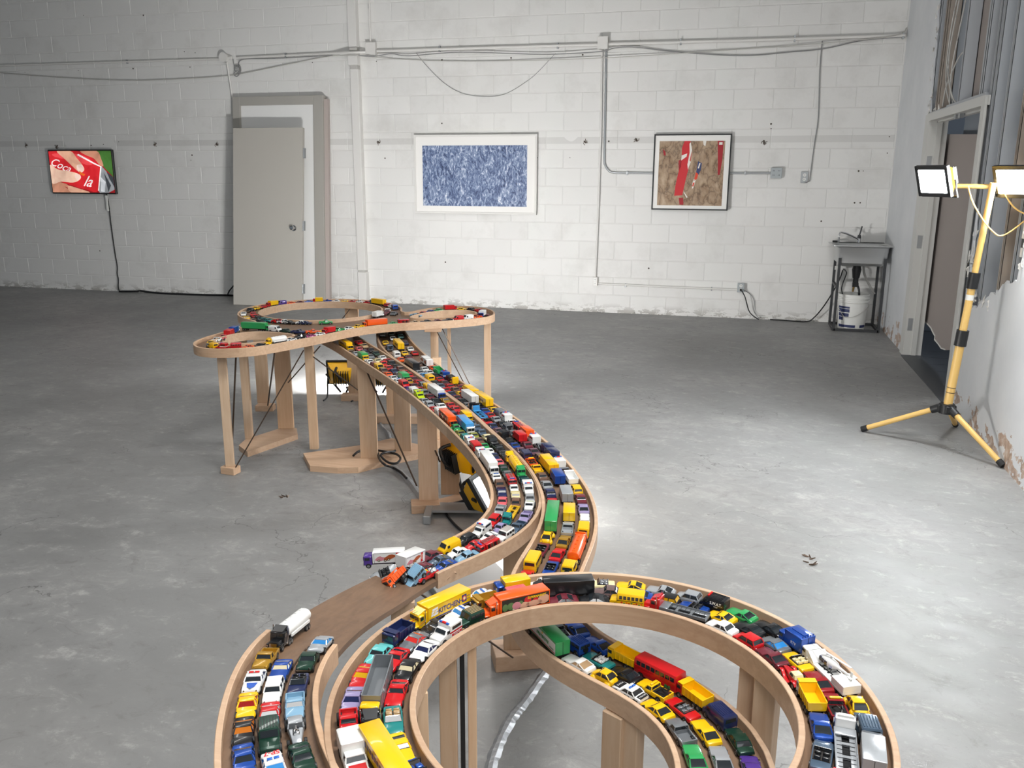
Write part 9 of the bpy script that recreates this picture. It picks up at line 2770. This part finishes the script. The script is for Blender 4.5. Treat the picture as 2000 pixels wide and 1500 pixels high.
if r_:
    B_ = flank(.032, -.012, .0205)
    letters('S.W.A.T.', .0088, INK['white'], P['body'], B_ @ Matrix.Translation((0, .0005, .0001)), depth=.00005, bold=.0003)
    letters('POLICE', .0032, INK['white'], P['body'], B_ @ Matrix.Translation((0, -.006, .0001)), depth=.00005)
    q = MB()
    q.cbox((.012, 0, .0325), (.0045, .020, .003), 0, None, .0006)
    q.build('light_bar', REDL, r_)
r_, P = find('PC3')
if r_:
    letters('SP-7', .0125, INK['red'], P['body'], Matrix.Translation((-.020, 0, .0222)) @ TOP_F, depth=.00005, bold=.0004, name='lettering')
    decal(P['body'], Matrix.Translation((.026, 0, .0142)) @ TOP_F, rect(-.008, .008, -.003, .003), 'bluep', 0)
    for s_ in (LEFT, RIGHT):
        decal(P['body'], flank(.0315, -.002, .0105, s_), rect(-.028, .024, -.0014, .0010), 'red', 0)
r_, P = find('PC4')
if r_:
    for x, w_ in ((.0275, .009), (-.0315, .006)):
        decal(P['body'], Matrix.Translation((x, 0, .0147 if x < 0 else .0143)) @ (TOP_B if x < 0 else TOP_F), rect(-.011, .011, -w_, w_), 'black', 0)
        letters('POLICE', .0052, INK['white'], P['body'], Matrix.Translation((x, 0, .01495 if x < 0 else .0146)) @ (TOP_F if x < 0 else TOP_B), depth=.00005)
    for s_ in (LEFT, RIGHT):
        letters('POLICE', .0046, INK['black'], P['body'], flank(.0312, -.004, .0098, s_), depth=.00005, bold=.0002)
        decal(P['body'], flank(.0312, -.028, .0085, s_), rect(-.005, .005, -.002, .003), 'black', 0)
        decal(P['body'], flank(.0312, .027, .0085, s_), rect(-.006, .006, -.002, .003), 'black', 0)
r_, P = find('PC2')
if r_:
    decal(P['body'], Matrix.Translation((.024, 0, .0144)) @ TOP_B, [(-.009, .008), (0, .010), (.009, .008), (.006, -.006), (0, -.012), (-.006, -.006)], 'bluep', 0)
r_, P = find('AM2')
if r_:
    decal(P['body'], Matrix.Translation((.024, 0, .0163)) @ TOP_B, rect(-.0012, .0012, -.004, .004), 'red', 0)
    decal(P['body'], Matrix.Translation((.024, 0, .0163)) @ TOP_B, rect(-.004, .004, -.0012, .0012), 'red', .0001)
    letters('AMBULANCE', .0036, INK['red'], P['body'], Matrix.Translation((.0185, 0, .0168)) @ TOP_B, depth=.00005, bold=.0001)
    decal(P['box'], flank(.032, -.016, .0128), rect(-.016, .016, -.0022, .0022), 'red', 0)
    letters('AMBULANCE', .0036, INK['white'], P['box'], flank(.032, -.016, .0128) @ Matrix.Translation((0, 0, .0002)), depth=.00004)
r_, P = find('DT3')
if r_:
    letters('RTV', .0085, INK['white'], P['cargo_box'], flank(.034, -.012, .022) @ Matrix.Translation((0, 0, .0002)), depth=.00005)
r_, P = find('BU', 'school')
if r_:
    for i in range(9):
        decal(P['body'], flank(.0322, -.012, .0155), [(x + (i - 4) * .0058, y) for x, y in oval(0, (-1) ** i * .0008, .0024, .0016)], ('red', 'leaf', 'orange')[i % 3], .0003)
r_, P = find('SM5')
if r_:
    t_ = P['trailer']
    q = MB()
    x0, x1 = -.0825, .0615
    for sg in (1, -1):
        q.box(x0 + .002, x1 - .002, sg * .0166 - .0002, sg * .0166 + .0002, .0155, .0385)
    q.build('white_panel', paint('white'), t_)
    B_ = Matrix.Translation((-.0105, .0169, .0275)) @ LEFT
    decal(t_, B_, rect(-.068, .068, -.0110, -.0090), 'red', 0)
    for (x, y, rx, ry, ink) in ((-.055, .0, .005, .006, 'leaf'), (-.057, .004, .003, .003, 'tomato'), (-.051, .002, .003, .003, 'yellow'), (-.054, -.004, .003, .003, 'orange'), (.012, .0085, .0026, .0026, 'yellow')):
        decal(t_, B_, oval(x, y, rx, ry), ink, .0002)
    for k in range(9):
        x = -.014 + k * .0062
        decal(t_, B_, [(x, -.003 + .002 * (k % 2)), (x + .0042, -.003), (x + .0052, .004), (x + .001, .0045)], 'green', .0001)
    for k in range(5):
        decal(t_, B_, rect(-.038 + k * .003, -.0365 + k * .003, .0012, .0026), 'red', .0001)
    for k in range(4):
        decal(t_, B_, rect(.046 + k * .0045, .049 + k * .0045, -.006, -.003), 'green', .0001)
r_, P = find('BU3')
if r_:
    letters('BUS', .0085, INK['green'], P['body'], flank(.0345, -.034, .0115) @ Matrix.Translation((0, 0, .0006)), depth=.00005, bold=.0003)
for ty in ('HT',):
    r_, P = find(ty)
    if r_:
        hl_ = thing('toy_helicopter', 'small white toy helicopter with blue windows riding on the transporter', 'toy helicopter')
        hl_.matrix_world = Matrix.Translation(r_.location + Vector((0.004, 0.0, 0.0175))) @ Matrix.Rotation(r_.rotation_euler[2] + .12, 4, 'Z')
        q = MB()
        rings = []
        for x, w_, z0, z1 in ((.034, .002, .010, .013), (.030, .006, .006, .017), (.020, .0095, .004, .0215), (.006, .0105, .004, .0235), (-.008, .0085, .006, .022), (-.016, .004, .011, .019), (-.040, .0016, .015, .0185), (-.052, .0012, .016, .0185)):
            zc, hh = (z0 + z1) / 2, (z1 - z0) / 2
            rings.append([(x, w_ * math.cos(2 * math.pi * j / 12), zc + hh * math.sin(2 * math.pi * j / 12)) for j in range(12)])
        q.loft(rings[::-1])
        q.build('fuselage', paint('white'), hl_, 50, True)
        q = MB()
        for sg in (1, -1):
            for k, (x0, x1) in enumerate(((.021, .027), (.013, .019), (.004, .011))):
                y = sg * (.0092 if k else .0078)
                pane(q, [(x0, y, .010), (x1, y, .010), (x1, y * .93, .0175), (x0, y * .93, .0175)][::(1 if sg < 0 else -1)], .0016)
        q.build('windows', glass('navy'), hl_)
        for sg in (1, -1):
            letters('LV', .008, INK['bluep'], hl_, Matrix.Translation((-.006, sg * .0098, .0125)) @ (LEFT if sg > 0 else RIGHT), depth=.0001)
            q = MB()
            q.tube([(.022, sg * .009, .0015), (.026, sg * .009, .001), (-.014, sg * .009, .001)], .0011, 6)
            for x in (.014, -.006):
                q.tube([(x, sg * .009, .001), (x, sg * .006, .007)], .0009, 5)
            q.build('skid', paint('black'), hl_)
        q = MB()
        q.cyl((.004, 0, .0225), (.004, 0, .0275), .0018, n=8)
        T = Matrix.Translation((.004, 0, .0278)) @ Matrix.Rotation(R(8), 4, 'Z')
        q.box(-.046, .046, -.0022, .0022, 0, .0009, 0, T)
        q.build('main_rotor', M['pail'], hl_)
        q = MB()
        q.box(-.056, -.050, .0014, .0022, .006, .028, 0)
        q.box(-.058, -.047, -.008, .008, .0166, .0176, 0)
        q.build('tail_rotor', paint('white'), hl_)


def carpicture(parent, B_, s_=1.0):
    """framed picture of two cars and a red strip, as on the white cargo boxes"""
    for x0, x1, y0, y1 in ((-.036, .036, .0115, .0123), (-.036, .036, -.0123, -.0115), (-.036, -.0353, -.012, .012), (.0353, .036, -.012, .012)):
        decal(parent, B_, rect(x0 * s_, x1 * s_, y0, y1), 'plum', .0002)
    decal(parent, B_, rect(.020 * s_, .028 * s_, -.0115, .0115), 'red', .0002)
    decal(parent, B_, oval(.024 * s_, .001, .0022, .007), 'cream', .0003)
    decal(parent, B_, oval(.024 * s_, .001, .0012, .005), 'red', .0004)
    decal(parent, B_, [(x * s_, y) for x, y in ((-.033, -.006), (-.018, -.007), (-.006, -.003), (-.004, .001), (-.016, .0025), (-.020, .005), (-.026, .003), (-.033, -.002))], 'pinkcar', .0002)
    decal(parent, B_, [(x * s_, y) for x, y in ((-.012, -.007), (.000, -.006), (.018, .002), (.018, .006), (.010, .008), (.002, .007), (-.010, .000))], 'browncar', .0003)
    for x, y in ((-.024, -.006), (-.008, -.006), (.001, -.004)):
        decal(parent, B_, oval(x * s_, y, .0028, .0028), 'dark', .0004)
        decal(parent, B_, oval(x * s_, y, .0014, .0014), 'cream', .0005)


r_, P = find('BXT')
if r_:
    for s_ in (LEFT, RIGHT):
        carpicture(P['cargo_box'], flank(.034, 0, .0275, s_), 1.05)

for root, P, label in SP.get('SM', []) + SP.get('BXL', []):
    t_ = P.get('trailer') or P.get('cargo_box')
    for sd in (LEFT, RIGHT):
        k = -1 if sd is LEFT else 1
        B_ = flank(.0325, -.018 if 'trailer' in P else -.010, .0275, sd)
        if label.startswith('white toy semi truck with orange'):
            for x in (-.035, .004, .040):
                decal(t_, B_, [(x - .010, -.011), (x + .010, -.011), (x + .010 * k, .009)], 'orange', 0)
        elif label.startswith('white toy semi truck with blue'):
            decal(t_, B_, rect(-.052, -.022, -.011, .009) if k > 0 else rect(.022, .052, -.011, .009), 'red', 0)
            decal(t_, B_, rect(-.006, .030, -.011, .009) if k > 0 else rect(-.030, .006, -.011, .009), 'bluep', 0)
        elif label.startswith('sky blue toy semi'):
            decal(t_, B_, rect(-.058, .058, -.012, -.004), 'cream', 0)
            decal(t_, B_, [(x * k, y) for x, y in ((.030, -.010), (.036, -.010), (.033, -.001), (.038, .008), (.028, .004))], 'red', .0002)
        elif label.startswith('yellow') and 'trailer' in P:
            for i in range(7):
                decal(t_, B_, rect(-.034 + i * .010, -.027 + i * .010, -.004 + .001 * (i % 3), .005), 'plum', 0)
        elif label.startswith('orange toy semi'):
            decal(t_, B_, rect(-.052, .052, -.011, .010), 'dark', 0)
            for i in range(5):
                decal(t_, B_, oval(-.040 + i * .020, -.002 + .003 * (i % 2), .009, .006), ('tomato', 'peach', 'cream', 'tomato', 'peach')[i], .0002)
        elif label.startswith('white toy double'):
            for x in (-.032, .026):
                decal(t_, B_, oval(x, -.002, .016, .008), 'browncar', 0)

# ---- the wreck at the broken rail end
G = 'toy vehicles heaped at the broken rail end'
def put(ty, col, p, yaw, pitch, roll, k, label):
    return vehicle(ty, col, p, R(yaw), R(pitch), k, True, label, G, R(roll))


r_, P = put('BX', 'purple/white', (-0.9173, 2.0798, 0.4780), 196, -2, 0, 1.25, 'purple toy truck with white picture box at the edge of the broken road')
carpicture(P['cargo_box'], flank(.032, -.0095, .0245), .82)
put('V', 'silver', (-0.8782, 1.9885, 0.4920), 208, -22, -22, 0.95, 'silver toy convertible tipped nose down before the purple truck')
put('DT', 'orange', (-0.8281, 1.9646, 0.4920), 250, -20, 32, 0.85, 'orange toy truck lying on its side in the wreck heap')
put('TR', 'orange', (-0.8656, 1.9747, 0.4700), 235, -6, 40, 0.62, 'small orange truck cab toppled lowest in the wreck heap')
put('J', 'lightblue', (-0.7925, 2.0010, 0.4850), 238, -34, -6, 0.92, 'light blue toy off-roader nosing down off the broken rail end')
put('MT2', 'silver', (-0.7777, 2.0569, 0.4800), 215, -10, -50, 0.6, 'silver toy hot rod wedged beneath the red tow truck')
put('C', 'black', (-0.8466, 2.0891, 0.4700), 215, 4, 14, 0.9, 'black toy coupe half buried between the orange truck and white box')
